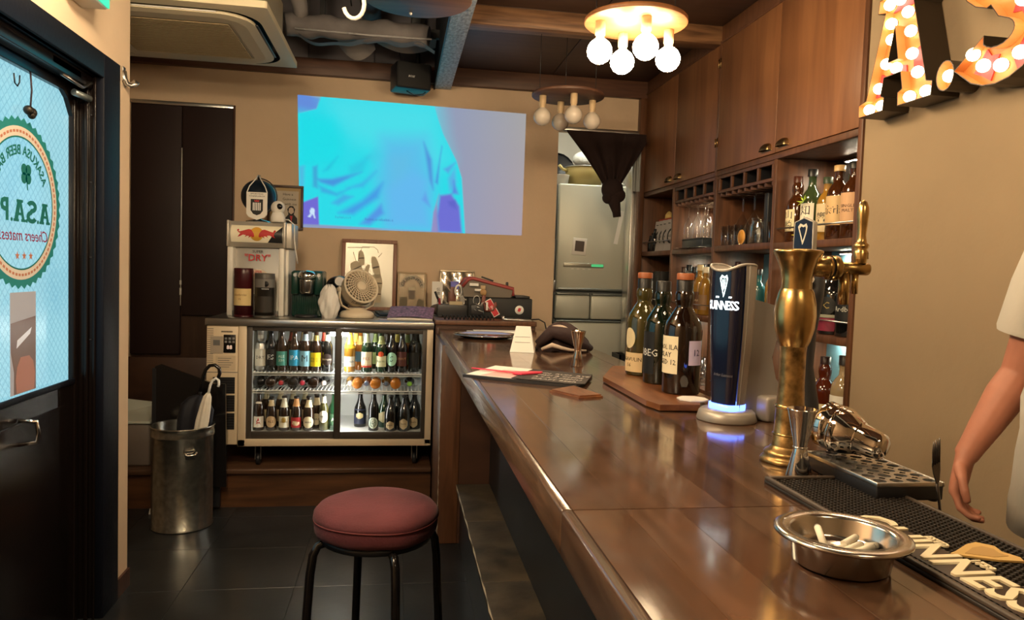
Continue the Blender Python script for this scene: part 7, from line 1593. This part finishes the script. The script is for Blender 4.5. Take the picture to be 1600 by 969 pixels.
# S: outer and inner sweeps
cl_ = SLAB_S
S_out = ribbon(cl_, .052)
S_b = [cl_[i] for i in range(0, len(cl_), 2)]
S_r = [ribbon(cl_[i:i+3], .030) for i in (3, 9, 15, 21, 25)]
marquee('marquee_letter', 'bulb studded marquee letter S at the upper right corner', 2.02, 1.945, S_out[::-1], [], S_b, S_r, 1.0)

# ------------------------------------------------------------------ person behind the bar
def ell(c, ax, ay, u=(1, 0, 0), v=(0, 1, 0), n_=20, pw=1.0):
    c = Vector(c); u = Vector(u); v = Vector(v); out = []
    for k in range(n_):
        a = 2*PI*k/n_; ca, sa = math.cos(a), math.sin(a)
        out.append(tuple(c + u*(ax*math.copysign(abs(ca)**pw, ca)) + v*(ay*math.copysign(abs(sa)**pw, sa))))
    return out
FLR = .085
pr = thing('person', 'person in a white T-shirt standing behind the bar, arm hanging down', 'person', (1.52, 1.30, FLR))
# local: +x is the person's back (they face -x, the bar); +y is their right side
body = MB()
def limb(pts, rad, n_=14): body.tube(pts, rad, n_)
# torso, neck, head
body.loft([ell((.0, 0, z), a, b_, n_=22, pw=.85) for z, a, b_ in ((.80, .10, .155), (.90, .115, .17), (1.0, .105, .155), (1.12, .105, .15), (1.25, .115, .165), (1.36, .105, .175), (1.42, .08, .15), (1.46, .06, .08))])
body.loft([ell((-.01, 0, z), a, b_, n_=18) for z, a, b_ in ((1.42, .065, .07), (1.50, .056, .056), (1.56, .055, .055))])
body.loft([ell((x, 0, z), a, b_, n_=22) for z, x, a, b_ in ((1.515, -.055, .030, .028), (1.53, -.045, .062, .048), (1.56, -.03, .085, .064), (1.60, -.02, .096, .072), (1.66, -.012, .100, .077), (1.71, -.01, .098, .076), (1.75, -.008, .078, .062), (1.772, -.008, .03, .025))])
body.sphere((-.115, 0, 1.628), .016, 10, 8, 1.1, .8, 1.2)
for s_ in (-1, 1):
    body.sphere((-.01, s_*.078, 1.635), .024, 10, 8, .7, .35, 1.1)
    body.tube([(.0, s_*.085, .84), (.0, s_*.09, .62), (-.005, s_*.092, .46), (.012, s_*.092, .28), (.012, s_*.092, .06)], [.085, .072, .052, .050, .036], 14)
    body.tube([(.05, s_*.092, .04), (-.05, s_*.095, .035), (-.14, s_*.10, .02)], [.036, .04, .028], 12)
# right arm (visible): shoulder -> elbow -> wrist -> hand
SH, EL, WR = Vector((.005, .185, 1.36)), Vector((-.028, .245, 1.06)), Vector((-.135, .275, .850))
body.tube([SH + Vector((0, -.05, .02)), SH, SH.lerp(EL, .35), SH.lerp(EL, .75), EL], [.055, .058, .050, .044, .041], 16)
body.tube([EL, EL.lerp(WR, .25), EL.lerp(WR, .6), EL.lerp(WR, .9), WR], [.041, .045, .037, .029, .0275], 16)
hd3 = (WR-EL).normalized()
down = Vector((-.22, -.02, -1)).normalized(); side = Vector((-.75, -.62, .14)); side = (side - down*side.dot(down)).normalized(); nrm = down.cross(side)
KN = WR + down*.090
body.loft([ell(WR + down*d, w_, t_, side, nrm, 16, .9) for d, w_, t_ in ((-.01, .027, .022), (.02, .031, .021), (.055, .041, .0195), (.085, .042, .0175), (.098, .038, .014))])
for k, (off, l1, l2, l3) in enumerate(((.031, .040, .026, .020), (.011, .044, .029, .021), (-.010, .041, .027, .020), (-.029, .033, .021, .018))):
    b0 = WR + down*.088 + side*off
    cur_ = -nrm
    d1 = (down*.86 + cur_*.5*1 + side*off*1.5).normalized(); d2 = (down*.45 + cur_*.9).normalized(); d3 = (down*-.1 + cur_*1).normalized()
    p1 = b0 + d1*l1; p2 = p1 + d2*l2; p3 = p2 + d3*l3
    body.tube([b0 - down*.02, b0, b0.lerp(p1, .5), p1, p1.lerp(p2, .5), p2, p3, p3 + d3*.003], [.0085, .0102, .0092, .0098, .0084, .0086, .0072, .004], 10)
tb0 = WR + down*.030 + side*.030
tds = [(down*.62 + side*.62 - nrm*.35).normalized(), (down*.92 + side*.18 - nrm*.40).normalized(), (down*.95 - side*.05 - nrm*.45).normalized()]
t1 = tb0 + tds[0]*.036; t2_ = t1 + tds[1]*.030; t3 = t2_ + tds[2]*.024
body.tube([tb0 - tds[0]*.012, tb0, t1, t1.lerp(t2_, .5), t2_, t3, t3 + tds[2]*.003], [.012, .0145, .0115, .0102, .0106, .0084, .004], 10)
# left arm resting on the work bench side
SH2, EL2, WR2 = Vector((.005, -.185, 1.36)), Vector((.03, -.235, 1.09)), Vector((-.03, -.22, .86))
body.tube([SH2 + Vector((0, .05, .02)), SH2, SH2.lerp(EL2, .35), SH2.lerp(EL2, .75), EL2], [.055, .058, .050, .044, .041], 14)
body.tube([EL2, EL2.lerp(WR2, .25), EL2.lerp(WR2, .6), EL2.lerp(WR2, .9), WR2], [.041, .045, .037, .029, .0275], 14)
body.loft([ell(WR2 + down*d, w_, t_, side*Vector((1, -1, 1)), Vector((.6, .75, 0)), 14, .9) for d, w_, t_ in ((-.01, .027, .022), (.02, .03, .021), (.055, .040, .0195), (.085, .041, .017), (.10, .036, .013))])
for off in (.030, .010, -.010, -.028):
    b0 = WR2 + down*.09 + Vector((off, 0, 0)); p1 = b0 + down*.04; p2 = p1 + (down + Vector((0, .4, 0))).normalized()*.035
    body.tube([b0 - down*.02, b0, p1, p2], [.0085, .0098, .009, .006], 9)
body.tube([WR2 + down*.03 + Vector((-.028, 0, 0)), WR2 + down*.065 + Vector((-.048, .01, 0)), WR2 + down*.10 + Vector((-.05, .015, 0))], [.014, .011, .008], 9)
bo = obj('body', body, m_skin, pr)
rm = bo.modifiers.new('join', 'REMESH'); rm.mode = 'VOXEL'; rm.voxel_size = .0042; rm.use_smooth_shade = True
sm2 = bo.modifiers.new('soft', 'SMOOTH'); sm2.factor = .5; sm2.iterations = 4
# face
for s_ in (-1, 1):
    ey = obj('eye', MB().sphere((-.0975, s_*.033, 1.655), .0115, 12, 8, .6, 1, .6), m_paper, pr); obj('iris', MB().sphere((-.1035, s_*.033, 1.655), .0052, 10, 8, .5, 1, 1), m_inkb, ey); obj('eyelid', MB().tube([(-.098, s_*.019, 1.657), (-.1035, s_*.033, 1.663), (-.096, s_*.047, 1.657)], .0035, 6), m_skin, ey)
    obj('eyebrow', MB().tube([(-.104, s_*.018, 1.677), (-.103, s_*.034, 1.683), (-.092, s_*.05, 1.678)], .003, 6), m_inkb, pr)
obj('mouth', MB().tube([(-.108, -.022, 1.588), (-.114, 0, 1.586), (-.108, .022, 1.588)], .0045, 6), pm('lip', (.30, .10, .08), .5), pr)
obj('hair', MB().loft([ell((x, 0, z), a, b_, n_=24) for z, x, a, b_ in ((1.57, .072, .022, .05), (1.61, .050, .054, .074), (1.655, .026, .080, .083), (1.70, .004, .104, .086), (1.745, -.002, .094, .076), (1.775, -.004, .066, .054), (1.79, -.004, .02, .02))]), pm('black hair', (.012, .010, .009), .6, bump=.6, bscale=60), pr)
# clothes
m_tee = pm('white cotton', (.50, .47, .41), .85, bump=.25, bscale=14)
def wrk(z, u): return .006*math.sin(5*u+z*22) + .004*math.sin(9*u-z*31)
def teering(z, a, b_):
    return [tuple(Vector((0, 0, z)) + Vector(((a+wrk(z, 2*PI*k/36)*min(1, (1.45-z)*3))*math.copysign(abs(math.cos(2*PI*k/36))**.85, math.cos(2*PI*k/36)), (b_+wrk(z, 2*PI*k/36)*min(1, (1.45-z)*3))*math.copysign(abs(math.sin(2*PI*k/36))**.85, math.sin(2*PI*k/36)), 0))) for k in range(36)]
tee = MB().loft([teering(z, a, b_) for z, a, b_ in ((.715, .158, .195), (.72, .166, .203), (.78, .166, .203), (.90, .158, .198), (1.02, .150, .188), (1.12, .142, .180), (1.25, .142, .190), (1.36, .125, .196), (1.425, .092, .165), (1.455, .072, .105), (1.468, .070, .085))], caps=False)
for s_, S0, E0 in ((1, SH, EL), (-1, SH2, EL2)):
    tee.tube([S0 + Vector((0, -s_*.06, .015)), S0 + Vector((0, -.01*s_, .0)), S0.lerp(E0, .3), S0.lerp(E0, .66), S0.lerp(E0, .70)], [.072, .078, .078, .078, .074], 20, caps=False)
to = obj('t_shirt', tee, m_tee, pr)
trs = MB().loft([ell((0, 0, z), a, b_, n_=24) for z, a, b_ in ((.74, .115, .175), (.82, .125, .178), (.93, .122, .172))], caps=False)
for s_ in (-1, 1): trs.tube([(.0, s_*.088, .84), (.0, s_*.092, .62), (-.003, s_*.094, .44), (.012, s_*.094, .24), (.012, s_*.094, .07)], [.102, .090, .075, .068, .066], 16, caps=False)
obj('trousers', trs, pm('black trousers', (.010, .010, .013), .8), pr)
for s_ in (-1, 1): obj('shoe', MB().loft([ell((x, s_*.096, z), a, b_, n_=18) for z, x, a, b_ in ((.0, -.04, .135, .045), (.02, -.04, .138, .047), (.05, -.03, .12, .044), (.085, .02, .06, .042))]), m_blk, pr)
